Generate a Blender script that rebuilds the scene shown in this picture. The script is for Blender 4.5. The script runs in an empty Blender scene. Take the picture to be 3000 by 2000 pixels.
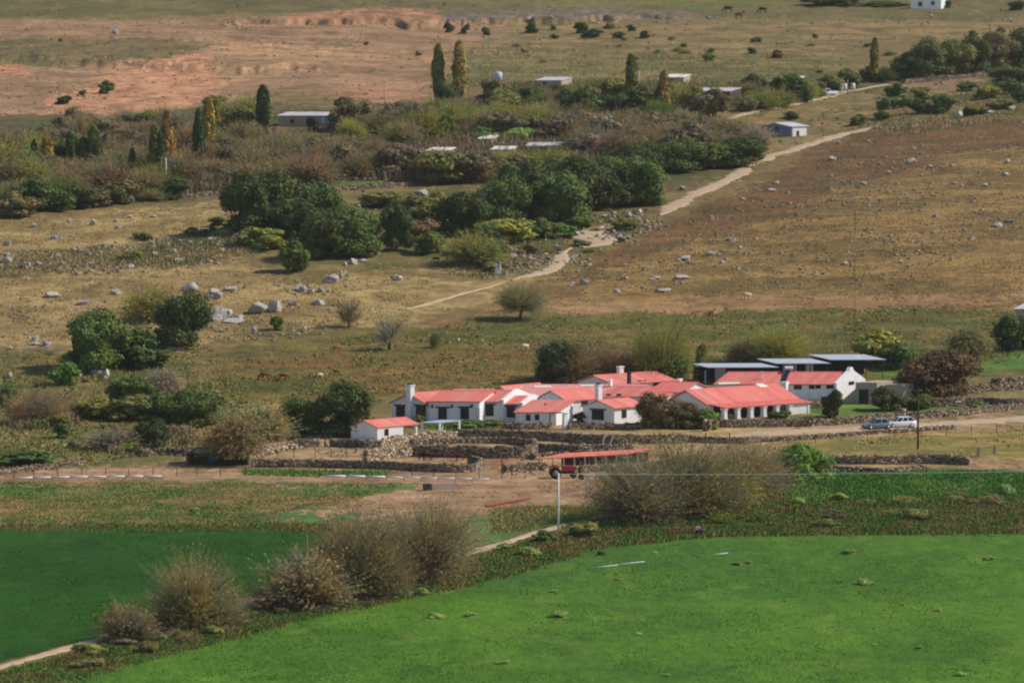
import bpy, bmesh, math, random
import numpy as np
from mathutils import Vector, Matrix
R = math.radians
random.seed(7)
rng = np.random.default_rng(11)
scene = bpy.context.scene
COL = scene.collection

# ---------------------------------------------------------------- camera
CAMH, PITCH, FPX = 73.6, 5.19, 14220.0
cam_d = bpy.data.cameras.new('camera')
cam_d.sensor_width = 36.0
cam_d.lens = FPX / 3000.0 * 36.0
cam_d.clip_start = 5.0
cam_d.clip_end = 20000.0
cam = bpy.data.objects.new('camera', cam_d)
COL.objects.link(cam)
cam.location = (0, 0, CAMH)
cam.rotation_euler = (R(90 - PITCH), 0, 0)
cam_d.dof.use_dof = True
cam_d.dof.focus_distance = 690.0
cam_d.dof.aperture_fstop = 0.42
scene.camera = cam

# ---------------------------------------------------------------- sky and sun
SUN_AZ, SUN_EL = 84.0, 41.0          # azimuth measured from +y (view direction) towards +x
w = bpy.data.worlds.new('World'); scene.world = w; w.use_nodes = True
nt = w.node_tree
sky = nt.nodes.new('ShaderNodeTexSky'); sky.sky_type = 'NISHITA'; sky.sun_disc = False
sky.sun_elevation = R(SUN_EL); sky.sun_rotation = R(SUN_AZ); sky.altitude = 2000
nt.links.new(sky.outputs[0], nt.nodes['Background'].inputs[0])
nt.nodes['Background'].inputs[1].default_value = 0.125
sl = bpy.data.lights.new('sun', 'SUN'); sl.energy = 4.6; sl.angle = R(0.53); sl.color = (1.0, 0.945, 0.86)
so = bpy.data.objects.new('sun', sl); COL.objects.link(so)
sdir = Vector((math.sin(R(SUN_AZ)) * math.cos(R(SUN_EL)), math.cos(R(SUN_AZ)) * math.cos(R(SUN_EL)), math.sin(R(SUN_EL))))
so.rotation_euler = sdir.to_track_quat('Z', 'Y').to_euler()
so.location = (0, 600, 300)
scene.view_settings.view_transform = 'Standard'
scene.view_settings.look = 'None'
scene.view_settings.exposure = 0.0
scene.view_settings.gamma = 1.0
scene.cycles.filter_width = 2.1
scene.cycles.max_bounces = 5
scene.cycles.transparent_max_bounces = 4

# ---------------------------------------------------------------- maths helpers
def lin(c):
    c = np.asarray(c, dtype=float) / 255.0
    return np.where(c <= 0.04045, c / 12.92, ((c + 0.055) / 1.055) ** 2.4)
def L4(c, k=1.0):
    v = lin(c) * k
    return (float(v[0]), float(v[1]), float(v[2]), 1.0)

def _h(ix, iy, s):
    n = (ix * 374761393 + iy * 668265263 + s * 1442695041) & 0xFFFFFFFF
    n = ((n ^ (n >> 13)) * 1274126177) & 0xFFFFFFFF
    return ((n ^ (n >> 16)) & 0xFFFF) / 65535.0
def vn(x, y, s=0):
    x = np.asarray(x, float); y = np.asarray(y, float)
    ix = np.floor(x).astype(np.int64); iy = np.floor(y).astype(np.int64)
    fx = x - ix; fy = y - iy
    fx = fx * fx * (3 - 2 * fx); fy = fy * fy * (3 - 2 * fy)
    a = _h(ix, iy, s); b = _h(ix + 1, iy, s); c = _h(ix, iy + 1, s); d = _h(ix + 1, iy + 1, s)
    return (a + (b - a) * fx) * (1 - fy) + (c + (d - c) * fx) * fy
def fbm(x, y, s=0, o=4, g=0.55):
    t = 0.0; a = 1.0; n = 0.0
    for k in range(o):
        t = t + a * vn(x, y, s + k * 17); n += a; a *= g; x = x * 2.03 + 5.3; y = y * 2.03 + 1.7
    return t / n
def sstep(a, b, x):
    t = np.clip((x - a) / (b - a), 0, 1); return t * t * (3 - 2 * t)

_py = np.array([0, 350, 450, 600, 690, 790, 900, 1093, 1250, 1500, 1900, 3000, 9000.])
_pz = np.array([-8, -3.5, -2.0, 0, 0.6, 6.3, 15, 27.6, 34, 44, 66, 230, 900.])
_ty = np.arange(0, 9001, 2.0); _tz = np.interp(_ty, _py, _pz)
_k = np.hanning(23); _k /= _k.sum()
_tz = np.convolve(np.pad(_tz, 11, mode='edge'), _k, mode='valid')
def Z(x, y):
    x = np.asarray(x, float); y = np.asarray(y, float)
    far = sstep(640, 800, y)
    z = np.interp(y, _ty, _tz)
    z = z + far * (fbm(x / 90., y / 90., 3, 3) - 0.5) * 3.0
    z = z + far * (fbm(x / 14., y / 20., 9, 3) - 0.5) * 0.9
    z = z + (fbm(x / 5., y / 5., 21, 2) - 0.5) * 0.16
    # spur of the right-hand slope
    xt = 18 + (y - 830) * 0.22
    z = z + 3.5 * sstep(-10, 60, x - xt) * sstep(780, 930, y) * (1 - sstep(1080, 1250, y))
    # eroded terrace edges in the back
    g = fbm(x / 9., y / 60., 31, 3) - 0.5 + 0.30 * (fbm(x / 2.2, y / 40., 37, 2) - 0.5)
    c1 = 1375 + 14 * np.sin(x / 40.) + g * 34
    m1 = sstep(-95, -60, x) * (1 - sstep(20, 70, x))
    z = z + m1 * (1.7 * sstep(0, 7, y - c1) - 1.7 * sstep(10, 110, y - c1))
    c2 = 1190 - 0.55 * (x + 60) + g * 45
    m2 = sstep(-150, -115, x) * (1 - sstep(-55, -30, x))
    z = z + m2 * (1.3 * sstep(0, 16, y - c2) - 1.3 * sstep(30, 130, y - c2))
    return z

cp, sp = math.cos(R(PITCH)), math.sin(R(PITCH))
def proj(x, y, z):
    dz = z - CAMH
    f = y * cp - dz * sp; u = y * sp + dz * cp
    return 1500 + FPX * x / f, 1000 - FPX * u / f
def ray(px, py):
    a = (px - 1500) / FPX; b = (1000 - py) / FPX
    return Vector((a, cp + b * sp, -sp + b * cp))
_Y = np.arange(360, 2600, 1.0)
def at(px, py):
    d = ray(px, py); d = d / d.y
    y = _Y; h = CAMH + d.z * y - Z(d.x * y, y)
    i = int(np.argmax(h <= 0))
    if i == 0: i = len(y) - 1
    t = h[i - 1] / (h[i - 1] - h[i] + 1e-9)
    yy = y[i - 1] + t
    return Vector((d.x * yy, yy, float(Z(d.x * yy, yy))))
def V(px, py, Y):
    d = ray(px, py); d = d / d.y
    return Vector((d.x * Y, Y, CAMH + d.z * Y))
def gz(x, y): return float(Z(x, y))
def ppm(P): return FPX / (P.y * cp - (P.z - CAMH) * sp)     # photograph pixels per metre at P

# ---------------------------------------------------------------- object helpers
def tag(o, label=None, cat=None, group=None, kind=None):
    if label: o['label'] = label
    if cat: o['category'] = cat
    if group: o['group'] = group
    if kind: o['kind'] = kind
    return o
def empty(name, loc, rz=0.0):
    o = bpy.data.objects.new(name, None); COL.objects.link(o)
    o.location = loc; o.rotation_euler = (0, 0, rz); o.empty_display_size = 0.3
    return o
def mesh_np(name, verts, faces, mat=None, col=None, smooth=False):
    """verts (n,3); faces (m,k) all the same k"""
    me = bpy.data.meshes.new(name)
    verts = np.ascontiguousarray(verts, dtype=np.float32); faces = np.ascontiguousarray(faces, dtype=np.int32)
    m, k = faces.shape
    me.vertices.add(len(verts)); me.vertices.foreach_set('co', verts.ravel())
    me.loops.add(m * k); me.loops.foreach_set('vertex_index', faces.ravel())
    me.polygons.add(m)
    me.polygons.foreach_set('loop_start', np.arange(0, m * k, k, dtype=np.int32))
    me.polygons.foreach_set('loop_total', np.full(m, k, dtype=np.int32))
    if smooth: me.polygons.foreach_set('use_smooth', np.ones(m, dtype=bool))
    me.update(calc_edges=True)
    if col is not None:
        a = me.color_attributes.new('Col', 'FLOAT_COLOR', 'POINT')
        c = np.ones((len(verts), 4), dtype=np.float32); c[:, :3] = col
        a.data.foreach_set('color', c.ravel())
    if mat: me.materials.append(mat)
    return me
def link(name, me, parent=None, loc=None):
    o = bpy.data.objects.new(name, me); COL.objects.link(o)
    if parent is not None: o.parent = parent
    if loc is not None: o.location = loc
    return o
class MB:
    """collects simple solids, then builds ONE mesh object"""
    def __init__(s): s.v = []; s.f = []
    def add(s, vs, fs):
        n = len(s.v); s.v += [tuple(v) for v in vs]; s.f += [tuple(i + n for i in f) for f in fs]; return s
    def hexa(s, a, b):            # a: four bottom points (ccw), b: four top points
        return s.add(list(a) + list(b), [(3, 2, 1, 0), (4, 5, 6, 7), (0, 1, 5, 4), (1, 2, 6, 5), (2, 3, 7, 6), (3, 0, 4, 7)])
    def box(s, x0, x1, y0, y1, z0, z1):
        return s.hexa([(x0, y0, z0), (x1, y0, z0), (x1, y1, z0), (x0, y1, z0)], [(x0, y0, z1), (x1, y0, z1), (x1, y1, z1), (x0, y1, z1)])
    def tube(s, p, q, r0, r1=None, n=6):
        r1 = r0 if r1 is None else r1
        p = Vector(p); q = Vector(q); d = (q - p).normalized()
        a = d.orthogonal().normalized(); b = d.cross(a)
        vs = []
        for c, r in ((p, r0), (q, r1)):
            for k in range(n):
                t = 2 * math.pi * k / n; vs.append(c + a * math.cos(t) * r + b * math.sin(t) * r)
        fs = [(k, (k + 1) % n, n + (k + 1) % n, n + k) for k in range(n)]
        fs += [tuple(range(n - 1, -1, -1)), tuple(range(n, 2 * n))]
        return s.add(vs, fs)
    def lathe(s, prof, n=14, c=(0, 0, 0), axis='z'):
        vs = []
        for r, h in prof:
            for k in range(n):
                t = 2 * math.pi * k / n
                p = (r * math.cos(t), r * math.sin(t), h)
                if axis == 'y': p = (p[0], p[2], p[1])
                if axis == 'x': p = (p[2], p[0], p[1])
                vs.append((p[0] + c[0], p[1] + c[1], p[2] + c[2]))
        fs = []
        for i in range(len(prof) - 1):
            for k in range(n):
                fs.append((i * n + k, i * n + (k + 1) % n, (i + 1) * n + (k + 1) % n, (i + 1) * n + k))
        fs += [tuple(range(n - 1, -1, -1)), tuple((len(prof) - 1) * n + k for k in range(n))]
        return s.add(vs, fs)
    def mesh(s, name, mat, smooth=False):
        me = bpy.data.meshes.new(name); me.from_pydata(s.v, [], s.f)
        bm = bmesh.new(); bm.from_mesh(me); bmesh.ops.recalc_face_normals(bm, faces=bm.faces); bm.to_mesh(me); bm.free()
        if smooth:
            for p in me.polygons: p.use_smooth = True
        me.materials.append(mat); me.update()
        return me
    def build(s, name, mat, parent=None, smooth=False):
        return link(name, s.mesh(name, mat, smooth), parent)

# ---------------------------------------------------------------- materials
def new_mat(name):
    m = bpy.data.materials.new(name); m.use_nodes = True
    return m, m.node_tree, m.node_tree.nodes['Principled BSDF']
def mat_plain(name, c, rough=0.8, var=0.15, scale=1.2, metal=0.0, k=1.0, stretch=(1, 1, 1), bump=0.0):
    """colour with procedural mottling"""
    m, t, b = new_mat(name)
    tc = t.nodes.new('ShaderNodeTexCoord'); mp = t.nodes.new('ShaderNodeMapping'); mp.inputs['Scale'].default_value = stretch
    n = t.nodes.new('ShaderNodeTexNoise'); n.inputs['Scale'].default_value = scale; n.inputs['Detail'].default_value = 6; n.inputs['Roughness'].default_value = 0.65
    r = t.nodes.new('ShaderNodeMapRange'); r.inputs[1].default_value = 0.3; r.inputs[2].default_value = 0.7
    r.inputs[3].default_value = 1 - var; r.inputs[4].default_value = 1 + var * 0.6
    mx = t.nodes.new('ShaderNodeVectorMath'); mx.operation = 'SCALE'; mx.inputs[0].default_value = L4(c, k)[:3]
    t.links.new(tc.outputs['Object'], mp.inputs[0]); t.links.new(mp.outputs[0], n.inputs['Vector'])
    t.links.new(n.outputs[0], r.inputs[0]); t.links.new(r.outputs[0], mx.inputs['Scale']); t.links.new(mx.outputs[0], b.inputs['Base Color'])
    b.inputs['Roughness'].default_value = rough; b.inputs['Metallic'].default_value = metal
    if bump:
        bp = t.nodes.new('ShaderNodeBump'); bp.inputs['Strength'].default_value = bump; bp.inputs['Distance'].default_value = 0.1
        t.links.new(n.outputs[0], bp.inputs['Height']); t.links.new(bp.outputs[0], b.inputs['Normal'])
    return m
def mat_attr(name, rough=0.9, var=0.3, scales=(0.9, 4.0), bump=0.35, zs=1.0):
    """colour stored on the vertices (the thing's own colour), varied by procedural noise, with bump"""
    m, t, b = new_mat(name)
    at_ = t.nodes.new('ShaderNodeAttribute'); at_.attribute_name = 'Col'
    tc = t.nodes.new('ShaderNodeTexCoord')
    n1 = t.nodes.new('ShaderNodeTexNoise'); n1.inputs['Scale'].default_value = scales[0]; n1.inputs['Detail'].default_value = 8; n1.inputs['Roughness'].default_value = 0.7
    n2 = t.nodes.new('ShaderNodeTexNoise'); n2.inputs['Scale'].default_value = scales[1]; n2.inputs['Detail'].default_value = 4; n2.inputs['Roughness'].default_value = 0.7
    t.links.new(tc.outputs['Object'], n1.inputs['Vector']); t.links.new(tc.outputs['Object'], n2.inputs['Vector'])
    ad = t.nodes.new('ShaderNodeMath'); ad.operation = 'ADD'; t.links.new(n1.outputs[0], ad.inputs[0]); t.links.new(n2.outputs[0], ad.inputs[1])
    r = t.nodes.new('ShaderNodeMapRange'); r.inputs[1].default_value = 0.65; r.inputs[2].default_value = 1.35
    r.inputs[3].default_value = 1 - var; r.inputs[4].default_value = 1 + var
    mx = t.nodes.new('ShaderNodeVectorMath'); mx.operation = 'SCALE'
    t.links.new(ad.outputs[0], r.inputs[0]); t.links.new(at_.outputs['Color'], mx.inputs[0]); t.links.new(r.outputs[0], mx.inputs['Scale'])
    t.links.new(mx.outputs[0], b.inputs['Base Color'])
    b.inputs['Roughness'].default_value = rough; b.inputs['Specular IOR Level'].default_value = 0.15
    bp = t.nodes.new('ShaderNodeBump'); bp.inputs['Strength'].default_value = bump; bp.inputs['Distance'].default_value = 0.5
    t.links.new(ad.outputs[0], bp.inputs['Height']); t.links.new(bp.outputs[0], b.inputs['Normal'])
    return m
def mat_leaf(name, var=0.45, scale=0.55, trans=0.25, rough=0.65):
    """leaf colour comes from the object's own colour, varied clump by clump"""
    m, t, b = new_mat(name)
    oi = t.nodes.new('ShaderNodeObjectInfo'); g = t.nodes.new('ShaderNodeNewGeometry')
    n = t.nodes.new('ShaderNodeTexNoise'); n.inputs['Scale'].default_value = scale; n.inputs['Detail'].default_value = 5; n.inputs['Roughness'].default_value = 0.7
    t.links.new(g.outputs['Position'], n.inputs['Vector'])
    wn = t.nodes.new('ShaderNodeMapRange'); wn.inputs[1].default_value = 0; wn.inputs[2].default_value = 1; wn.inputs[3].default_value = 0.72; wn.inputs[4].default_value = 1.3
    t.links.new(g.outputs['Random Per Island'], wn.inputs[0])
    r = t.nodes.new('ShaderNodeMapRange'); r.inputs[1].default_value = 0.3; r.inputs[2].default_value = 0.7; r.inputs[3].default_value = 1 - var; r.inputs[4].default_value = 1 + var
    mu = t.nodes.new('ShaderNodeMath'); mu.operation = 'MULTIPLY'
    t.links.new(n.outputs[0], r.inputs[0]); t.links.new(r.outputs[0], mu.inputs[0]); t.links.new(wn.outputs[0], mu.inputs[1])
    n3 = t.nodes.new('ShaderNodeTexNoise'); n3.inputs['Scale'].default_value = 0.28; n3.inputs['Detail'].default_value = 4; t.links.new(g.outputs['Position'], n3.inputs['Vector'])
    r3 = t.nodes.new('ShaderNodeMapRange'); r3.inputs[1].default_value = 0.38; r3.inputs[2].default_value = 0.62; t.links.new(n3.outputs[0], r3.inputs[0])
    hm = t.nodes.new('ShaderNodeMix'); hm.data_type = 'VECTOR'; hm.inputs[4].default_value = (0.86, 0.96, 1.0); hm.inputs[5].default_value = (1.30, 1.10, 0.82); t.links.new(r3.outputs[0], hm.inputs[0])
    vm = t.nodes.new('ShaderNodeVectorMath'); vm.operation = 'MULTIPLY'; t.links.new(oi.outputs['Color'], vm.inputs[0]); t.links.new(hm.outputs[1], vm.inputs[1])
    mx = t.nodes.new('ShaderNodeVectorMath'); mx.operation = 'SCALE'
    t.links.new(vm.outputs[0], mx.inputs[0]); t.links.new(mu.outputs[0], mx.inputs['Scale'])
    t.links.new(mx.outputs[0], b.inputs['Base Color']); b.inputs['Roughness'].default_value = rough; b.inputs['Specular IOR Level'].default_value = 0.2
    if trans:
        tr = t.nodes.new('ShaderNodeBsdfTranslucent'); t.links.new(mx.outputs[0], tr.inputs[0])
        ms = t.nodes.new('ShaderNodeMixShader'); ms.inputs[0].default_value = trans
        t.links.new(b.outputs[0], ms.inputs[1]); t.links.new(tr.outputs[0], ms.inputs[2])
        t.links.new(ms.outputs[0], t.nodes['Material Output'].inputs[0])
    return m
M_GROUND = mat_attr('ground_soil_grass', var=0.34, scales=(0.55, 2.6), bump=0.5)
M_FIELD = mat_attr('alfalfa', var=0.22, scales=(0.9, 3.5), bump=0.6)
M_STONE = mat_attr('dry_stone', var=0.35, scales=(1.5, 6.0), bump=0.4)
M_ROCK = mat_attr('granite', var=0.35, scales=(1.2, 5.0), bump=0.6)
M_GRASS = mat_attr('grass_tufts', var=0.2, scales=(1.0, 5.0), bump=0.0)
M_TRACK = mat_plain('track_dust', (184, 156, 124), 0.95, 0.22, 0.8, bump=0.3)
M_LEAF = mat_leaf('leaves')
M_TWIG = mat_leaf('twigs', var=0.3, trans=0.35, rough=0.8)
M_BARK = mat_plain('bark', (92, 78, 62), 0.9, 0.3, 3.0)
M_BARKD = mat_plain('dark_bark', (58, 48, 38), 0.9, 0.3, 3.0)
M_WHITE = mat_plain('whitewash', (238, 235, 231), 0.85, 0.14, 1.3)
M_ROOFA = mat_attr('red_roof_sheets', rough=0.7, var=0.13, scales=(0.5, 2.5), bump=0.05)
M_ROOF = mat_plain('red_roof_paint', (214, 108, 94), 0.7, 0.24, 0.9, stretch=(1, 1, 2))
M_ROOFP = mat_plain('faded_red_roof_paint', (226, 144, 134), 0.6, 0.13, 0.9)
M_SHEET = mat_plain('galvanised_sheet', (186, 192, 198), 0.55, 0.14, 0.8, metal=0.1)
M_WHSHEET = mat_plain('skylight_sheet', (235, 228, 210), 0.5, 0.06, 2)
M_CONC = mat_plain('grey_render', (176, 158, 138), 0.9, 0.18, 1.5)
M_WOOD = mat_plain('dark_wood', (74, 58, 46), 0.85, 0.3, 3)
M_PALEWOOD = mat_plain('weathered_wood', (150, 136, 118), 0.85, 0.25, 3)
M_DARK = mat_plain('dark_steel', (38, 40, 42), 0.6, 0.2, 3)
M_GLASS = mat_plain('window_glass', (34, 38, 42), 0.12, 0.2, 2)
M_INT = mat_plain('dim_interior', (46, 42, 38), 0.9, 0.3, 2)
M_RED = mat_plain('red_machine_paint', (182, 64, 44), 0.5, 0.2, 3)
M_RUST = mat_plain('rusty_red_steel', (158, 70, 52), 0.8, 0.35, 3)
M_TYRE = mat_plain('tyre_rubber', (26, 26, 27), 0.9, 0.2, 5)
M_BLUE = mat_plain('blue_plastic', (38, 78, 150), 0.5, 0.15, 2)
M_PIPE = mat_plain('white_pipe', (215, 212, 208), 0.5, 0.12, 1.0)
M_PINKBR = mat_plain('bare_brick', (196, 130, 100), 0.9, 0.2, 2)
# ---------------------------------------------------------------- the ground: colours by zone (natural colours of soil, grass and crop)
def in_poly(px, py, poly):
    px = np.asarray(px); ins = np.zeros(px.shape, bool)
    xs = [p[0] for p in poly]; ys = [p[1] for p in poly]
    j = len(poly) - 1
    for i in range(len(poly)):
        if ys[i] != ys[j]:
            c = ((ys[i] > py) != (ys[j] > py)) & (px < (xs[j] - xs[i]) * (py - ys[i]) / (ys[j] - ys[i]) + xs[i])
            ins ^= c
        j = i
    return ins
FIELD_R = [(150, 2012), (300, 1965), (600, 1895), (900, 1812), (1250, 1740), (1480, 1690), (1620, 1645), (1750, 1606), (1950, 1582), (2100, 1570), (2500, 1566), (3000, 1562), (3400, 1560), (3500, 2300), (-300, 2300), (-200, 2100)]
FIELD_L = [(-500, 1552), (930, 1548), (975, 1600), (920, 1700), (740, 1735), (480, 1795), (300, 1850), (0, 1938), (-500, 2080)]
# polygon, colour A, colour B, noise size in metres (x, y), seed
ZONES = [
 ([(-900, -200), (3900, -200), (3900, 62), (1500, 50), (850, 40), (-900, 70)], (124, 110, 72), (104, 96, 60), (14, 30), 1),
 ([(1700, -200), (2350, -200), (2330, 20), (2050, 28), (1850, 12)], (104, 106, 58), (122, 112, 66), (10, 20), 2),
 ([(-900, 62), (700, 52), (1450, 48), (1530, 120), (1420, 160), (1300, 300), (1000, 295), (850, 262), (650, 300), (420, 345), (-900, 345)], (172, 134, 106), (146, 114, 86), (12, 12), 3),
 ([(-900, 118), (300, 112), (620, 122), (560, 168), (330, 175), (200, 200), (-900, 185)], (110, 98, 66), (134, 112, 78), (7, 10), 4),
 ([(-900, 192), (85, 192), (90, 214), (0, 228), (-900, 225)], (200, 142, 110), (176, 128, 96), (4, 8), 5),
 ([(330, 188), (520, 165), (640, 138), (830, 145), (820, 175), (700, 230), (560, 300), (420, 334), (150, 334), (140, 285), (250, 262), (300, 230)], (210, 152, 118), (178, 130, 102), (4, 6), 6),
 ([(600, 132), (760, 128), (1060, 142), (1290, 165), (1300, 185), (1150, 182), (1030, 180), (800, 215), (640, 240)], (196, 148, 114), (158, 126, 96), (7, 6), 7),
 ([(740, 118), (1060, 132), (1060, 139), (760, 128)], (96, 84, 60), (120, 100, 74), (4, 3), 44),
 ([(830, 72), (850, 48), (960, 34), (1100, 24), (1270, 24), (1290, 56), (1150, 66)], (190, 134, 106), (140, 104, 80), (3, 8), 8),
 ([(1270, 40), (1500, 36), (1720, 30), (2000, 34), (2060, 56), (1700, 58), (1300, 62)], (134, 116, 104), (106, 92, 80), (3, 6), 9),
 ([(1000, 255), (1300, 262), (1310, 300), (1250, 325), (1090, 300)], (192, 138, 112), (158, 122, 92), (4, 7), 10),
 ([(1520, 62), (3900, 62), (3900, 150), (2650, 110), (2400, 165), (2200, 180), (1500, 180), (1350, 140)], (152, 126, 88), (120, 104, 68), (10, 8), 11),
 ([(1350, 160), (2000, 150), (2500, 160), (2450, 220), (1900, 250), (1300, 250)], (138, 120, 80), (108, 100, 62), (9, 10), 12),
 ([(-900, 330), (300, 340), (700, 300), (1250, 318), (1500, 262), (2000, 255), (2300, 225), (2700, 205), (3900, 150), (3900, 262), (2500, 305), (2230, 350), (2260, 470), (1950, 560), (1700, 620), (900, 620), (700, 575), (-900, 660)], (110, 94, 66), (84, 86, 50), (7, 16), 13),
 ([(900, 515), (1210, 500), (1215, 545), (880, 562)], (112, 128, 66), (92, 108, 56), (8, 8), 14),
 ([(2000, 330), (2230, 300), (2600, 262), (2520, 360), (2350, 430), (2150, 500), (2050, 480)], (148, 124, 84), (120, 106, 66), (7, 10), 15),
 ([(2600, 235), (2900, 215), (2850, 270), (2600, 268)], (160, 126, 100), (130, 108, 80), (4, 6), 16),
 ([(-900, 665), (0, 650), (350, 615), (700, 588), (740, 600), (700, 760), (900, 850), (1000, 800), (1400, 770), (1620, 820), (1350, 900), (1180, 950), (800, 965), (600, 1005), (-900, 1040)], (176, 148, 102), (146, 120, 80), (10, 8), 17),
 ([(-900, 780), (0, 770), (400, 700), (760, 690), (740, 740), (400, 770), (0, 820), (-900, 830)], (138, 116, 84), (112, 98, 68), (4, 6), 18),
 ([(760, 560), (1500, 540), (1900, 640), (1750, 780), (1500, 820), (1300, 790), (800, 790)], (132, 114, 72), (100, 98, 58), (6, 9), 19),
 ([(1300, 960), (1500, 850), (1800, 740), (1950, 650), (2150, 565), (2500, 392), (2700, 350), (3900, 330), (3900, 900), (1500, 925)], (156, 124, 78), (124, 102, 62), (18, 7), 20),
 ([(1560, 850), (1950, 650), (2150, 565), (2500, 392), (2700, 352), (3900, 332), (3900, 430), (2850, 440), (2400, 570), (2250, 640), (2000, 720), (1800, 780)], (126, 92, 60), (106, 84, 54), (14, 6), 21),
 ([(1250, 935), (1700, 882), (2300, 866), (3900, 850), (3900, 880), (2500, 905), (1700, 930), (1200, 962)], (168, 132, 94), (138, 106, 72), (20, 5), 23),
 ([(560, 1045), (760, 985), (1180, 958), (1600, 928), (3900, 885), (3900, 1090), (2100, 1120), (1100, 1190), (700, 1190)], (130, 110, 62), (90, 94, 46), (14, 5), 24),
 ([(900, 1110), (1500, 1060), (2050, 1040), (1500, 1110), (1050, 1160)], (146, 112, 64), (112, 100, 54), (16, 4), 45),
 ([(1300, 930), (2900, 900), (2900, 935), (1500, 960)], (112, 104, 52), (92, 94, 46), (16, 4), 46),
 ([(600, 1060), (1100, 1040), (1800, 985), (1750, 1010), (1200, 1062), (700, 1085)], (138, 100, 58), (116, 98, 56), (18, 5), 25),
 ([(-900, 1040), (0, 1035), (600, 1010), (700, 1190), (830, 1290), (400, 1360), (-900, 1400)], (132, 114, 72), (96, 96, 54), (7, 7), 26),
 ([(470, 1245), (700, 1240), (720, 1290), (500, 1300)], (164, 118, 82), (140, 116, 74), (4, 4), 27),
 ([(690, 1285), (1100, 1275), (1450, 1250), (2000, 1240), (3900, 1190), (3900, 1300), (1850, 1400), (700, 1400)], (172, 142, 108), (148, 120, 88), (5, 5), 28),
 ([(1200, 1336), (1560, 1340), (1560, 1366), (1200, 1352)], (154, 112, 86), (140, 104, 80), (4, 4), 29),
 ([(1640, 1252), (2010, 1250), (2150, 1262), (2000, 1272), (1650, 1262)], (180, 150, 96), (150, 132, 80), (4, 3), 30),
 ([(2330, 1176), (2500, 1188), (3900, 1160), (3900, 1190), (2900, 1205), (2600, 1218), (2330, 1228)], (92, 128, 58), (112, 134, 66), (4, 4), 31),
 ([(2560, 1085), (2850, 1050), (3000, 1010), (3900, 900), (3900, 1060), (2850, 1092), (2560, 1100)], (80, 120, 52), (98, 124, 60), (6, 6), 32),
 ([(2650, 1130), (3900, 1120), (3900, 1175), (2650, 1165)], (160, 134, 98), (130, 118, 76), (5, 4), 36),
 ([(2180, 1296), (2600, 1276), (3900, 1200), (3900, 1322), (2850, 1348), (2180, 1336)], (156, 126, 78), (122, 114, 60), (8, 4), 33),
 ([(2780, 1372), (2900, 1358), (3900, 1300), (3900, 1372), (2780, 1392)], (178, 138, 108), (150, 122, 88), (5, 3), 34),
 ([(-900, 1375), (500, 1370), (1400, 1384), (1790, 1384), (1790, 1480), (1700, 1500), (1450, 1510), (1200, 1510), (740, 1530), (-900, 1420)], (170, 134, 108), (148, 116, 90), (6, 4), 35),
 ([(-900, 1400), (400, 1412), (1230, 1414), (1190, 1440), (1000, 1474), (720, 1522), (1060, 1500), (1000, 1548), (-900, 1560)], (78, 106, 50), (142, 112, 74), (20, 3), 37),
 ([(800, 1540), (900, 1505), (1050, 1486), (1060, 1512), (920, 1545)], (66, 108, 54), (84, 112, 58), (5, 3), 38),
 ([(-500, 1530), (900, 1528), (960, 1556), (-500, 1556)], (136, 112, 76), (98, 100, 56), (10, 3), 39),
 ([(1400, 1512), (1480, 1495), (1780, 1470), (1800, 1530), (1600, 1570), (1350, 1640), (1150, 1660)], (84, 114, 58), (136, 116, 78), (6, 4), 40),
 ([(-900, 2150), (0, 1945), (300, 1856), (480, 1800), (740, 1740), (960, 1690), (1350, 1612), (1780, 1505), (1850, 1440), (2300, 1385), (3900, 1372), (3900, 1620), (2100, 1590), (1750, 1620), (1500, 1710), (900, 1840), (300, 1990), (0, 2080)], (86, 106, 50), (112, 92, 56), (4, 4), 41),
 ([(2250, 1400), (2700, 1385), (3900, 1390), (3900, 1450), (2300, 1470)], (64, 112, 46), (86, 110, 50), (5, 4), 42),
 ([(2000, 1500), (3900, 1480), (3900, 1560), (2000, 1572)], (110, 92, 56), (84, 96, 48), (5, 4), 43),
]
T_ = np.concatenate([np.linspace(-0.7, -0.135, 26)[:-1], np.linspace(-0.135, 0.135, 1000), np.linspace(0.135, 0.7, 26)[1:]])
Y_ = np.concatenate([np.linspace(60, 400, 60)[:-1], 400 * (1700 / 400.) ** (np.linspace(0, 1, 1000)), np.geomspace(1700, 8500, 60)[1:]])
NX, NY = len(T_), len(Y_)
GY = np.repeat(Y_[:, None], NX, 1); GX = GY * T_[None, :]
GZ = Z(GX, GY)
PX, PY = proj(GX, GY, GZ)
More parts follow.
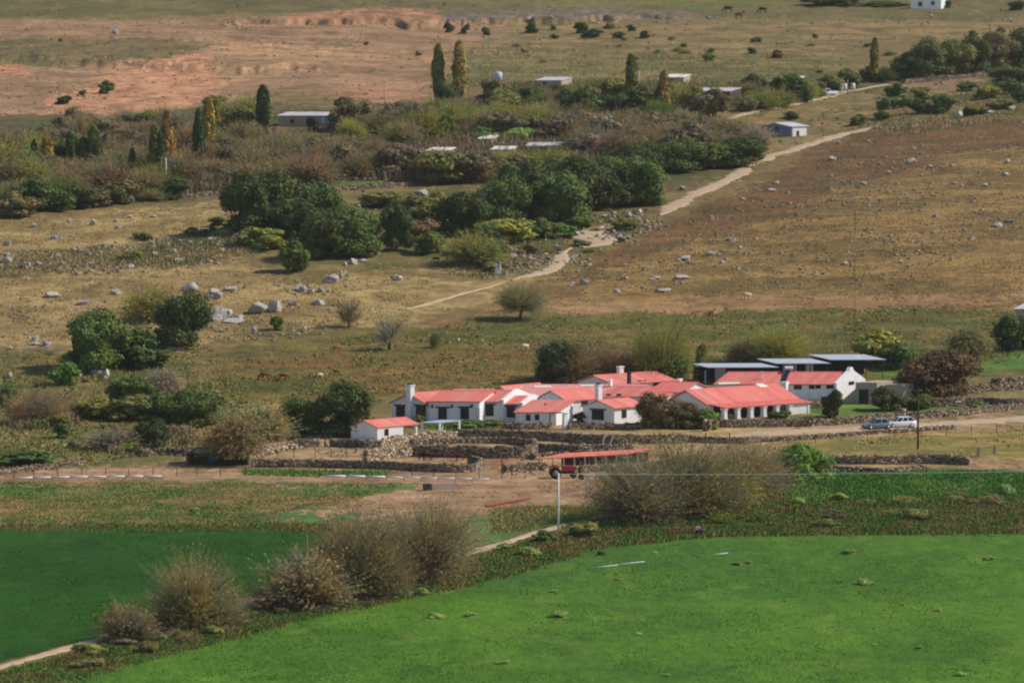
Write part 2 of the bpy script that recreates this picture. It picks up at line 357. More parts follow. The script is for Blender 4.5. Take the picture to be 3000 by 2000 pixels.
# ragged natural edges between the zones
wx = (fbm(GX / 7., GY / 7., 51, 4) - 0.5); wy = (fbm(GX / 7., GY / 12., 61, 4) - 0.5)
sc = 14220. / GY
hx = (fbm(GX / 1.1, GY / 1.6, 55, 2, 0.8) - 0.5); hy = (fbm(GX / 1.1, GY / 1.6, 65, 2, 0.8) - 0.5)
PXw = PX + (wx * 7.0 + hx * 7.0) * sc; PYw = PY + (wy * 2.2 + hy * 2.0) * sc
base = np.empty((NY, NX, 3)); m = fbm(GX / 9., GY / 15., 71, 4)[..., None]
base[:] = lin((142, 120, 80)) * m + lin((114, 98, 64)) * (1 - m)
for poly, ca, cb, (sx, sy), sd in ZONES:
    ys = [p[1] for p in poly]
    r0 = np.where((PY.min(1) <= max(ys) + 60) & (PY.max(1) >= min(ys) - 60))[0]
    if len(r0) == 0: continue
    a, b = r0.min(), r0.max() + 1
    ins = in_poly(PXw[a:b], PYw[a:b], poly)
    if not ins.any(): continue
    xx = GX[a:b][ins]; yy = GY[a:b][ins]
    n = fbm(xx / sx, yy / sy, 100 + sd, 5, 0.62)
    t = sstep(0.36, 0.64, n)[:, None]
    sub = base[a:b]; sub[ins] = lin(ca) * (1 - t) + lin(cb) * t
# speckle of bare soil and tufts, everywhere
sp1 = fbm(GX / 2.2, GY / 3.2, 201, 3, 0.7)[..., None]; sp2 = fbm(GX / 0.9, GY / 1.6, 211, 2, 0.7)[..., None]
base *= (0.66 + 0.68 * sp1) * (0.80 + 0.4 * sp2)
base[..., 2] *= 0.87
base *= np.where(PY < 1240, 0.90, 1.0)[..., None]
base *= (0.74 + 0.52 * fbm((GX + GY * 0.1) / 11., (GY - GX * 0.12) / 2.4, 231, 4, 0.6))[..., None]
br = sstep(0.60, 0.72, fbm(GX / 5., GY / 6., 221, 4, 0.65))[..., None] * 0.45
far_m = ((PY < 1230) & (PY > -100))[..., None]
base = np.where(far_m, base * (1 - br) + lin((92, 74, 48)) * br, base)
for poly, ca, cb, cc in ((FIELD_R, (90, 127, 34), (72, 110, 30), (110, 135, 46)), (FIELD_L, (44, 86, 12), (36, 76, 10), (54, 94, 18))):
    ins = in_poly(PX + wx * 2.0 * sc, PY + wy * 0.9 * sc, poly)
    xx = GX[ins]; yy = GY[ins]
    t = sstep(0.3, 0.7, fbm(xx / 14., yy / 22., 301, 5, 0.6))[:, None]
    c = lin(ca) * (1 - t) + lin(cb) * t
    if cc[0] > 100:                                         # the thinner, duller crop of the upper left corner of the right field
        dk = (sstep(2300, 1500, PX[ins] + wx[ins] * 600) * sstep(1760, 1620, PY[ins] + wy[ins] * 120))[:, None] if False else np.clip((2350 - PX[ins] + wx[ins] * 500) / 900., 0, 1)[:, None] * np.clip((1780 - PY[ins] + wy[ins] * 90) / 130., 0, 1)[:, None]
        c = c * (1 - 0.75 * dk) + lin((62, 100, 42)) * 0.75 * dk
    t2 = sstep(0.58, 0.8, fbm(xx / 4., yy / 7., 305, 4, 0.6))[:, None] * 0.6
    c = c * (1 - t2) + lin(cc) * t2
    c *= (0.70 + 0.60 * fbm(xx / 1.2, yy / 2.0, 309, 3, 0.7))[:, None]
    c *= (0.93 + 0.14 * fbm((xx + yy * 0.25) / 1.1, yy / 60., 311, 2))[:, None]
    base[ins] = c
idx = np.arange(NX * NY).reshape(NY, NX)
FQ = np.stack([idx[:-1, :-1], idx[:-1, 1:], idx[1:, 1:], idx[1:, :-1]], -1).reshape(-1, 4)
VV = np.stack([GX, GY, GZ], -1).reshape(-1, 3); CC = base.reshape(-1, 3)
fx = PX.reshape(-1)[FQ].mean(1); fy = PY.reshape(-1)[FQ].mean(1)
wfx = (wx * 2.0 * sc).reshape(-1)[FQ].mean(1); wfy = (wy * 0.9 * sc).reshape(-1)[FQ].mean(1)
wfx2 = (hx * 5.0 * sc).reshape(-1)[FQ].mean(1); wfy2 = (hy * 1.6 * sc).reshape(-1)[FQ].mean(1)
mR = in_poly(fx + wfx + wfx2, fy + wfy + wfy2, FIELD_R); mL = in_poly(fx + wfx, fy + wfy, FIELD_L) & ~mR
def submesh(name, mask, mat, dz=0.0):
    f = FQ[mask]; u, inv = np.unique(f, return_inverse=True)
    v = VV[u].copy(); v[:, 2] += dz
    return mesh_np(name, v, inv.reshape(-1, 4), mat, CC[u], smooth=True)
g = link('ground', submesh('ground', np.ones(len(FQ), bool), M_GROUND)); tag(g, 'dry grass and soil of the valley floor and its slopes', 'ground', kind='structure')
g = link('field', submesh('field', mR, M_FIELD, 0.06)); tag(g, 'bright green crop field filling the foreground', 'field', kind='structure')
g = link('field', submesh('field', mL, M_FIELD, 0.06)); tag(g, 'darker green crop field on the left beyond the row of willows', 'field', kind='structure')
del PXw, PYw, sp1, sp2, m

def smooth_pts(P, step=1.0):
    """Catmull-Rom through world xy points"""
    P = [np.array([p.x, p.y]) for p in P]; P = [2 * P[0] - P[1]] + P + [2 * P[-1] - P[-2]]
    out = []
    for i in range(1, len(P) - 2):
        n = max(2, int(np.linalg.norm(P[i + 1] - P[i]) / step))
        for k in range(n):
            t = k / n
            out.append(0.5 * ((2 * P[i]) + (-P[i - 1] + P[i + 1]) * t + (2 * P[i - 1] - 5 * P[i] + 4 * P[i + 1] - P[i + 2]) * t * t + (-P[i - 1] + 3 * P[i] - 3 * P[i + 1] + P[i + 2]) * t ** 3))
    out.append(P[-2])
    return np.array(out)
def track(name, pts, width, label, mat=M_TRACK, dz=0.16, seed=0):
    c = smooth_pts([at(*p) for p in pts], 0.8)
    d = np.gradient(c, axis=0); d /= np.linalg.norm(d, axis=1)[:, None] + 1e-9
    nrm = np.stack([-d[:, 1], d[:, 0]], 1)
    s = np.arange(len(c))
    wl = width * (0.5 + 0.35 * (vn(s / 6., s * 0, seed) - 0.5) + 0.25 * (vn(s / 1.5, s * 0, seed + 5) - 0.5))
    wr = width * (0.5 + 0.35 * (vn(s / 6., s * 0, seed + 1) - 0.5) + 0.25 * (vn(s / 1.5, s * 0, seed + 6) - 0.5))
    tp = np.clip(np.minimum(s, s[::-1]) / 14., 0.12, 1) ** 0.6
    wl = wl * tp * (0.75 + 0.5 * vn(s / 0.9, s * 0, seed + 9)); wr = wr * tp * (0.75 + 0.5 * vn(s / 0.9, s * 0, seed + 12))
    rows = []
    for k in np.linspace(-1, 1, 9):
        q = c + nrm * (np.where(k < 0, wl, wr) * k)[:, None]
        z = Z(q[:, 0], q[:, 1]) + dz * (1.0 - 0.95 * abs(k) ** 4) + 0.02
        rows.append(np.concatenate([q, z[:, None]], 1))
    v = np.stack(rows, 1); n = len(c)
    ii = np.arange(n * 9).reshape(n, 9)
    f = np.stack([ii[:-1, :-1], ii[1:, :-1], ii[1:, 1:], ii[:-1, 1:]], -1).reshape(-1, 4)
    o = link(name, mesh_np(name, v.reshape(-1, 3), f[:, ::-1], mat, smooth=True))
    tag(o, label, 'track', kind='structure'); return o
track('dirt_road', [(1930, 632), (1985, 600), (2050, 564), (2120, 534), (2165, 512), (2195, 480), (2260, 458), (2330, 438), (2430, 406), (2500, 388), (2570, 370)], 3.2, 'pale dirt road climbing across the right-hand slope', seed=1)
track('dirt_road', [(1775, 662), (1735, 676), (1728, 690), (1772, 702), (1760, 716), (1700, 724)], 6.0, 'pale bend of dirt road among boulders below the dark trees', seed=2)
track('dirt_road', [(1672, 728), (1652, 742), (1640, 768), (1600, 796), (1560, 806), (1500, 822)], 3.0, 'lower bend of the dirt road fading into the dry grass', seed=3)
track('path', [(1480, 826), (1400, 850), (1290, 880), (1190, 908)], 1.0, 'faint trail running down from the lower road bend', seed=8)
track('dirt_road', [(2080, 1283), (2200, 1273), (2400, 1263), (2540, 1255), (2700, 1246), (2860, 1236), (3060, 1222), (3400, 1200)], 5.4, 'farm road passing the parked cars', seed=4)
track('path', [(-300, 2040), (0, 1953), (150, 1912), (300, 1872), (480, 1832), (620, 1795), (760, 1756), (950, 1710), (1150, 1672), (1330, 1632), (1480, 1590), (1620, 1548), (1700, 1528), (1790, 1508)], 1.5, 'narrow pale path along the row of willows', seed=5)
track('path', [(2100, 356), (2200, 330), (2300, 312), (2400, 290), (2480, 268), (2600, 248)], 2.2, 'pale track in front of the white pickup', seed=6)
0 and track('path', [(1480, 1690), (1560, 1668), (1680, 1630), (1770, 1612)], 0.9, 'faint worn footpath on the edge of the bright field', seed=7)
# ---------------------------------------------------------------- buildings
def ray_plane(px, py, O, n):
    d = ray(px, py); c = Vector((0, 0, CAMH))
    return c + d * ((O - c).dot(n) / d.dot(n))

class House:
    """a closed gabled block: walls prism down into the soil, pitched roof with thickness and overhang"""
    def __init__(s, name, label, cat, p, a1, a2, L, W, he, hr, ridge='L', wall=None, roof=None, over=0.28, lo=0.0, group=None, ext=0.0, rt=0.12):
        s.O = at(*p) + Vector((0, 0, lo)); s.L, s.W, s.he, s.hr = L, W, he, hr
        s.e1 = Vector((math.cos(R(a1)), -math.sin(R(a1)), 0)); s.e2 = Vector((math.sin(R(a2)), math.cos(R(a2)), 0))
        s.root = empty(name, s.O); tag(s.root, label, cat, group)
        s.wall = wall or M_WHITE; s.roofm = roof or M_ROOF
        P = s.P
        b = MB(); z0 = -2.5
        if ridge == 'L':
            prof = [(0, he), (W / 2, hr), (W, he)]
            A = [P(0, v, z) for v, z in ((0, z0),) + tuple(prof) + ((W, z0),)]
            B = [P(L, v, z) for v, z in ((0, z0),) + tuple(prof) + ((W, z0),)]
        elif ridge == 'W':
            prof = [(0, he), (L / 2, hr), (L, he)]
            A = [P(u, 0, z) for u, z in ((0, z0),) + tuple(prof) + ((L, z0),)]
            B = [P(u, W, z) for u, z in ((0, z0),) + tuple(prof) + ((L, z0),)]
        else:                                                # 'S' shed: eave height he in front, hr at the back
            prof = [(0, he), (W, hr)]
            A = [P(0, v, z) for v, z in ((0, z0),) + tuple(prof) + ((W, z0),)]
            B = [P(L, v, z) for v, z in ((0, z0),) + tuple(prof) + ((W, z0),)]
        n = len(A)
        b.add(A + B, [tuple(range(n)), tuple(range(2 * n - 1, n - 1, -1))] + [(k, n + k, n + (k + 1) % n, (k + 1) % n) for k in range(n)])
        b.build('wall', s.wall, s.root)
        r = MB(); s.rr = random.Random(int(p[0] * 7 + p[1])); s.rc = lin({M_ROOF: (220, 120, 108), M_ROOFP: (222, 150, 141)}.get(s.roofm, (186, 192, 198)) if s.roofm is not M_WHSHEET else (226, 222, 208)); s.rcol = []
        span = W if ridge in 'LS' else L; run = (L if ridge in 'LS' else W) + ext
        def Q(t, q, z): return P(q, t, z) if ridge in 'LS' else P(t, q, z)
        def slab(t0, z0_, t1, z1_):
            ns = max(2, int(round((run + 2 * over) / 0.95))); st = (run + 2 * over) / ns
            for i in range(ns):                              # one roofing sheet after another
                q0 = -over + i * st; q1 = q0 + st; dz = 0.02 + (0.012 if i % 2 else 0.0)
                r.hexa([Q(t0, q0, z0_ + dz), Q(t0, q1, z0_ + dz), Q(t1, q1, z1_ + dz), Q(t1, q0, z1_ + dz)],
                       [Q(t0, q0, z0_ + rt + dz), Q(t0, q1, z0_ + rt + dz), Q(t1, q1, z1_ + rt + dz), Q(t1, q0, z1_ + rt + dz)])
                tone = s.rr.choice((1.0, 1.0, 0.97, 0.93, 1.04, 0.88)); fade = s.rr.random() ** 2 * 0.5
                cc = s.rc * tone; cc = cc * (1 - fade) + lin((214, 152, 136)) * fade
                s.rcol += [cc] * 8
        if ridge == 'S':
            k = (hr - he) / W
            slab(-over, he - over * k, W + over, hr + over * k)
        else:
            k = (hr - he) / (span / 2)
            slab(-over, he - over * k, span / 2 - 0.01, hr); slab(span + over, he - over * k, span / 2 + 0.01, hr)
        s.roof = r.build('roof', M_ROOFA, s.root)
        ca = s.roof.data.color_attributes.new('Col', 'FLOAT_COLOR', 'POINT'); cv = np.ones((len(s.rcol), 4), np.float32); cv[:, :3] = np.array(s.rcol); ca.data.foreach_set('color', cv.ravel())
        if ridge != 'S' and L > 3:
            rc = MB(); m_ = span / 2; q0, q1 = -over - 0.03, run + over + 0.03; za = hr + rt
            A_ = [Q(m_ - 0.2, q0, za - 0.2 * k + 0.04), Q(m_, q0, za + 0.09), Q(m_ + 0.2, q0, za - 0.2 * k + 0.04)]; B_ = [Q(m_ - 0.2, q1, za - 0.2 * k + 0.04), Q(m_, q1, za + 0.09), Q(m_ + 0.2, q1, za - 0.2 * k + 0.04)]
            rc.add(A_ + B_, [(0, 1, 2), (5, 4, 3), (0, 3, 4, 1), (1, 4, 5, 2), (2, 5, 3, 0)]); rc.build('ridge_cap', s.roofm, s.root)
        s.ridge = ridge
    def P(s, u, v, z):                                       # local coordinates (root at O)
        return s.e1 * u + s.e2 * v + Vector((0, 0, z))
    def solve(s, face, px, py):
        nf = s.e2.cross(Vector((0, 0, 1))) if face in 'RL' else s.e1.cross(Vector((0, 0, 1)))
        O = s.O + (s.e1 * s.L if face == 'R' else Vector((0, 0, 0)))
        q = ray_plane(px, py, O, nf) - O
        d = s.e2 if face in 'RL' else s.e1
        return q.dot(d), q.z
    def win(s, face, rect, kind='window', lintel=True, glass=None, frame=None, mull=1):
        """rect in photograph pixels, put on the wall plane"""
        x0, y0, x1, y1 = rect
        u0, za = s.solve(face, x0, (y0 + y1) / 2); u1, zb = s.solve(face, x1, (y0 + y1) / 2)
        um, z1 = s.solve(face, (x0 + x1) / 2, y0); _, z0 = s.solve(face, (x0 + x1) / 2, y1)
        if u1 < u0: u0, u1 = u1, u0
        d = s.e2 if face in 'RL' else s.e1
        o = d.cross(Vector((0, 0, 1)))                       # outward
        if face == 'L': o = -o
        base = s.e1 * s.L if face == 'R' else Vector((0, 0, 0))
        def B(mb, ua, ub, zc, zd, oa, ob):
            f = lambda u, w_, z: base + d * u + o * w_ + Vector((0, 0, z))
            mb.hexa([f(ua, ob, zc), f(ub, ob, zc), f(ub, oa, zc), f(ua, oa, zc)], [f(ua, ob, zd), f(ub, ob, zd), f(ub, oa, zd), f(ua, oa, zd)])
        fr = MB(); t = 0.07
        B(fr, u0, u0 + t, z0, z1, 0.0, 0.07); B(fr, u1 - t, u1, z0, z1, 0.0, 0.07)
        B(fr, u0 + t, u1 - t, z1 - t, z1, 0.0, 0.07)
        if kind == 'window': B(fr, u0 + t, u1 - t, z0, z0 + t, 0.0, 0.07)
        for k in range(mull):
            uc = u0 + (u1 - u0) * (k + 1) / (mull + 1); B(fr, uc - 0.03, uc + 0.03, z0 + t, z1 - t, 0.0, 0.05)
        fo = fr.build(kind, frame or M_WOOD, s.root)
        pn = MB(); B(pn, u0 + 0.02, u1 - 0.02, z0 + 0.02, z1 - 0.02, 0.0, 0.025)
        pn.build('pane' if kind == 'window' else 'door_panel', glass or M_GLASS, fo)
        if lintel:
            li = MB(); B(li, u0 - 0.35, u1 + 0.35, z1 + 0.01, z1 + 0.22, 0.0, 0.12); li.build('lintel', M_WOOD, s.root)
        return fo
    def chimney(s, rect, v=None, w=0.6, dep=0.6, pot=False, mat=None, down=0.0, name='chimney', face='F', out=0.0):
        """rect photograph pixels; plane at distance v along e2 from the front"""
        O = s.O + s.e2 * (v if v is not None else s.W / 2)
        nf = s.e1.cross(Vector((0, 0, 1)))
        a = ray_plane(rect[0], rect[1], O, nf) - s.O; b = ray_plane(rect[2], rect[3], O, nf) - s.O
        ua = (a - s.e2 * s.e2.dot(a)).length * 0; c = (a + b) / 2
        wd = abs((b - a).dot(s.e1)) * 0.56
        mb = MB(); e1, e2 = s.e1, s.e2
        def box(cx, z0, z1, hw, hd):
            q = [(-hw, -hd), (hw, -hd), (hw, hd), (-hw, hd)]
            mb.hexa([cx + e1 * i + e2 * j + Vector((0, 0, z0)) for i, j in q], [cx + e1 * i + e2 * j + Vector((0, 0, z1)) for i, j in q])
        cx = Vector((c.x, c.y, 0)) + e2 * out
        box(cx, b.z - down, a.z - 0.15, wd / 2, dep / 2)
        box(cx, a.z - 0.15, a.z, wd / 2 + 0.08, dep / 2 + 0.08)
        o = mb.build(name, mat or M_WHITE, s.root)
        if pot:
            m2 = MB()
            m2.hexa([cx + e1 * i * wd * .3 + e2 * j * dep * .3 + Vector((0, 0, a.z + 0.003)) for i, j in ((-1, -1), (1, -1), (1, 1), (-1, 1))], [cx + e1 * i * wd * .3 + e2 * j * dep * .3 + Vector((0, 0, a.z + 0.25)) for i, j in ((-1, -1), (1, -1), (1, 1), (-1, 1))])
            m2.build('chimney_cap', M_DARK, o)
        return o
    def box_uv(s, name, u0, u1, v0, v1, z0, z1, mat, parent=None):
        mb = MB(); P = s.P
        mb.hexa([P(u0, v0, z0), P(u1, v0, z0), P(u1, v1, z0), P(u0, v1, z0)], [P(u0, v0, z1), P(u1, v0, z1), P(u1, v1, z1), P(u0, v1, z1)])
        return mb.build(name, mat, parent or s.root)
    def parapet(s, end, t=0.35, rise=0.35, mat=None, v0=None, v1=None, crest=0.0):
        """thin wall standing over the roof at the end u=0 or u=L (ridge along L)"""
        u0, u1 = (s.L, s.L + t) if end == 'R' else (-t, 0)
        W, he, hr = s.W, s.he, s.hr; P = s.P
        pr = [(-0.3, -2.5), (-0.3, he + rise - 0.1), (W / 2 - crest, hr + rise), (W / 2 + crest, hr + rise), (W + 0.3, he + rise - 0.1), (W + 0.3, -2.5)]
        A = [P(u0, v, z) for v, z in pr]; B = [P(u1, v, z) for v, z in pr]; n = len(A)
        mb = MB(); mb.add(A + B, [tuple(range(n)), tuple(range(2 * n - 1, n - 1, -1))] + [(k, n + k, n + (k + 1) % n, (k + 1) % n) for k in range(n)])
        return mb.build('parapet', mat or M_WHITE, s.root)
    def strip(s, name, px_poly, mat, zoff=0.17):
        """a sheet lying on the front roof slope, corners given in photograph pixels"""
        if s.ridge == 'L': d1 = s.e1; d2 = s.e2 * (s.W / 2) + Vector((0, 0, s.hr - s.he)); O = s.O + Vector((0, 0, s.he + zoff))
        else: d1 = s.e2; d2 = -s.e1 * (s.L / 2) + Vector((0, 0, s.hr - s.he)); O = s.O + s.e1 * s.L + Vector((0, 0, s.he + zoff))
        n = d1.cross(d2).normalized()
        pts = [ray_plane(x, y, O, n) - s.O for x, y in px_poly]; k = len(pts)
        up = n * 0.03 if n.z > 0 else -n * 0.03
        mb = MB(); mb.add(pts + [p + up for p in pts], [tuple(range(k)), tuple(range(2 * k - 1, k - 1, -1))] + [(i, (i + 1) % k, k + (i + 1) % k, k + i) for i in range(k)])
        return mb.build(name, mat, s.root)

G_H = 'whitewashed red-roofed houses of the farmstead'
# --- left gabled house with the tall chimney
h = House('gabled_house', 'leftmost white house with a tall chimney on its gable wall', 'house', (1147, 1228), 30, 52, 6.1, 6.0, 2.35, 3.75, 'W', group=G_H)
h.win('F', (1161, 1189, 1186, 1220)); h.win('F', (1219, 1189, 1248, 1232), 'door')
h.chimney((1189, 1126, 1214, 1212), v=-0.35, dep=0.75, pot=True, down=2.0)
# --- front block with two deep windows
h = House('long_house', 'long white house front with two lintelled windows beside the chimney house', 'house', (1257, 1238), 2, 30, 7.1, 7.4, 3.0, 4.1, 'L', group=G_H)
h.win('F', (1284, 1195, 1309, 1228)); h.win('F', (1349, 1194, 1374, 1227))
for x, y in ((1268, 1189), (1325, 1189), (1384, 1188)):
    u, z = h.solve('F', x, y); h.box_uv('wall_lamp', u - 0.1, u + 0.1, -0.25, -0.005, z - 0.25, z + 0.2, M_DARK)
h.box_uv('buttress', 7.103, 7.4, -0.55, 0.3, -2.0, 2.2, M_WHITE)
h = House('long_house', 'white house section with one window between buttress and sloping parapet', 'house', (1402, 1236), 2, 30, 3.3, 7.4, 2.9, 4.05, 'L', group=G_H)
h.win('F', (1419, 1186, 1446, 1218)); h.parapet('R', 0.4, 0.4)
h = House('low_wing', 'low white wing with a large dark window right of the sloping parapet', 'house', (1474, 1236), 2, 32, 2.5, 5.6, 2.55, 3.4, 'L', group=G_H)
h.win('F', (1484, 1191, 1509, 1222)); h.parapet('R', 0.4, 0.35)
# --- roofs further back
H_B = []
h = House('rear_house', 'house with a pale red roof just behind the first long front', 'house', (1300, 1192), 0, 32, 6.4, 6.5, 2.2, 3.1, 'L', lo=-0.95, roof=M_ROOFP, group=G_H)
h = House('rear_house', 'small steep red roof with dark verge left of the long faded roof', 'house', (1436, 1190), 20, 50, 3.4, 7.0, 2.6, 3.7, 'W', lo=-0.85, group=G_H)
h = House('rear_house', 'house under the longest faded red roof with pale skylights', 'house', (1480, 1196), 0, 32, 17.5, 10.0, 2.2, 3.5, 'L', lo=-0.6, roof=M_ROOFP, group=G_H)
h.strip('skylight', [(1480, 1131), (1528, 1131), (1532, 1136), (1482, 1136)], M_WHSHEET); h.strip('skylight', [(1563, 1129), (1614, 1129), (1618, 1134), (1566, 1134)], M_WHSHEET)
h.strip('skylight', [(1698, 1127), (1742, 1126), (1744, 1130), (1702, 1131)], M_WHSHEET)
h.chimney((1782, 1112, 1794, 1130), v=4.0, dep=0.5)
h = House('rear_house', 'house with a red roof behind the square chimney and the small gable', 'house', (1758, 1196), 6, 40, 9.6, 7.0, 2.35, 3.4, 'L', lo=-0.6, group=G_H)
for r_ in ((1776, 1153, 1790, 1161), (1806, 1153, 1820, 1161)): h.win('F', r_, lintel=False)
# --- upper gabled house at the back
h = House('upper_house', 'uppermost red-roofed house with grey gable and porch behind the long roof', 'house', (1692, 1144), 28, 58, 6.0, 10.2, 1.3, 2.3, 'W', over=0.5, group=G_H, wall=M_WHITE)
h.chimney((1809, 1072, 1825, 1096), v=5.2, dep=0.7, pot=False, down=1)
h.chimney((1838, 1088, 1848, 1130), v=-1.5, dep=0.4, mat=M_DARK, name='stove_pipe', down=1)
for r_ in ((1868, 1113, 1880, 1130), (1884, 1113, 1894, 1130), (1914, 1114, 1932, 1130)): h.win('R', r_, 'door', lintel=False, glass=M_INT)
# --- middle gabled house, house with square chimney
h = House('middle_house', 'white gabled house in the middle with its right wall in sun', 'house', (1572, 1228), 28, 52, 4.8, 6.0, 2.9, 4.1, 'W', group=G_H)
h.win('R', (1662, 1178, 1674, 1198), lintel=False); h.win('R', (1703, 1174, 1722, 1184), lintel=False)
h = House('porch_wing', 'low red-roofed porch wing with doors behind the black lamp post', 'house', (1512, 1246), 3, 32, 5.6, 4.6, 1.85, 3.0, 'S', group=G_H)
h.win('F', (1541, 1213, 1554, 1232), 'door', lintel=False); h.win('F', (1567, 1213, 1580, 1230), lintel=False)
h = House('chimney_house', 'front white gabled house with square chimney and large dark doorway', 'house', (1707, 1236), 26, 50, 4.9, 5.3, 2.2, 3.1, 'W', group=G_H)
h.win('F', (1734, 1201, 1769, 1230), 'door'); h.win('R', (1822, 1200, 1835, 1223), lintel=False)
h.chimney((1744, 1126, 1763, 1168), v=1.2, dep=0.7, pot=True, down=1.2)
# --- arcaded house on the right
h = House('arcaded_house', 'long red-roofed house with white porch columns on the right', 'house', (1958, 1222), 24, 58, 5.8, 15.2, 2.25, 3.9, 'W', over=0.45, group=G_H)
# porch: the front 2.4 m strip in front of the e1=L wall
pr = MB(); k = (h.hr - h.he) / (h.L / 2) * 0.55
P = h.P
pr.hexa([P(h.L + 0.4, 0.2, h.he - 0.25), P(h.L + 2.6, 0.2, h.he - 0.25 - 2.2 * k * 0.6), P(h.L + 2.6, h.W + 0.3, h.he - 0.25 - 2.2 * k * 0.6), P(h.L + 0.4, h.W + 0.3, h.he - 0.25)],
        [P(h.L + 0.4, 0.2, h.he - 0.13), P(h.L + 2.6, 0.2, h.he - 0.13 - 2.2 * k * 0.6), P(h.L + 2.6, h.W + 0.3, h.he - 0.13 - 2.2 * k * 0.6), P(h.L + 0.4, h.W + 0.3, h.he - 0.13)])
pr.build('porch_roof', M_ROOF, h.root)
zt = h.he - 0.25 - 2.2 * k * 0.6
for i in range(6):
    v = 0.6 + i * 2.25; c = P(h.L + 2.2, v, 0); mb = MB()
    for (s0, s1, za, zb) in ((0.30, 0.30, -2, 0.25), (0.26, 0.24, 0.25, zt - 0.25), (0.32, 0.34, zt - 0.25, zt + 0.06)):
        q = [(-1, -1), (1, -1), (1, 1), (-1, 1)]
        mb.hexa([c + h.e1 * a * s0 + h.e2 * b * s0 + Vector((0, 0, za)) for a, b in q], [c + h.e1 * a * s1 + h.e2 * b * s1 + Vector((0, 0, zb)) for a, b in q])
    mb.build('column', M_WHITE, h.root)
h.box_uv('porch_end_wall', h.L + 0.003, h.L + 2.4, h.W - 0.3, h.W - 0.003, -2, zt, M_WHITE)
h.box_uv('end_wall', h.L + 2.0, h.L + 2.3, 12.2, h.W - 0.31, -2, zt, M_WHITE)
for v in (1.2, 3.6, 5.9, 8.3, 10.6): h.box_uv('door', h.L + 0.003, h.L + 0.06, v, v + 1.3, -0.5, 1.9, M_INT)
h.strip('skylight', [(2213, 1124), (2232, 1123), (2252, 1132), (2228, 1134)], M_WHSHEET)
h = House('rear_house', 'house with a red roof slope left of the arcaded roof', 'house', (1905, 1196), 10, 40, 4.6, 6.5, 2.4, 3.5, 'L', group=G_H)
h.chimney((1983, 1109, 1998, 1130), v=5.0, dep=0.6, down=1)
# --- long house with stepped gable
h = House('parapet_house', 'long white house with a bright parapet gable and solar heater on its roof', 'house', (2098, 1172), 0, 40, 17.3, 6.6, 2.35, 3.75, 'L', group=G_H)
pp = h.parapet('R', 0.4, 0.3, crest=0.7)
cb = MB(); P = h.P; u0, u1 = h.L - 0.05, h.L + 0.45
for (hw, za, zb) in ((0.55, h.hr + 0.25, h.hr + 0.62), (0.35, h.hr + 0.62, h.hr + 0.85)):
    cb.hexa([P(u0, h.W / 2 - hw, za), P(u1, h.W / 2 - hw, za), P(u1, h.W / 2 + hw, za), P(u0, h.W / 2 + hw, za)], [P(u0, h.W / 2 - hw * .8, zb), P(u1, h.W / 2 - hw * .8, zb), P(u1, h.W / 2 + hw * .8, zb), P(u0, h.W / 2 + hw * .8, zb)])
cb.build('gable_crest', M_WHITE, h.root)
for r_ in ((2326, 1127, 2349, 1140), (2370, 1127, 2386, 1139), (2389, 1127, 2404, 1138), (2421, 1126, 2443, 1138)): h.win('F', r_, lintel=False)
u_, z_ = h.solve('R', 2499, 1112)
sv = MB(); O_ = P(h.L + 0.4, h.W / 2, 0)
sv.hexa([O_ + h.e2 * a + h.e1 * b + Vector((0, 0, 2.05)) for a, b in ((-.65, .003), (-.65, .1), (.65, .1), (.65, .003))], [O_ + h.e2 * a + h.e1 * b + Vector((0, 0, 2.5)) for a, b in ((-.65, .003), (-.65, .1), (.65, .1), (.65, .003))])
sv.build('window', M_GLASS, h.root)
h.strip('skylight', [(2105, 1120), (2166, 1119), (2168, 1124), (2104, 1126)], M_WHSHEET)
sh_ = empty('solar_water_heater', h.O + P(8.2, 0.9, 2.9)); tag(sh_, 'solar water heater with dark collector tilted on the red roof', 'solar heater')
q = lambda u, v, z: h.P(u, v, z) - h.P(8.2, 0.9, 2.9)
mb = MB(); mb.hexa([q(9.2, 0.4, 2.75), q(9.9, 0.4, 2.75), q(9.0, 3.1, 4.2), q(8.3, 3.1, 4.2)], [q(9.2, 0.4, 2.85), q(9.9, 0.4, 2.85), q(9.0, 3.1, 4.3), q(8.3, 3.1, 4.3)])
mb.build('collector', mat_plain('collector_glass', (30, 36, 66), 0.2, 0.1, 4), sh_)
mb = MB(); mb.tube(q(8.1, 3.15, 4.45), q(9.3, 3.15, 4.45), 0.26, n=12); mb.build('tank', M_WHITE, sh_)
mb = MB(); mb.tube(q(8.65, 3.0, 3.5), q(8.65, 3.0, 4.3), 0.06); mb.build('support', M_SHEET, sh_)
mb = MB(); mb.tube(P(6.0, 1.2, 2.8), P(6.0, 1.2, 4.1), 0.07); mb.tube(P(5.75, 1.2, 4.0), P(6.25, 1.2, 4.0), 0.06); mb.build('vent_pipe', M_WHITE, h.root)
h.box_uv('tank_box', 9.7, 10.7, -0.9, -0.1, -1.5, 2.75, M_WHITE)
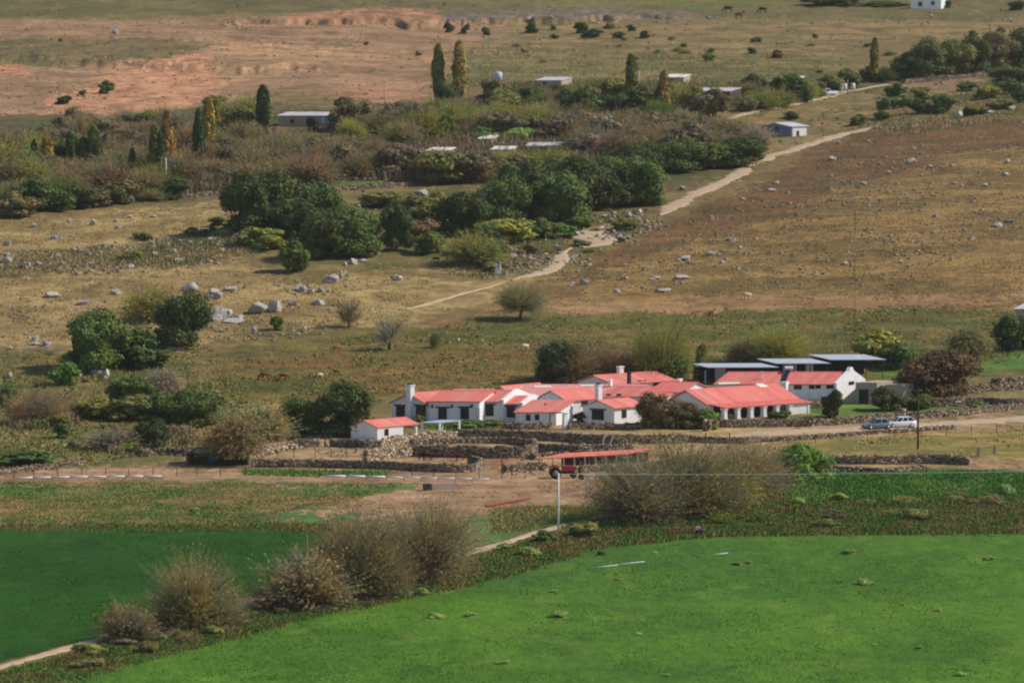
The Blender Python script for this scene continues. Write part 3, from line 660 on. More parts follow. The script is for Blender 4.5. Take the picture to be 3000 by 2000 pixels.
# stair block and yard walls of grey render at the gable
st = empty('stair_block', at(2506, 1182)); tag(st, 'grey rendered stair block with a dark doorway beside the bright gable', 'outbuilding')
f1 = Vector((math.cos(R(8)), -math.sin(R(8)), 0)); f2 = Vector((math.sin(R(45)), math.cos(R(45)), 0))
def SB(nm, a, b, c, d, e, f, mat, skew=None):
    mb = MB(); p = lambda u, v, z: f1 * u + f2 * v + Vector((0, 0, z))
    mb.hexa([p(a, c, e), p(b, c, e), p(b, d, e), p(a, d, e)], [p(a, c, f), p(b, c, f), p(b, d, f), p(a, d, f)]); return mb.build(nm, mat, st)
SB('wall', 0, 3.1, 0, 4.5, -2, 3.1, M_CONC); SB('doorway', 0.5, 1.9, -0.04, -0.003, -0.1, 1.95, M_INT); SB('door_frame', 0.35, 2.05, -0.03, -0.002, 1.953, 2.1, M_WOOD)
SB('ledge', 3.103, 5.6, 2.0, 4.4, -2, 2.7, M_CONC)
mb = MB(); p = lambda u, v, z: f1 * u + f2 * v + Vector((0, 0, z))
for k_ in range(8):
    u1_ = -0.003 - k_ * 0.32; z_ = 2.1 - k_ * 0.28
    mb.hexa([p(u1_ - 0.32, 0.2, -2), p(u1_, 0.2, -2), p(u1_, 1.3, -2), p(u1_ - 0.32, 1.3, -2)], [p(u1_ - 0.32, 0.2, z_), p(u1_, 0.2, z_), p(u1_, 1.3, z_), p(u1_ - 0.32, 1.3, z_)])
mb.build('stairs', M_CONC, st)

# --- open sheds with metal roofs
def open_shed(p, a1, a2, L, W, hf, hb, name, label, n=4, roof=M_SHEET, back=True, mat=M_DARK, over=0.3, panel=None, group=None, backmat=None, postr=0.07):
    O = at(*p); r = empty(name, O); tag(r, label, 'shed', group)
    e1 = Vector((math.cos(R(a1)), -math.sin(R(a1)), 0)); e2 = Vector((math.sin(R(a2)), math.cos(R(a2)), 0))
    P = lambda u, v, z: e1 * u + e2 * v + Vector((0, 0, z))
    mb = MB(); k = (hb - hf) / W
    mb.hexa([P(-over, -over, hf - over * k), P(L + over, -over, hf - over * k), P(L + over, W + over, hb + over * k), P(-over, W + over, hb + over * k)],
            [P(-over, -over, hf - over * k + 0.1), P(L + over, -over, hf - over * k + 0.1), P(L + over, W + over, hb + over * k + 0.1), P(-over, W + over, hb + over * k + 0.1)])
    mb.build('roof', roof, r)
    for j, v, hh in ((0, 0.05, hf), (1, W - 0.05, hb)):
        for i in range(n):
            u = 0.1 + (L - 0.2) * i / (n - 1); w_ = gz(O.x + P(u, v, 0).x, O.y + P(u, v, 0).y) - O.z - 0.5
            mb = MB(); mb.tube(P(u, v, w_), P(u, v, hh - 0.02), postr); mb.build('post', mat, r)
    if back:
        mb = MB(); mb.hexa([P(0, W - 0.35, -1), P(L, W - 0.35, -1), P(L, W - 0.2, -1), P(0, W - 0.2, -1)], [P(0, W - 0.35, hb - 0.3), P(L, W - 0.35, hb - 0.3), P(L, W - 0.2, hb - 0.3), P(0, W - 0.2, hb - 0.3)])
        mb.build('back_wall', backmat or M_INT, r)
    for (u0, u1, v, z0, z1, m_) in (panel or []):
        mb = MB(); mb.hexa([P(u0, v, z0), P(u1, v, z0), P(u1, v + 0.1, z0), P(u0, v + 0.1, z0)], [P(u0, v, z1), P(u1, v, z1), P(u1, v + 0.1, z1), P(u0, v + 0.1, z1)])
        mb.build('panel', m_, r)
    return r
GS = 'open sheds with grey metal roofs behind the farmstead'
M_LITE = mat_plain('pale_panel', (205, 205, 205), 0.8, 0.1, 1)
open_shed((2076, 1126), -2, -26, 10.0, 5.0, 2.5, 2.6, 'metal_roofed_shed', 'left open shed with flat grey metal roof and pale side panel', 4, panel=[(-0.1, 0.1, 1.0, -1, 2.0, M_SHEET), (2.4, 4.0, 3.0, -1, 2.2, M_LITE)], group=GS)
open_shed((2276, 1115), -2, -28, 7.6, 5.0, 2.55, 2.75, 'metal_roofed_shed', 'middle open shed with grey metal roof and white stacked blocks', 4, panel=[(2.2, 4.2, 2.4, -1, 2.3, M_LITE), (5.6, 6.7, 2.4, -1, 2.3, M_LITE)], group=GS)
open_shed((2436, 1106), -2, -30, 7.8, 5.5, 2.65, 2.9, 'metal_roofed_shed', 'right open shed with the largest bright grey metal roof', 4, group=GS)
# --- small house and shelter at the left front
h = House('cottage', 'small white cottage with red roof in front of the farmstead, left', 'house', (1028, 1284), 20, 52, 3.9, 4.4, 1.6, 2.4, 'W', over=0.12, ext=2.6, group=G_H)
h.win('R', (1127, 1256, 1138, 1276), 'door', lintel=False)
h.box_uv('porch_post', 3.55, 3.85, 6.6, 6.9, -2, 1.6, M_WHITE)
sh = open_shed((1233, 1278), 5, 60, 2.6, 3.2, 1.85, 2.0, 'porch_shelter', 'small shelter with pale flat roof on white pillars beside the cottage', 2, roof=M_SHEET, back=False, mat=M_WHITE, over=0.15, postr=0.17)

# --- red-roofed animal shed in the corral
open_shed((1585, 1370), -24, 60, 12.4, 3.4, 1.2, 1.6, 'corral_shed', 'long low red-roofed animal shed on wooden posts in the corral', 9, roof=M_ROOF, mat=M_PALEWOOD, over=0.35, postr=0.09)

# --- distant buildings
GD = 'distant houses on the far side of the valley'
h = House('distant_house', 'long low house with pale roof and bluish porch beside the far poplar', 'house', (815, 370), 0, 20, 14.5, 5.5, 2.2, 2.7, 'S', roof=M_SHEET, wall=M_CONC, group=GD)
for u_ in (9.3, 10.6, 11.9, 13.2): h.box_uv('porch_bay', u_, u_ + 0.9, -0.08, -0.003, 0.6, 2.1, M_LITE)
h.win('F', (850, 350, 862, 362), lintel=False)
h.box_uv('porch_wall', 9.0, 14.4, -0.5, -0.09, -1.5, 0.6, M_PINKBR)
h = House('field_hut', 'little grey hut with white end wall above the dirt road', 'house', (2230, 403), 8, 60, 6.4, 4.0, 2.3, 3.0, 'W', roof=M_SHEET, wall=mat_plain('slate_wall', (118, 122, 138), 0.9, 0.1, 1), group=GD)
h.win('F', (2270, 372, 2282, 384), lintel=False); h.box_uv('white_facing', 6.403, 6.46, 0.3, 3.8, -0.5, 2.1, M_WHITE); h.box_uv('doorway', 6.463, 6.49, 1.2, 1.9, -0.3, 1.4, M_INT)
for (p_, L_, W_, hf_, lab, m_) in (
    ((1568, 262), 6.0, 6.0, 2.0, 'bluish metal roof low among trees left of the green poplar', M_SHEET),
    ((1946, 246), 4.6, 4.0, 1.5, 'narrow pale metal roof just right of the orange poplar', M_WHSHEET),
    ((2014, 308), 9.4, 6.5, 3.0, 'pale blue metal roof over a reddish wall right of the orange poplar', M_SHEET),
    ((1248, 466), 4.6, 3.0, 1.6, 'pale flat roof of a shack left of the dark shrub in the thicket', M_WHSHEET),
    ((1400, 436), 2.8, 3.0, 2.0, 'small shack with a light slanted roof in the thicket', M_WHSHEET),
    ((1440, 462), 4.2, 2.2, 1.6, 'white strip-roofed shack among the bushes', M_WHSHEET),
    ((1540, 450), 5.2, 2.2, 1.5, 'shack with grey roof and white sheet beside the orange hut', M_SHEET),
    ((1610, 452), 2.0, 2.4, 1.7, 'small orange hut at the right end of the shacks', M_PINKBR),
    ((2282, 252), 5.2, 2.0, 1.6, 'thin pale roof over the trees left of the white pickup', M_WHSHEET)):
    hh = House('shack', lab, 'shack', p_, 0, 25, L_, W_, hf_, hf_ + 0.5, 'S', roof=m_, wall=M_PINKBR if 'small orange hut' in lab else (M_WOOD if 'reddish' in lab else M_CONC), over=0.2, group=GD)
    hh.box_uv('doorway', L_ * 0.3, L_ * 0.3 + 0.8, -0.05, -0.003, -0.5, hf_ - 0.3, M_INT)
h = House('distant_house', 'pale house cut by the top edge of the picture on the right', 'house', (2668, 26), 0, 30, 9.0, 6, 2.6, 4.0, 'L', roof=M_SHEET, wall=M_WHITE, group=GD)
h.win('F', (2690, 6, 2702, 20), lintel=False); h.win('F', (2728, 4, 2738, 16), lintel=False)
h = House('distant_house', 'grey edge of a shed roof at the far right above the lawn', 'shed', (2975, 935), 0, 30, 5, 5, 1.6, 2.3, 'S', roof=M_SHEET, wall=M_CONC, group=GD)

# --- water tank on its tower
O = at(1460, 276); t = empty('water_tank_tower', O); tag(t, 'grey water tank on a lattice tower above the far valley', 'water tank')
mb = MB(); s_ = 1 / ppm(O); H_ = 36 * s_
for a, b in ((-.7, -.7), (.7, -.7), (.7, .7), (-.7, .7)): mb.tube((a * 1.2, b * 1.2, -1), (a, b, H_), 0.11)
mb.tube((-.7, -.7, H_ * .5), (.7, .7, H_ * .5), .06); mb.tube((-.7, -.7, H_ * .25), (.7, -.7, H_ * .7), .06); mb.build('frame', M_SHEET, t)
mb = MB(); mb.lathe([(0.1, H_), (1.0, H_ + 0.05), (1.0, H_ + 1.9), (0.8, H_ + 2.2), (0.15, H_ + 2.35)], 16, c=(-.1, 0, 0)); mb.build('tank', M_SHEET, t, smooth=True)
# ---------------------------------------------------------------- dry stone walls
STONEC = np.array([lin(c) for c in ((158, 136, 110), (134, 114, 92), (174, 154, 128), (110, 94, 78), (152, 124, 98), (190, 172, 148))])
CUBE = np.array([(-1, -1, -1), (1, -1, -1), (1, 1, -1), (-1, 1, -1), (-1, -1, 1), (1, -1, 1), (1, 1, 1), (-1, 1, 1)], float) * 0.5
CF = np.array([(3, 2, 1, 0), (4, 5, 6, 7), (0, 1, 5, 4), (1, 2, 6, 5), (2, 3, 7, 6), (3, 0, 4, 7)])
def stones_mesh(name, C, S, A, col, mat=M_STONE, jit=0.09):
    """C centres, S sizes (n,3), A yaw (n) -> one mesh of rough blocks"""
    n = len(C)
    v = np.repeat(CUBE[None], n, 0) * (1 + (rng.random((n, 8, 3)) - 0.5) * jit * 2)
    v = v * S[:, None, :]
    tx = (rng.random(n) - 0.5) * 0.22
    y2 = v[..., 1] * np.cos(tx)[:, None] - v[..., 2] * np.sin(tx)[:, None]; z2 = v[..., 1] * np.sin(tx)[:, None] + v[..., 2] * np.cos(tx)[:, None]
    ca, sa = np.cos(A)[:, None], np.sin(A)[:, None]
    x3 = v[..., 0] * ca - y2 * sa; y3 = v[..., 0] * sa + y2 * ca
    v = np.stack([x3, y3, z2], -1) + C[:, None, :]
    f = (CF[None] + (np.arange(n) * 8)[:, None, None]).reshape(-1, 4)
    return mesh_np(name, v.reshape(-1, 3), f, mat, np.repeat(col, 8, 0))
G_W = 'dry stone walls around the farmstead and its corrals'
def stone_wall(pts, hgt, thick, label, rubble=0.0, group=G_W, hvar=0.07):
    hgt = hgt * 0.88
    c = smooth_pts([at(*p) for p in pts], 0.28)
    d = np.gradient(c, axis=0); d /= np.linalg.norm(d, axis=1)[:, None] + 1e-9
    nr = np.stack([-d[:, 1], d[:, 0]], 1); n = len(c); zg = Z(c[:, 0], c[:, 1])
    hh = hgt * (1 + hvar * (vn(np.arange(n) / 7., np.zeros(n), len(pts)) - 0.5) * 2)
    O = Vector((c[0, 0], c[0, 1], zg[0]))
    Cs, Ss, As = [], [], []
    ch = 0.2; nc = int(math.ceil(hgt * 1.2 / ch))
    for k in range(-1, nc):
        z = ch * (k + 0.5)
        ok = z < hh
        th = thick * (1 - 0.22 * max(z, 0) / hgt)
        for side in (-1, 1):
            p = c + d * ((k % 2) * 0.14) + nr * (side * th * 0.25)
            q = np.concatenate([p, (zg + z)[:, None]], 1)[ok]; m = len(q)
            q += (rng.random((m, 3)) - 0.5) * (0.045 + rubble * 0.6)
            s = np.stack([0.40 + 0.12 * rng.random(m), th * 0.56 + 0.05 * rng.random(m), 0.24 + 0.08 * rng.random(m)], 1)
            Cs.append(q); Ss.append(s); As.append(np.arctan2(d[ok][:, 1], d[ok][:, 0]) + (rng.random(m) - 0.5) * (0.10 + rubble))
    m = int(n * (0.35 + rubble * 8)); i = rng.integers(0, n, m)           # cap stones and fallen ones
    off = (rng.random(m) - 0.5) * thick * (0.6 + rubble * 5)
    p = c[i] + nr[i] * off[:, None]; top = np.where(np.abs(off) < thick * 0.45, hh[i] + 0.02, 0.08)
    Cs.append(np.concatenate([p, (Z(p[:, 0], p[:, 1]) * 0 + zg[i] + top)[:, None]], 1))
    Ss.append(0.15 + rng.random((m, 3)) * 0.24); As.append(rng.random(m) * 6.28)
    C = np.concatenate(Cs); S = np.concatenate(Ss); A = np.concatenate(As)
    col = STONEC[rng.integers(0, 6, len(C))] * (0.42 + 0.40 * rng.random((len(C), 1))) * (1.75 if 'sunlit' in label and 'curve' not in label else 1.0)  # walls labelled sunlit get brighter stones: sunlight painted into their colour
    o = link('stone_wall', stones_mesh('stone_wall', C - np.array(O), S, A, col), loc=O)
    return tag(o, label, 'stone wall', group, 'thing')
stone_wall([(1336, 1284), (1420, 1285), (1500, 1287), (1640, 1293), (1750, 1299), (1860, 1300), (2010, 1298)], 1.35, 0.8, 'long dark stone wall running below the houses, uppermost corral wall')
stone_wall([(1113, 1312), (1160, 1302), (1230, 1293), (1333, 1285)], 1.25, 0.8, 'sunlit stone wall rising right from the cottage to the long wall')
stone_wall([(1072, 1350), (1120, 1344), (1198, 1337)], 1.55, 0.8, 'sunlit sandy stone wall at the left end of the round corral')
stone_wall([(1200, 1335), (1270, 1338), (1400, 1340), (1500, 1341), (1545, 1339), (1568, 1332), (1560, 1318)], 1.65, 0.85, 'curved dark stone wall of the round corral')
stone_wall([(1205, 1306), (1300, 1300), (1400, 1298), (1500, 1300), (1556, 1308)], 0.9, 0.7, 'low far side of the round corral wall')
stone_wall([(1572, 1330), (1640, 1333), (1700, 1334), (1790, 1333), (1850, 1331)], 1.6, 0.75, 'dark stone wall behind the red-roofed animal shed')
stone_wall([(1560, 1345), (1600, 1340), (1660, 1338)], 0.6, 1.2, 'tumbled rubble wall at the left end of the animal shed', rubble=0.3)
stone_wall([(742, 1368), (830, 1368), (950, 1369), (1100, 1373), (1250, 1380), (1345, 1383), (1392, 1380), (1408, 1366), (1380, 1358)], 1.1, 0.8, 'long dark front stone wall ending in a sunlit curve')
stone_wall([(1480, 1382), (1530, 1379), (1590, 1376)], 1.0, 0.9, 'short stone wall between the corral gate and the tractor')
stone_wall([(1700, 1384), (1770, 1380), (1860, 1376), (1940, 1372)], 0.9, 0.8, 'low stone wall right of the tractor below the red roof')
stone_wall([(1478, 1256), (1540, 1257), (1608, 1256)], 0.95, 0.7, 'short garden stone wall left of the white gate pillar')
stone_wall([(1667, 1258), (1760, 1258), (1850, 1257), (1920, 1254), (1990, 1250)], 1.0, 0.7, 'garden stone wall in front of the chimney house')
stone_wall([(2112, 1251), (2180, 1251), (2250, 1250), (2350, 1249)], 1.15, 0.8, 'stone terrace wall below the white columns')
stone_wall([(2378, 1247), (2450, 1244), (2520, 1239), (2600, 1231)], 1.0, 0.8, 'stone garden wall behind the dark parked car')
stone_wall([(2668, 1228), (2760, 1221), (2850, 1212), (2930, 1203), (3060, 1188)], 1.0, 0.8, 'stone wall along the road right of the power pole')
stone_wall([(2020, 1294), (2110, 1298), (2180, 1300), (2215, 1297)], 0.9, 0.7, 'end of stone wall by the concrete posts left of the road')
stone_wall([(2215, 1294), (2300, 1290), (2400, 1284), (2500, 1276), (2600, 1268), (2700, 1262), (2790, 1256)], 0.45, 0.7, 'low stone edging below the road and parked cars', rubble=0.1)
stone_wall([(2395, 1356), (2500, 1358), (2600, 1359), (2720, 1357), (2790, 1359), (2832, 1362)], 1.25, 0.8, 'long dark stone wall right of the bright green tree')
stone_wall([(2400, 1373), (2500, 1377), (2600, 1384), (2660, 1380), (2700, 1372)], 0.35, 1.4, 'line of tumbled rubble below the right stone wall', rubble=0.4)
stone_wall([(2650, 1192), (2760, 1190), (2880, 1188), (2960, 1192), (3080, 1186)], 1.25, 0.7, 'dark retaining wall across the lawn on the right')
stone_wall([(2640, 1156), (2750, 1154), (2840, 1150), (2920, 1144), (3080, 1138)], 1.15, 0.7, 'upper dark stone wall at the right edge')
stone_wall([(2915, 1122), (2960, 1119), (3010, 1116)], 0.7, 1.6, 'pinkish rubble heap wall above the upper right wall', rubble=0.35)
stone_wall([(2350, 1196), (2390, 1195), (2440, 1193)], 1.2, 0.4, 'brown retaining wall under the long white house')
stone_wall([(405, 1334), (470, 1330), (560, 1332), (640, 1333)], 0.8, 1.4, 'pale rubble stone wall left of the big pepper tree', rubble=0.25)
stone_wall([(865, 1308), (900, 1309), (930, 1308)], 1.1, 0.8, 'short dark stone wall by the wooden gate posts')
stone_wall([(972, 1308), (1010, 1309), (1060, 1311), (1108, 1312)], 1.1, 0.8, 'dark stone wall below the white cottage')
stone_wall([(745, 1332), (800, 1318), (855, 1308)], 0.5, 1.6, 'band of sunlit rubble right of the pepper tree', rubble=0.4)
stone_wall([(-40, 1396), (60, 1382), (130, 1374), (190, 1366), (245, 1362)], 0.75, 0.7, 'stone wall crossing the lower left among bushes')
stone_wall([(480, 584), (560, 579), (640, 573), (720, 569)], 0.9, 0.7, 'dark far stone wall along the left thicket edge', group='far stone walls')
stone_wall([(975, 560), (1050, 556), (1110, 552), (1200, 545)], 1.0, 0.8, 'far stone wall below the green strip', group='far stone walls')
stone_wall([(940, 532), (1020, 530), (1100, 530)], 0.6, 0.7, 'far low stone wall edging the green strip', group='far stone walls')
stone_wall([(2645, 245), (2700, 240), (2800, 232), (2880, 222)], 1.0, 1.5, 'pinkish rubble bank below the dark far grove', rubble=0.2, group='far stone walls')

# stone hut with flat rubble roof under the pepper tree
O = at(545, 1362); t = empty('stone_hut', O); tag(t, 'low stone hut with a rubble-covered roof in deep shade by the pepper tree', 'hut')
n = 900; c = np.stack([rng.random(n) * 8.2, rng.random(n) * 3.4, 1.75 + rng.random(n) * 0.12], 1)
ss = 0.2 + rng.random((n, 3)) * 0.28; cc = STONEC[rng.integers(0, 6, n)] * 1.1
link('roof', stones_mesh('roof', c, ss, rng.random(n) * 6, cc), t)
mb = MB(); mb.box(0, 8.2, 3.0, 3.4, -2, 1.7); mb.box(0, 0.4, 0.02, 2.997, -2, 1.7); mb.box(7.8, 8.2, 0.02, 2.997, -2, 1.7); mb.build('wall', mat_plain('hut_stone', (112, 100, 88), 0.95, 0.3, 2), t)
for u in (0.3, 2.9, 5.4, 7.9):
    mb = MB(); mb.tube((u, -0.02, -0.5), (u, -0.02, 1.66), 0.09); mb.build('post', M_WOOD, t)
b = MB(); b.lathe([(0.5, 0), (0.62, 0.1), (0.6, 1.0), (0.52, 1.1), (0.2, 1.15)], 14); o = b.build('barrel', M_BLUE, None, True); o.location = at(622, 1360) + Vector((0, 0.8, 0)); tag(o, 'blue plastic barrel in the shade of the stone hut', 'barrel')

# ---------------------------------------------------------------- boulders and stones
def rock_mesh(name, seed, squash=0.7, sharp=0.0):
    r = np.random.default_rng(seed); bm = bmesh.new(); bmesh.ops.create_icosphere(bm, subdivisions=3, radius=0.5)
    v = np.array([q.co for q in bm.verts]); nrm = v / np.linalg.norm(v, axis=1)[:, None]
    for k in range(12):                                       # chipped by planes
        a = r.normal(size=3); a /= np.linalg.norm(a); dd = 0.16 + 0.22 * r.random(); s = v @ a - dd
        v = v - a[None] * np.where(s > 0, s * (0.85 + sharp), 0)[:, None]
    v += nrm * ((fbm(nrm[:, 0] * 3 + seed, nrm[:, 1] * 3 + nrm[:, 2] * 2.3, seed, 3) - 0.5) * 0.26)[:, None]
    v[:, 2] *= squash; v[:, 2] -= v[:, 2].min() * 0.55
    sz = (v.max(0) - v.min(0)); v[:, :2] /= max(sz[0], 1e-6); v[:, 2] /= v[:, 2].max()
    f = np.array([[w_.index for w_ in q.verts] for q in bm.faces]); bm.free()
    base_c = lin((190, 180, 168)) * (0.70 + 0.35 * fbm(v[:, 0] * 4 + seed, v[:, 1] * 4 + v[:, 2] * 3, seed + 3, 3))[:, None]
    return mesh_np(name, v, f, M_ROCK, base_c)
ROCKS = [rock_mesh('boulder', 40 + i, 0.7, 0.12) for i in range(7)]
PEAKR = rock_mesh('boulder', 77, 1.3, 0.25)
def rock(cx, by, wpx, hpx, label, group=None, mesh=None, name='boulder', cat='boulder'):
    P = at(cx, by); k = ppm(P); wm = wpx / k; hm = hpx / k
    o = link(name, mesh or random.choice(ROCKS), loc=P - Vector((0, 0, 0.08 * hm)))
    o.rotation_euler = (0, 0, random.uniform(0, 6.28)); o.scale = (wm, wm * random.uniform(0.6, 1.0), hm * 0.95)
    return tag(o, label, cat, group)
G_B = 'large pale boulders on the left slope'
for a in [
 (806, 912, 52, 42, 'tall pointed white boulder, the brightest of the slope', 1), (742, 917, 70, 38, 'broad grey boulder just left of the pointed white boulder', 0),
 (655, 932, 80, 42, 'large grey boulder beside the dark green tree', 0), (700, 936, 40, 22, 'smaller slab at the right foot of the large grey boulder', 0),
 (672, 944, 75, 14, 'flat pinkish slab under the large grey boulder', 0), (630, 940, 36, 24, 'grey rock half hidden left of the large grey boulder', 0),
 (1005, 812, 26, 24, 'small pointed white boulder above the pair of grey ones', 1), (974, 828, 50, 30, 'grey boulder touching the small pointed white one', 0),
 (872, 850, 34, 20, 'left rock of the grey row above the pointed boulder', 0), (888, 854, 30, 22, 'middle rock of the grey row above the pointed boulder', 0), (908, 860, 24, 16, 'white rock at the right end of the grey row', 0), (940, 855, 28, 18, 'dark-footed rock below the pair of boulders', 0),
 (1163, 820, 46, 18, 'flat pinkish boulder alone in the dry grass', 0), (935, 892, 44, 20, 'low dark-sided slab left of the bare bushes', 0), (860, 894, 34, 16, 'low grey slab right of the pointed boulder', 0),
 (625, 862, 40, 22, 'rounded grey rock above the dark green tree', 0), (640, 874, 32, 24, 'pair of grey rocks beside the dark green tree, left one', 0), (612, 878, 28, 18, 'small rock of the group left of the grey pair', 0), (680, 850, 50, 12, 'long low rock right of the grey pair', 0),
 (550, 850, 50, 30, 'grey rock behind the olive bush', 0), (340, 862, 38, 20, 'flat grey rock with a dark left face', 0), (150, 870, 46, 20, 'wide low grey rock far left', 0), (250, 892, 40, 14, 'low grey rocks left of the olive bush', 0),
 (268, 660, 24, 22, 'rounded dark-sided boulder on the upper dry field', 0), (340, 650, 24, 12, 'low grey rock right of the rounded dark-sided boulder', 0), (205, 650, 22, 12, 'small rock left of the rounded dark-sided boulder', 0), (95, 666, 24, 14, 'grey rock near the left edge of the upper dry field', 0), (165, 700, 40, 14, 'flat grey outcrop on the upper dry field', 0), (345, 668, 20, 14, 'small rock pair on the upper dry field', 0), (378, 638, 28, 10, 'flat rock near the hedge on the upper dry field', 0), (450, 636, 28, 8, 'flat pale rock by the far stone wall', 0),
 (20, 770, 34, 24, 'dark boulder at the left edge', 0), (75, 785, 30, 22, 'grey boulder near the left edge', 0), (22, 720, 30, 16, 'dark outcrop high at the left edge', 0), (112, 778, 18, 14, 'small dark boulder near the left edge below the others', 0),
 (1459, 806, 20, 46, 'upright grey standing stone beside the round bushes', 1), (1440, 772, 26, 20, 'tilted grey slab by the round bushes', 0),
 (1048, 612, 22, 16, 'rounded grey rock right of the big dark trees', 0), (1240, 572, 46, 20, 'wide grey boulder above the olive shrubs', 0), (980, 530, 18, 12, 'white rock on the green strip', 0), (1085, 513, 20, 8, 'pale rock on the bright green patch', 0),
 (1035, 772, 30, 20, 'grey boulder below the dark round trees', 0), (1012, 778, 22, 14, 'small boulder below the dark round trees', 0), (1065, 768, 22, 12, 'pinkish rock below the dark round trees', 0), (1105, 746, 24, 10, 'pale rock at the foot of the single round tree', 0),
 (1697, 650, 30, 22, 'pale boulder above the road bend', 0), (1835, 634, 24, 18, 'boulder group left piece beside the upper road end', 0), (1870, 628, 28, 20, 'boulder group right piece beside the upper road end', 0), (1795, 652, 26, 16, 'pale rock just above the road bend', 0), (1817, 700, 26, 14, 'pale rock right of the road bend', 0),
 (1708, 832, 28, 18, 'grey boulder with dark left face on the right slope', 0), (1675, 836, 20, 14, 'rounded grey rock left of the dark-faced one', 0), (1825, 820, 28, 14, 'rounded pale rock on the right slope', 0), (1920, 818, 36, 12, 'pale rock in the middle row of the right slope', 0), (1995, 816, 48, 14, 'long low pale rock on the right slope', 0), (1808, 856, 22, 14, 'small pale rock below the middle row', 0), (1940, 852, 44, 10, 'flat grey rocks near the pink band', 0),
 (2085, 748, 30, 16, 'grey rock with a dark side mid-slope', 0), (2010, 762, 40, 16, 'grey outcrop in the middle of the right slope', 0), (2140, 706, 30, 14, 'grey stony outcrop upper mid-slope', 0), (2088, 645, 14, 10, 'small white rock below the road', 0), (2260, 560, 26, 10, 'flat white rock near the road', 0), (2273, 538, 20, 12, 'pale rock near the road', 0), (1997, 556, 22, 14, 'white-topped rock left of the road', 0),
 (2742, 636, 22, 15, 'brightest white rock on the right slope', 0), (2725, 492, 34, 12, 'dark-shadowed rock high on the right slope', 0), (2665, 480, 36, 20, 'grey rock group high on the right slope', 0), (2528, 540, 22, 10, 'dark-faced rock above the mast', 0), (2440, 468, 40, 14, 'wide pale outcrop below the road top', 0), (2950, 478, 24, 16, 'rock near the right edge, high', 0), (2945, 514, 22, 12, 'pale rock near the right edge', 0),
 (2920, 664, 30, 16, 'dark-footed grey rock near the right edge', 0), (2960, 652, 36, 10, 'long grey rock near the right edge', 0), (2470, 774, 24, 12, 'pinkish rock below the mast', 0), (2825, 676, 18, 10, 'small rock right slope below the white one', 0), (2640, 770, 16, 10, 'yellowish small rock low on the right slope', 0), (2900, 330, 50, 8, 'line of flat grey slabs below the right shrubs', 0), (2850, 330, 30, 10, 'grey slabs below the right shrubs, left piece', 0), (2965, 322, 30, 14, 'grey slabs below the right shrubs, right piece', 0), (2805, 345, 34, 24, 'pale broken rock among low shrubs', 0),
 (308, 1106, 40, 30, 'grey boulder pair right piece under the dark left trees', 0), (280, 1098, 30, 20, 'white boulder beside the grey pair under the left trees', 0), (225, 1102, 26, 12, 'low pale rock under the left trees', 0), (520, 1026, 52, 14, 'flat dark rock under the dark green tree', 0), (135, 1012, 30, 24, 'white rock in the stony patch left', 0), (105, 998, 22, 18, 'grey rock in the stony patch left', 0), (25, 1105, 26, 20, 'pale rock at the lower left edge', 0), (28, 1160, 26, 18, 'lower pale rock at the left edge', 0),
 (1551, 60, 22, 14, 'bright white rock on the far terrace edge', 0), (1614, 54, 14, 10, 'white rock right of the bright one on the far terrace', 0), (1795, 60, 16, 10, 'white rock in the middle of the far terrace row', 0), (2074, 55, 18, 9, 'pale rock near the horses', 0), (338, 100, 34, 18, 'dark outcrop alone on the far pink slope', 0), (2727, 52, 12, 12, 'white crescent-shaped rock far right', 0), (2860, 40, 10, 8, 'small white rock near the top right corner', 0),
]:
    rock(a[0], a[1], a[2], a[3], a[4], G_B if a[0] < 1300 else 'pale boulders on the right slope', PEAKR if a[5] else None)
# smaller loose rocks, by patch
def rocks_in(poly, n, w0, w1, label, group):
    xs = [p[0] for p in poly]; ys = [p[1] for p in poly]; k = 0
    while k < n:
        x, y = random.uniform(min(xs), max(xs)), random.uniform(min(ys), max(ys))
        if not in_poly(np.array([x]), np.array([y]), poly)[0]: continue
        w_ = random.uniform(w0, w1) * random.uniform(0.6, 1.2)
        rock(x, y, w_, w_ * random.uniform(0.4, 0.75), label, group, name='rock', cat='rock'); k += 1
rocks_in([(350, 760), (480, 700), (700, 690), (760, 720), (700, 755), (480, 780), (380, 790)], 46, 10, 24, 'loose grey rock in the dense rubble band across the left dry field', 'rocks of the rubble band, left field')
rocks_in([(0, 740), (330, 720), (350, 770), (0, 800)], 20, 8, 20, 'loose rock in the sparse left part of the rubble band', 'rocks of the sparse left rubble')
rocks_in([(0, 970), (150, 980), (140, 1030), (0, 1030)], 20, 8, 20, 'loose rock in the stony patch at the left edge', 'rocks of the left edge patch')
rocks_in([(1380, 800), (1470, 720), (1680, 640), (1900, 620), (1900, 660), (1760, 740), (1650, 800), (1480, 810)], 46, 8, 22, 'loose rock scattered around the road bends', 'rocks around the road bends')
rocks_in([(2150, 540), (2500, 400), (2950, 440), (2950, 560), (2500, 600), (2200, 640)], 24, 8, 20, 'loose rock high on the right slope', 'rocks high on the right slope')
rocks_in([(1700, 800), (2000, 700), (2700, 650), (2950, 700), (2700, 800), (1800, 850)], 20, 7, 18, 'loose rock on the middle of the right slope', 'rocks on the middle of the right slope')
rocks_in([(650, 950), (780, 930), (1000, 960), (900, 1000), (680, 990)], 16, 8, 20, 'loose rock below the big pale boulders', 'rocks below the big boulders')
rocks_in([(100, 66), (800, 62), (1500, 52), (2300, 50), (2950, 50), (2950, 58), (800, 72), (100, 84)], 22, 4, 9, 'tiny white rock in the row along the far terrace edge', 'white rocks along the far terrace')
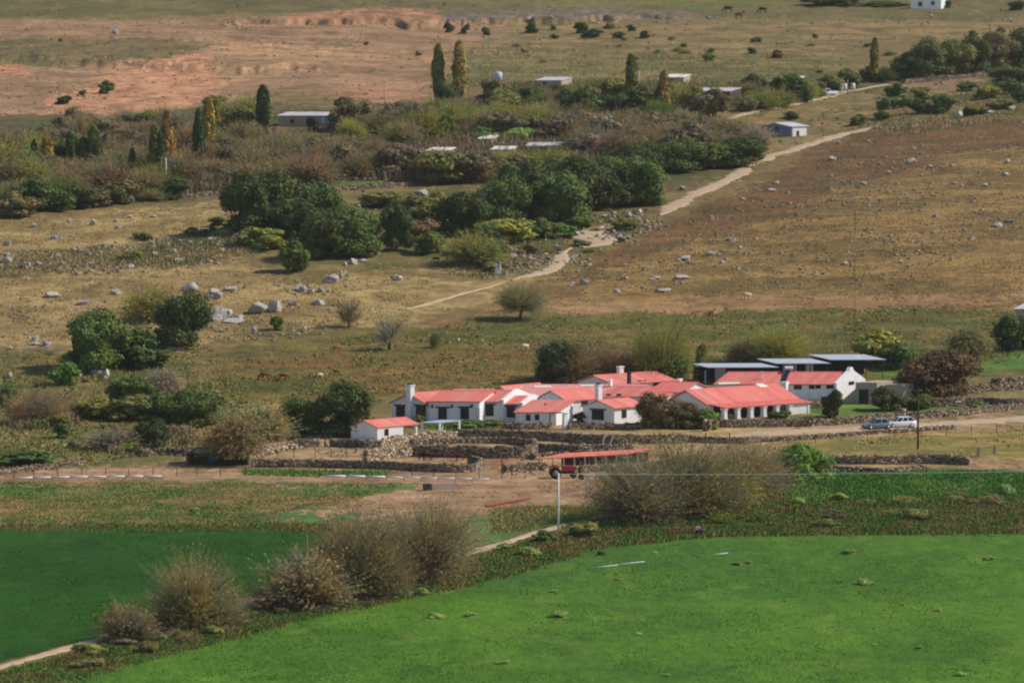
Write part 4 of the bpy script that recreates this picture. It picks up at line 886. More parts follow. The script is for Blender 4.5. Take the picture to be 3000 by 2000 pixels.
# gravel nobody could count
def strew(poly, n, s0, s1, zc=0.1):
    xs = [p[0] for p in poly]; ys = [p[1] for p in poly]; out = []
    while len(out) < n:
        x, y = random.uniform(min(xs), max(xs)), random.uniform(min(ys), max(ys))
        if in_poly(np.array([x]), np.array([y]), poly)[0]:
            p = at(x, y)
            if float(fbm(p.x / 9., p.y / 12., 411, 3)) < 0.52: continue
            out.append((p.x + random.gauss(0, 1.0), p.y + random.gauss(0, 2.5)))
    q = np.array(out); return q, s0 + rng.random(n) * (s1 - s0)
QS, SZ = [], []
for poly, n, s0, s1 in (([(0, 740), (400, 700), (800, 680), (760, 760), (350, 800), (0, 810)], 420, .3, .9), ([(1380, 820), (1470, 720), (1900, 600), (1950, 660), (1650, 810)], 340, .3, .9),
                        ([(1700, 830), (2100, 620), (2500, 420), (2990, 400), (2990, 720), (2500, 840)], 620, .2, .75), ([(0, 900), (600, 840), (1100, 820), (900, 990), (0, 1040)], 260, .25, .7),
                        ([(100, 66), (2990, 50), (2990, 66), (100, 90)], 90, .4, 1.0), ([(2600, 250), (2990, 300), (2990, 350), (2500, 400)], 120, .3, .9), ([(1300, 110), (2000, 90), (2000, 170), (1300, 170)], 90, .3, .9), ([(750, 1290), (1100, 1290), (1080, 1350), (740, 1350)], 160, .15, .4), ([(1570, 1325), (1650, 1325), (1600, 1375), (1500, 1395)], 120, .2, .5)):
    q, s = strew(poly, n, s0, s1); QS.append(q); SZ.append(s)
q = np.concatenate(QS); s = np.concatenate(SZ)
c = np.concatenate([q, (Z(q[:, 0], q[:, 1]) + s * 0.12)[:, None]], 1)
col = lin((156, 142, 122)) * (0.6 + 0.7 * rng.random((len(q), 1)))
o = link('loose_stones', stones_mesh('loose_stones', c, s[:, None] * (0.6 + 0.5 * rng.random((len(q), 3))) * np.array([1, 1, .6]), rng.random(len(q)) * 6, col, M_ROCK))
tag(o, 'small stones strewn over the dry slopes', 'stones', kind='stuff')
# ---------------------------------------------------------------- plants
def quads(C, N, s, asp=1.0, r=rng, up=None):
    """leaf quads at C facing roughly N"""
    n = len(C); N = N / (np.linalg.norm(N, axis=1)[:, None] + 1e-9)
    a = r.normal(size=(n, 3)) if up is None else np.repeat(np.array([up], float), n, 0) + r.normal(size=(n, 3)) * 0.25
    t = np.cross(N, a); t /= np.linalg.norm(t, axis=1)[:, None] + 1e-9; b = np.cross(N, t)
    s = np.asarray(s)[:, None] * 0.5
    v = np.stack([C - t * s - b * s * asp, C + t * s * 0.8 - b * s * asp * 0.9, C + t * s + b * s * asp, C - t * s * 0.9 + b * s * asp * 0.7], 1)
    return v.reshape(-1, 3)
def qmesh(name, V_, mat):
    n = len(V_) // 4
    return mesh_np(name, V_, np.arange(n * 4).reshape(n, 4), mat)
def sph(n, r): v = r.normal(size=(n, 3)); return v / np.linalg.norm(v, axis=1)[:, None]

def dense_crown(seed, nq=4200, nl=26, leaf=0.05, low=0.04, flat=1.0):
    """unit crown (1 wide, z 0..1) of leaf clumps on many small lobes"""
    r = np.random.default_rng(seed); V_ = []
    ax = 0.34 + 0.08 * r.random(); off = r.normal(size=2) * 0.14
    for k in range(nl):
        d = sph(1, r)[0]; d[2] = abs(d[2]) if r.random() < 0.62 else d[2]
        c = np.array([d[0] * ax, d[1] * ax, 0.47 + d[2] * 0.34 * (0.8 + 0.35 * r.random())]); c[:2] *= (0.7 + 0.45 * r.random())
        if k % 4 == 0: a_ = r.random() * 6.283; c = np.array([math.cos(a_) * ax * (.7 + .3 * r.random()), math.sin(a_) * ax * (.7 + .3 * r.random()), 0.13 + 0.1 * r.random()])
        c[:2] += off * (c[2] - 0.4)
        rad = 0.10 + 0.09 * r.random(); m = int(nq / nl * (rad / 0.145) ** 2)
        u = sph(m, r); rr = rad * (1 + 0.22 * r.normal(size=m))
        p = c + u * rr[:, None] * np.array([1.0, 1.0, 0.85]); nn = u + r.normal(size=(m, 3)) * 0.38 + np.array([0, 0, 0.25])
        V_.append(quads(p, nn, leaf * (0.7 + 0.7 * r.random(m)), r=r))
    m = 260; u = sph(m, r); p = np.array([0, 0, 0.46]) + u * np.array([0.30, 0.30, 0.34]) * (0.6 + 0.4 * r.random((m, 1)))
    V_.append(quads(p, u + r.normal(size=(m, 3)) * .3, 0.17 * (0.8 + 0.4 * r.random(m)), r=r))
    V_ = np.concatenate(V_); V_[:, 2] = np.maximum(V_[:, 2], low * 0.5)
    return V_
def poplar_crown(seed, nq=2000):
    r = np.random.default_rng(seed); z = r.random(nq) ** 0.9; th = r.random(nq) * 6.283
    prof = np.minimum(1, (z * 3.2 + 0.25)) * np.sqrt(np.clip(1 - z ** 5, 0, 1)) * (1 - 0.2 * z)
    bump = 0.55 + 0.7 * vn(th * 1.6 + 0 * z, z * 14, seed) * (0.8 + 0.4 * vn(th * .8, z * 4, seed + 3))
    rad = 0.5 * prof * bump * (0.55 + 0.45 * r.random(nq) ** 0.4)
    p = np.stack([np.cos(th) * rad, np.sin(th) * rad, 0.06 + 0.92 * z + (r.random(nq) - .5) * 0.05], 1)
    nn = np.stack([np.cos(th), np.sin(th), 0.15 + 0 * th], 1) + r.normal(size=(nq, 3)) * 0.4
    # z is measured in tree heights, x,y in crown widths: leaves are given true proportions when scaled
    v = quads(p * np.array([1, 1, 5.0]), nn, 0.16 * (0.6 + 0.8 * r.random(nq)), 1.9, r, up=(0, 0, 1))
    return v / np.array([1, 1, 5.0])
def strand_crown(seed, n=900, upright=0.35, droop=0.0, w=0.0075, z0=0.12, leafn=4, leaf=0.02, spread=1.0, start=0.25, nleaf_r=0.012):
    """unit crown of fine twigs fanning from a few boughs, with small leaves along them"""
    r = np.random.default_rng(seed); V_ = []; Lc = []
    nb = 11; bd = sph(nb, r); bd[:, 2] = np.abs(bd[:, 2]) * 0.8 + upright; bd /= np.linalg.norm(bd, axis=1)[:, None]
    bl = 0.74 + 0.34 * r.random(nb)
    for k in range(n):
        b = r.integers(0, nb); d = bd[b] + r.normal(size=3) * 0.34 + np.array([0, 0, 0.05]); d /= np.linalg.norm(d)
        rx = 0.5 * spread; L = 1.0 / math.sqrt((d[0] / rx) ** 2 + (d[1] / rx) ** 2 + (d[2] / (1 - z0)) ** 2) * bl[b] * (0.80 + 0.24 * r.random())
        ts = np.linspace(start + 0.25 * r.random(), 1.0, 5)
        cur = r.normal(size=3) * 0.13
        pts = np.array([0, 0, z0]) + d[None] * L * ts[:, None] + cur[None] * (ts ** 2)[:, None] + np.array([0, 0, 1.0])[None] * (0.05 * upright * ts ** 2 - droop * np.clip(ts - 0.45, 0, 1) ** 1.6)[:, None]
        pts[:, 2] = np.maximum(pts[:, 2], 0.01)
        side = np.cross(d, r.normal(size=3)); side /= np.linalg.norm(side) + 1e-9
        ww = w * np.array([1.5, 1.2, 0.9, 0.6, 0.25])
        for i in range(4):
            V_.append([pts[i] - side * ww[i], pts[i] + side * ww[i], pts[i + 1] + side * ww[i + 1], pts[i + 1] - side * ww[i + 1]])
        for j in range(leafn):
            t = 0.35 + 0.65 * r.random(); i = min(int(t * 4), 3); f = t * 4 - i
            Lc.append(pts[i] * (1 - f) + pts[i + 1] * f + r.normal(size=3) * nleaf_r)
    V_ = np.array(V_).reshape(-1, 3); Lc = np.array(Lc)
    q = quads(Lc, sph(len(Lc), r), leaf * (0.5 + r.random(len(Lc))), 1.3, r) if len(Lc) else np.zeros((0, 3))
    return V_, q
def trunk_mesh(seed, h=0.5, r0=0.05, limbs=5, spread=0.35, name='trunk', mat=None, fine=0):
    r = random.Random(seed); mb = MB()
    k = Vector((0, 0, -0.08)); pts = [k]
    for i in range(4): k = k + Vector((r.uniform(-.03, .03), r.uniform(-.03, .03), (h + 0.08) / 4)); pts.append(k)
    for i in range(4): mb.tube(pts[i], pts[i + 1], r0 * (1.15 - 0.14 * i), r0 * (1.15 - 0.14 * (i + 1)), 7)
    ends = []
    for j in range(limbs):
        a = 6.283 * (j + r.random() * .6) / limbs; s_ = pts[2 + j % 3]
        e = s_ + Vector((math.cos(a) * spread * r.uniform(.5, .9), math.sin(a) * spread * r.uniform(.5, .9), r.uniform(.14, .3)))
        e2 = e + Vector((math.cos(a) * .1, math.sin(a) * .1, r.uniform(.1, .25)))
        mb.tube(s_, e, r0 * .5, r0 * .3, 5); mb.tube(e, e2, r0 * .3, r0 * .12, 5); ends += [e, e2]
    for e in ends:
        for j in range(fine):
            d = Vector((r.uniform(-1, 1), r.uniform(-1, 1), r.uniform(-.1, 1.2))).normalized() * r.uniform(.12, .3)
            q = e + d; mb.tube(e, q, r0 * .1, r0 * .04, 3)
            for m in range(3):
                q2 = q + Vector((r.uniform(-1, 1), r.uniform(-1, 1), r.uniform(-.3, 1))).normalized() * r.uniform(.05, .14); mb.tube(q, q2, r0 * .05, r0 * .02, 3)
    return mb.mesh(name, mat or M_BARKD)

DENSE = [qmesh('crown', dense_crown(100 + i, 9500, 34, 0.033), M_LEAF) for i in range(4)]
DENSE_S = [qmesh('crown', dense_crown(120 + i, 3200, 20, 0.055), M_LEAF) for i in range(4)]
SHRUB = [qmesh('foliage', dense_crown(140 + i, 1500, 12, 0.08), M_LEAF) for i in range(4)]
POP = [qmesh('crown', poplar_crown(160 + i), M_LEAF) for i in range(4)]
def sc(seed, mat=M_TWIG, **k):
    a, b = strand_crown(seed, **k); return qmesh('crown', np.concatenate([a, b]), mat)
WISP = [sc(200 + i, n=3200, leafn=4, leaf=0.011, w=0.0024, start=0.22, upright=0.22, z0=0.10) for i in range(3)]
WISP_M = [sc(220 + i, n=1300, leafn=4, leaf=0.022, w=0.0055) for i in range(4)]
WISP_S = [sc(240 + i, n=420, leafn=4, leaf=0.05, w=0.010, z0=0.03, upright=0.15) for i in range(4)]
WEEP = [sc(260 + i, n=1700, leafn=6, leaf=0.02, w=0.004, droop=0.75, upright=0.8, start=0.35) for i in range(2)]
BARE = [sc(280 + i, n=420, leafn=1, leaf=0.015, w=0.0045, upright=0.5, start=0.2) for i in range(2)]
TR = [trunk_mesh(300 + i) for i in range(4)]
TRT = [trunk_mesh(320 + i, h=0.45, r0=0.035, limbs=6, fine=2, mat=M_BARKD) for i in range(3)]
TRP = trunk_mesh(330, h=0.9, r0=0.05, limbs=0)
TRPALE = [trunk_mesh(340 + i, h=0.5, r0=0.05, limbs=6, spread=.4, fine=5, mat=M_BARKD) for i in range(2)]

KINDS_ = {   # crown meshes, trunk meshes, object name, category, base lift of crown
 'D': (DENSE, TR, 'broadleaf_tree', 'tree', 0.02), 'd': (DENSE_S, TR, 'broadleaf_tree', 'tree', 0.0), 'S': (SHRUB, None, 'shrub', 'shrub', 0.0),
 'P': (POP, [TRP], 'poplar_tree', 'poplar', 0.0), 'W': (WISP, TRT, 'willow_tree', 'tree', 0.0), 'w': (WISP_M, TRT, 'willow_tree', 'tree', 0.0),
 's': (WISP_S, None, 'thorn_bush', 'bush', 0.0), 'E': (WEEP, TRT, 'weeping_tree', 'tree', 0.0), 'B': (BARE, TRPALE, 'bare_tree', 'tree', 0.0)}
CG = dict(dk=(68, 80, 40), gr=(84, 100, 48), br=(94, 124, 48), ol=(114, 114, 62), yg=(128, 130, 62), bn=(110, 101, 76), rd=(112, 98, 76), gy=(122, 114, 96), tan=(150, 132, 86),
          pg=(102, 106, 46), py=(134, 120, 58), po=(142, 112, 56), pd=(66, 82, 40), wl=(114, 107, 76), ob=(107, 99, 68), lg=(136, 156, 84))
def plant(kind, cx, by, wpx, hpx, colr, label, group=None, lift=None, rot=None):
    crowns, trunks, nm, cat, lf = KINDS_[kind]
    P = at(cx, by); k = ppm(P); wm = wpx / k; hm = hpx / k
    c = L4(CG[colr] if isinstance(colr, str) else colr, 1.9 if kind in 'WwsEB' else 1.3)
    b_ = random.uniform(0.84, 1.14); j = [b_ * random.uniform(0.96, 1.04) for _ in range(3)]; c = (c[0] * j[0], c[1] * j[1], c[2] * j[2], 1)
    rz = random.uniform(0, 6.28) if rot is None else rot
    if trunks is None:
        o = link(nm, random.choice(crowns), loc=P - Vector((0, 0, hm * 0.06))); o.scale = (wm, wm, hm * 1.08); o.rotation_euler = (0, 0, rz); o.color = c
        return tag(o, label, cat, group)
    r = empty(nm, P, rz); tag(r, label, cat, group)
    lf = lf if lift is None else lift
    cr = link('crown', random.choice(crowns), r, (0, 0, lf * hm)); cr.scale = (wm, wm, hm * (1 - lf)); cr.color = c
    tr = link('trunk', random.choice(trunks), r); s_ = min(wm, hm)
    tr.scale = (s_ * .9, s_ * .9, hm * (0.8 if kind != 'P' else 0.7)) if kind != 'P' else (wm * 0.7, wm * 0.7, hm * 0.7)
    return r

# --- foreground willows and bushes
for a in [
 ('W', 575, 1838, 285, 250, 'ob', 'big round olive-brown willow standing alone on the left path'),
 ('w', 640, 1830, 150, 70, 'ob', 'low olive bush at the right foot of the lone big willow'),
 ('w', 500, 1846, 130, 70, 'bn', 'low brown bush at the left foot of the lone big willow'),
 ('w', 378, 1878, 175, 118, 'bn', 'low grey-brown bushy willow at the foot of the lone big willow', ),
 ('W', 1050, 1742, 335, 275, 'ob', 'tall olive-brown willow with a dark trunk, left of the forked one'),
 ('W', 1258, 1694, 320, 262, 'bn', 'brown willow with a forked dark trunk, right end of the path row'),
 ('w', 900, 1775, 280, 175, 'bn', 'low spreading brown willow left of the tall pair'),
 ('w', 800, 1784, 140, 74, 'rd', 'small reddish brown bush at the left end of the path row'),
 ('w', 1140, 1748, 120, 100, 'bn', 'small brown bush between the two tall willows'),
 ('W', 1862, 1530, 320, 220, 'bn', 'wide brown willow where the path meets the yard'),
 ('W', 2010, 1508, 400, 240, 'ob', 'largest olive-brown willow in front of the stone walls'),
 ('W', 2175, 1455, 320, 180, 'bn', 'brown willow between the largest one and the bright green tree'),
 ('w', 2110, 1490, 260, 140, 'ol', 'olive willow bush below the largest brown willow'),
 ('w', 1930, 1515, 200, 120, 'ob', 'dark-footed willow bush beside the path bend'),
]: plant(*a, group='brown willows along the path')
plant('D', 2348, 1412, 178, 116, 'br', 'bright green round tree before the right stone wall', lift=0.0)
plant('S', 1590, 1588, 80, 36, 'gr', 'dark green bush at the foot of the pale pole'); plant('S', 1700, 1572, 110, 46, 'ol', 'olive bush right of the pale pole')
plant('S', 1550, 1628, 80, 34, 'lg', 'pale flowering bush on the path bank near the pole'); plant('S', 1478, 1612, 50, 24, 'lg', 'small pale flowering bush left of the pole')
# --- left middle
for a in [
 ('D', 530, 1018, 180, 170, 'dk', 'darkest big green tree beside the large grey boulder'),
 ('D', 268, 1082, 190, 180, 'gr', 'broad olive green tree left of the dark big tree'),
 ('d', 382, 1062, 170, 110, 'gr', 'lower green tree joining the two big left trees'),
 ('d', 420, 1075, 150, 70, 'gr', 'green bush under the two big left trees'),
 ('w', 432, 940, 170, 115, 'ol', 'olive-brown bush behind the darkest big tree'),
 ('D', 436, 1312, 116, 88, 'dk', 'dark green cone-shaped tree above the rubble wall'),
 ('W', 110, 1240, 190, 120, 'rd', 'brown leafless-looking bushy tree at the lower left'),
 ('E', 478, 1150, 115, 85, 'gy', 'grey drooping leafless tree above the green hedge'),
 ('d', 380, 1180, 120, 82, 'gr', 'rounded green bush left of the grey leafless tree'),
 ('d', 285, 1222, 140, 62, 'yg', 'low yellow-green bush left end of the hedge'),
 ('d', 390, 1230, 150, 76, 'ol', 'olive hedge bush in the middle of the hedge'),
 ('d', 475, 1235, 150, 90, 'gr', 'green hedge bush under the grey leafless tree'),
 ('D', 580, 1245, 190, 110, 'gr', 'largest green bush at the right end of the hedge'),
 ('w', 330, 1315, 190, 62, 'gy', 'grey-brown low thicket left of the cone-shaped tree'),
 ('S', 188, 1282, 62, 44, 'gr', 'small dark bush under the brown bushy tree'),
 ('S', 165, 1250, 90, 40, 'ol', 'small olive bush beside the brown bushy tree'),
 ('S', 90, 1362, 190, 44, 'gr', 'green bush line above the lower left stone wall'),
 ('S', 30, 1360, 120, 44, 'gr', 'green bush at the far left above the stone wall'),
 ('S', 370, 1322, 80, 30, 'br', 'small green bush at the left end of the rubble wall'),
 ('S', 180, 1128, 100, 70, 'br', 'light green bush under the broad olive tree'),
 ('S', 20, 1190, 70, 60, 'gr', 'green bush cut by the left edge'),
 ('w', 760, 1292, 190, 120, 'wl', 'yellowish drooping tree behind the big pepper tree'),
 ('d', 770, 1292, 80, 90, 'dk', 'dark green tree right of the pepper tree trunk'),
 ('D', 892, 1270, 140, 115, 'gr', 'green tree left of the dark one beside the cottage'),
 ('D', 1035, 1274, 175, 165, 'dk', 'tall dark green tree just left of the chimney house'),
 ('w', 790, 1250, 120, 80, 'tan', 'yellow-brown bushy top between pepper tree and green trees'),
 ('S', 812, 966, 46, 42, 'gr', 'small round green bush alone below the pointed boulder'),
 ('B', 1022, 958, 115, 100, 'bn', 'faint bare brown tree on the slope left of centre'),
 ('B', 1142, 1024, 110, 124, 'gy', 'leaning bare tree with dark trunk on the green slope'),
 ('W', 1525, 936, 150, 125, 'wl', 'single round brownish tree standing on the open slope', None, 0.16),
 ('w', 1278, 1018, 40, 55, 'ol', 'thin small tree between the bare tree and the houses'),
]: plant(*a)
plant('E', 702, 1358, 200, 165, 'wl', 'big drooping pepper tree with a thick trunk beside the stone hut', lift=0.16)
# --- around the houses
for a in [
 ('D', 1632, 1118, 140, 130, 'dk', 'dark green tree directly behind the long roofs, left'),
 ('W', 1680, 1114, 230, 140, 'bn', 'wispy brown tree rising over the dark one behind the roofs'),
 ('W', 1800, 1108, 180, 110, 'rd', 'brown wispy tree behind the upper house'),
 ('W', 1935, 1118, 180, 212, 'ol', 'tall feathery olive tree between the upper house and the sheds'),
 ('D', 1965, 1120, 120, 90, 'gr', 'green tree at the foot of the tall feathery olive tree'),
 ('W', 2280, 1056, 210, 120, 'ol', 'wide feathery olive tree behind the metal sheds'),
 ('w', 2180, 1062, 110, 80, 'bn', 'brownish bush left of the wide tree behind the sheds'),
 ('d', 2560, 1066, 140, 104, 'yg', 'yellow-green leafy tree behind the right metal shed'),
 ('d', 2636, 1078, 120, 80, 'gr', 'green bush right of the yellow-green tree'),
 ('D', 2742, 1160, 235, 150, (94, 76, 52), 'broad reddish-brown tree behind the power pole'),
 ('E', 2832, 1038, 140, 100, 'wl', 'weeping olive-brown tree left of the dark edge tree'),
 ('D', 2975, 1024, 130, 110, 'dk', 'dark green tree at the right edge above the lawn'),
 ('D', 1925, 1254, 110, 112, (104, 88, 56), 'brown bushy tree left of the arcaded house gable'),
 ('D', 2005, 1252, 130, 84, (96, 84, 52), 'rounded brown-green tree before the arcaded house gable'),
 ('S', 2075, 1256, 80, 62, 'gr', 'green garden bush at the left end of the columns'),
 ('S', 2128, 1224, 66, 30, 'gr', 'low green shrub before the first columns'), ('S', 2290, 1226, 64, 26, 'gr', 'low green shrub before the last column'), ('S', 2265, 1224, 40, 22, 'gr', 'small shrub between the last columns'),
 ('d', 2440, 1222, 62, 88, 'dk', 'small dark tree on the lawn under the stair block'),
 ('d', 2592, 1202, 90, 74, 'dk', 'small round dark tree on the lawn behind the cars'),
 ('d', 2630, 1160, 60, 60, 'gr', 'bushy green tree partly behind the reddish-brown tree'),
 ('d', 1640, 1216, 62, 52, 'gr', 'green climber over the garden gate beside the white pillar'),
 ('S', 1700, 1234, 50, 30, (88, 74, 50), 'brown shrub left of the dark doorway'), ('S', 1533, 1236, 24, 30, 'dk', 'dark shrub at the porch wing wall'), ('S', 1405, 1236, 40, 30, 'dk', 'shrub beside the buttress of the long white house'),
 ('S', 1370, 1252, 120, 22, 'gr', 'low hedge under the long white house'), ('S', 1450, 1250, 90, 22, 'gr', 'low hedge under the low wing'), ('S', 1225, 1240, 40, 26, 'ol', 'olive shrub by the shelter'),
 ('S', 1680, 1328, 56, 36, 'gr', 'green bush behind the red animal shed roof'), ('S', 2870, 1196, 50, 20, 'br', 'light green shrub on the lawn, right'), ('S', 1172, 1268, 26, 24, 'yg', 'small yellow-green plant under the cottage porch'),
 ('S', 2052, 1062, 40, 60, 'gr', 'green bush left of the metal sheds'), ('d', 2700, 1196, 90, 44, 'gr', 'dark shrub under the reddish-brown tree'), ('S', 2650, 1198, 60, 30, 'dk', 'dark shrub before the retaining wall'),
]: plant(*a)
# --- grove in the middle
G_G = 'dark trees of the grove in the middle of the slope'
for a in [
 ('D', 745, 688, 140, 165, 'dk', 'leftmost dark tree of the grove with a sheer shaded side'), ('D', 820, 680, 170, 165, 'dk', 'tallest dark tree of the left grove'), ('D', 915, 672, 160, 130, 'gr', 'greener tree on the right of the left grove'), ('D', 870, 700, 150, 100, 'dk', 'dark tree low in the left grove'),
 ('D', 945, 756, 150, 130, 'dk', 'dark tree low centre below the left grove'), ('D', 1030, 748, 160, 135, 'gr', 'wide green tree below the left grove'), ('D', 1085, 720, 110, 90, 'ol', 'olive tree between the wide green tree and the round one'), ('D', 1160, 732, 84, 124, 'dk', 'single round dark tree with a visible trunk'),
 ('d', 770, 724, 150, 62, 'yg', 'yellow-green low tree in front of the dark left trees'), ('d', 862, 796, 100, 100, 'gr', 'green bush hanging down the slope below the grove'), ('d', 880, 760, 70, 60, 'br', 'light green bush low in the grove'),
 ('d', 1120, 606, 130, 48, 'ol', 'low olive shrub above the round rocks'), ('d', 1205, 615, 100, 46, 'ol', 'flat olive shrub right of the round rocks'), ('d', 1290, 615, 110, 56, 'ol', 'olive shrub above the second grove'), ('d', 1250, 660, 110, 70, 'ol', 'olive bush between the two groves'),
 ('d', 1262, 742, 100, 70, 'gr', 'green bush left of the big olive mound'), ('d', 1215, 690, 80, 50, 'ol', 'small olive bush right of the round dark tree'), ('d', 1240, 700, 90, 60, (120, 100, 70), 'brownish bush between the two groves'),
 ('w', 1392, 778, 200, 104, 'ol', 'large olive-brown mound-shaped bush above the standing stone'), ('d', 1425, 780, 90, 60, 'gr', 'dark green foot of the mound-shaped bush'), ('d', 1485, 704, 170, 70, 'yg', 'yellow-green bush below the second grove'), ('d', 1592, 698, 106, 62, 'gr', 'round green bush near the road bends'),
 ('D', 1352, 688, 130, 125, 'dk', 'leftmost dark tree of the second grove'), ('D', 1470, 660, 150, 130, 'gr', 'dark grove tree second from the left'), ('D', 1550, 640, 160, 160, 'dk', 'tall dark grove tree in the centre'), ('D', 1640, 650, 150, 130, 'gr', 'green grove tree over the road bend'), ('D', 1690, 615, 150, 150, 'dk', 'tall dark grove tree right of centre'), ('D', 1770, 610, 150, 140, 'dk', 'darkest grove tree with a deep shaded middle'), ('D', 1860, 598, 150, 130, 'gr', 'right-hand tree of the second grove'), ('d', 1905, 600, 90, 90, 'gr', 'last small grove tree on the right'),
 ('D', 1610, 560, 150, 90, 'gr', 'back row grove tree, left'), ('D', 1740, 545, 150, 80, 'gr', 'back row grove tree, centre'), ('D', 1850, 530, 150, 100, 'dk', 'back row grove tree under the brown thicket'), ('D', 1880, 488, 120, 70, 'dk', 'small dark tree behind the grove'), ('D', 1990, 502, 140, 86, 'gr', 'dark tree right behind the grove'), ('D', 2070, 492, 120, 70, 'gr', 'green tree between grove and hut, left'), ('D', 2150, 484, 150, 80, 'dk', 'dark tree below the little grey hut'), ('d', 2205, 470, 70, 50, 'gr', 'small green tree at the foot of the little grey hut'),
 ('d', 1410, 720, 90, 60, 'dk', 'dark bush at the left foot of the second grove'), ('d', 1450, 745, 80, 50, 'ol', 'olive bush at the foot of the second grove'), ('d', 1650, 690, 70, 40, 'br', 'light green bush by the road bend'), ('d', 1700, 668, 80, 40, 'gr', 'bush above the road bend'), ('d', 1830, 672, 70, 34, 'ol', 'bush among the boulders by the upper road'),
]: plant(*((a[0], a[1], a[2], a[3] * 1.16, a[4] * 1.14) + a[5:] if a[0] == 'D' else a), group=G_G)
# --- poplars
G_P = 'narrow poplars across the far valley'
for a in [
 ('P', 1284, 306, 42, 176, 'pg', 'green poplar, left one of the tall pair'), ('P', 1345, 306, 44, 184, 'py', 'golden poplar, right one of the tall pair'),
 ('P', 770, 382, 46, 132, 'pd', 'dark green poplar left of the long low house'), ('P', 583, 484, 36, 165, 'pd', 'dark green half of the leaning poplar pair, lower'), ('P', 612, 452, 46, 165, 'py', 'yellow poplar of the leaning pair'),
 ('P', 490, 524, 44, 198, 'po', 'orange-topped poplar in the left thicket'), ('P', 452, 530, 34, 165, 'pg', 'narrow green poplar left of the orange-topped one'), ('P', 470, 534, 28, 150, 'pd', 'dark narrow poplar under the orange-topped one'),
 ('P', 388, 524, 26, 88, 'pd', 'small dark poplar alone in the left thicket'), ('P', 245, 512, 44, 110, 'pd', 'dark poplar, left of the group of two near the left edge'), ('P', 276, 514, 44, 145, 'pg', 'olive poplar, taller of the two near the left edge'), ('P', 312, 470, 34, 80, 'ob', 'brownish poplar behind the two near the left edge'),
 ('P', 138, 508, 46, 108, 'py', 'short yellow-tipped poplar at the left edge group'), ('P', 1848, 308, 38, 148, 'pg', 'olive-yellow poplar right of centre'), ('P', 1945, 338, 40, 130, 'po', 'bright orange poplar right of centre'), ('P', 1926, 340, 24, 80, 'pd', 'dark foot poplar beside the orange one'),
 ('P', 1718, 338, 34, 84, 'pg', 'short green poplar left of the olive-yellow one'), ('P', 2562, 242, 30, 130, 'pg', 'dull green poplar on the right before the far grove'), ('P', 205, 505, 30, 120, 'pd', 'slender dark poplar left of the pair near the left edge'), ('P', 228, 500, 26, 100, 'pg', 'slender olive poplar beside the dark one near the left edge'), ('P', 292, 518, 26, 120, 'ob', 'slender brown poplar right of the pair near the left edge'), ('P', 505, 500, 26, 110, 'po', 'slender orange-brown poplar right of the orange-topped one'), ('P', 632, 380, 26, 90, 'py', 'small yellow poplar behind the leaning pair'), ('P', 100, 500, 26, 90, 'pd', 'small dark poplar left of the short yellow-tipped one'),
]:
    if a[4] > 2: plant(*a, group=G_P)
plant('D', 1312, 312, 84, 76, 'dk', 'dark round tree between the tall poplar pair'); plant('d', 1308, 412, 44, 84, 'gr', 'green upright tree in the middle thicket'); plant('D', 915, 384, 36, 46, 'dk', 'dark round tree in front of the long low house')
plant('d', 1010, 330, 60, 50, 'dk', 'dark tree at the right end of the long low house'); plant('w', 1060, 340, 80, 54, 'rd', 'brown bushy tree right of the long low house')
# --- far right grove
G_F = 'trees of the far right grove'
for x, y, w_, h_, c_, t_ in [(2680, 232, 120, 90, 'dk', 'left dark tree'), (2740, 228, 130, 120, (86, 92, 56), 'tall olive tree, second from left'), (2790, 222, 130, 120, 'ol', 'olive tree in the middle'), (2850, 218, 110, 120, 'dk', 'darkest tree'), (2920, 205, 140, 120, 'ob', 'brownish tree right of the darkest'), (2990, 200, 120, 130, 'gr', 'green tree at the right edge'), (2960, 250, 140, 60, 'gr', 'low green tree in front'), (2640, 236, 70, 60, 'dk', 'small dark tree at the left end')]:
    plant('D', x, y, w_, h_, c_, t_ + ' of the far right grove, in the valley', G_F)
for x, y, w_, h_, c_, t_ in [(2625, 286, 60, 46, 'gr', 'round green shrub left of the pinkish bank'), (2592, 322, 48, 38, 'gr', 'round green shrub, lowest left of the right cluster'), (2690, 334, 66, 48, 'dk', 'dark shrub under the tallest shrub'), (2762, 330, 84, 58, 'gr', 'biggest rounded shrub of the right cluster'), (2888, 290, 80, 44, 'yg', 'yellow-green shrub of the right cluster'), (2960, 272, 90, 44, 'gr', 'green shrub at the right edge'), (2990, 300, 60, 50, 'dk', 'dark shrub cut by the right edge'), (2930, 318, 90, 26, 'ol', 'flat olive shrub above the slabs'), (2830, 268, 60, 30, 'gr', 'small shrub on the pinkish bank'),
                          (2515, 366, 50, 34, 'gr', 'left one of the two flat shrubs above the road top'), (2585, 350, 60, 26, 'gr', 'right one of the two flat shrubs above the road top'), (2640, 315, 80, 40, (104, 118, 74), 'pale green shrub in the middle of the right cluster'), (2320, 348, 50, 24, 'gr', 'bush behind the little grey hut'), (2850, 336, 90, 30, 'ol', 'flat olive shrub right of the biggest one'), (2700, 290, 70, 40, 'ol', 'olive shrub right of the round green ones')]:
    plant('d', x, y, w_, h_, c_, t_, 'shrubs above the right slope')
G_T = 'small dark shrubs on the far terrace slope'
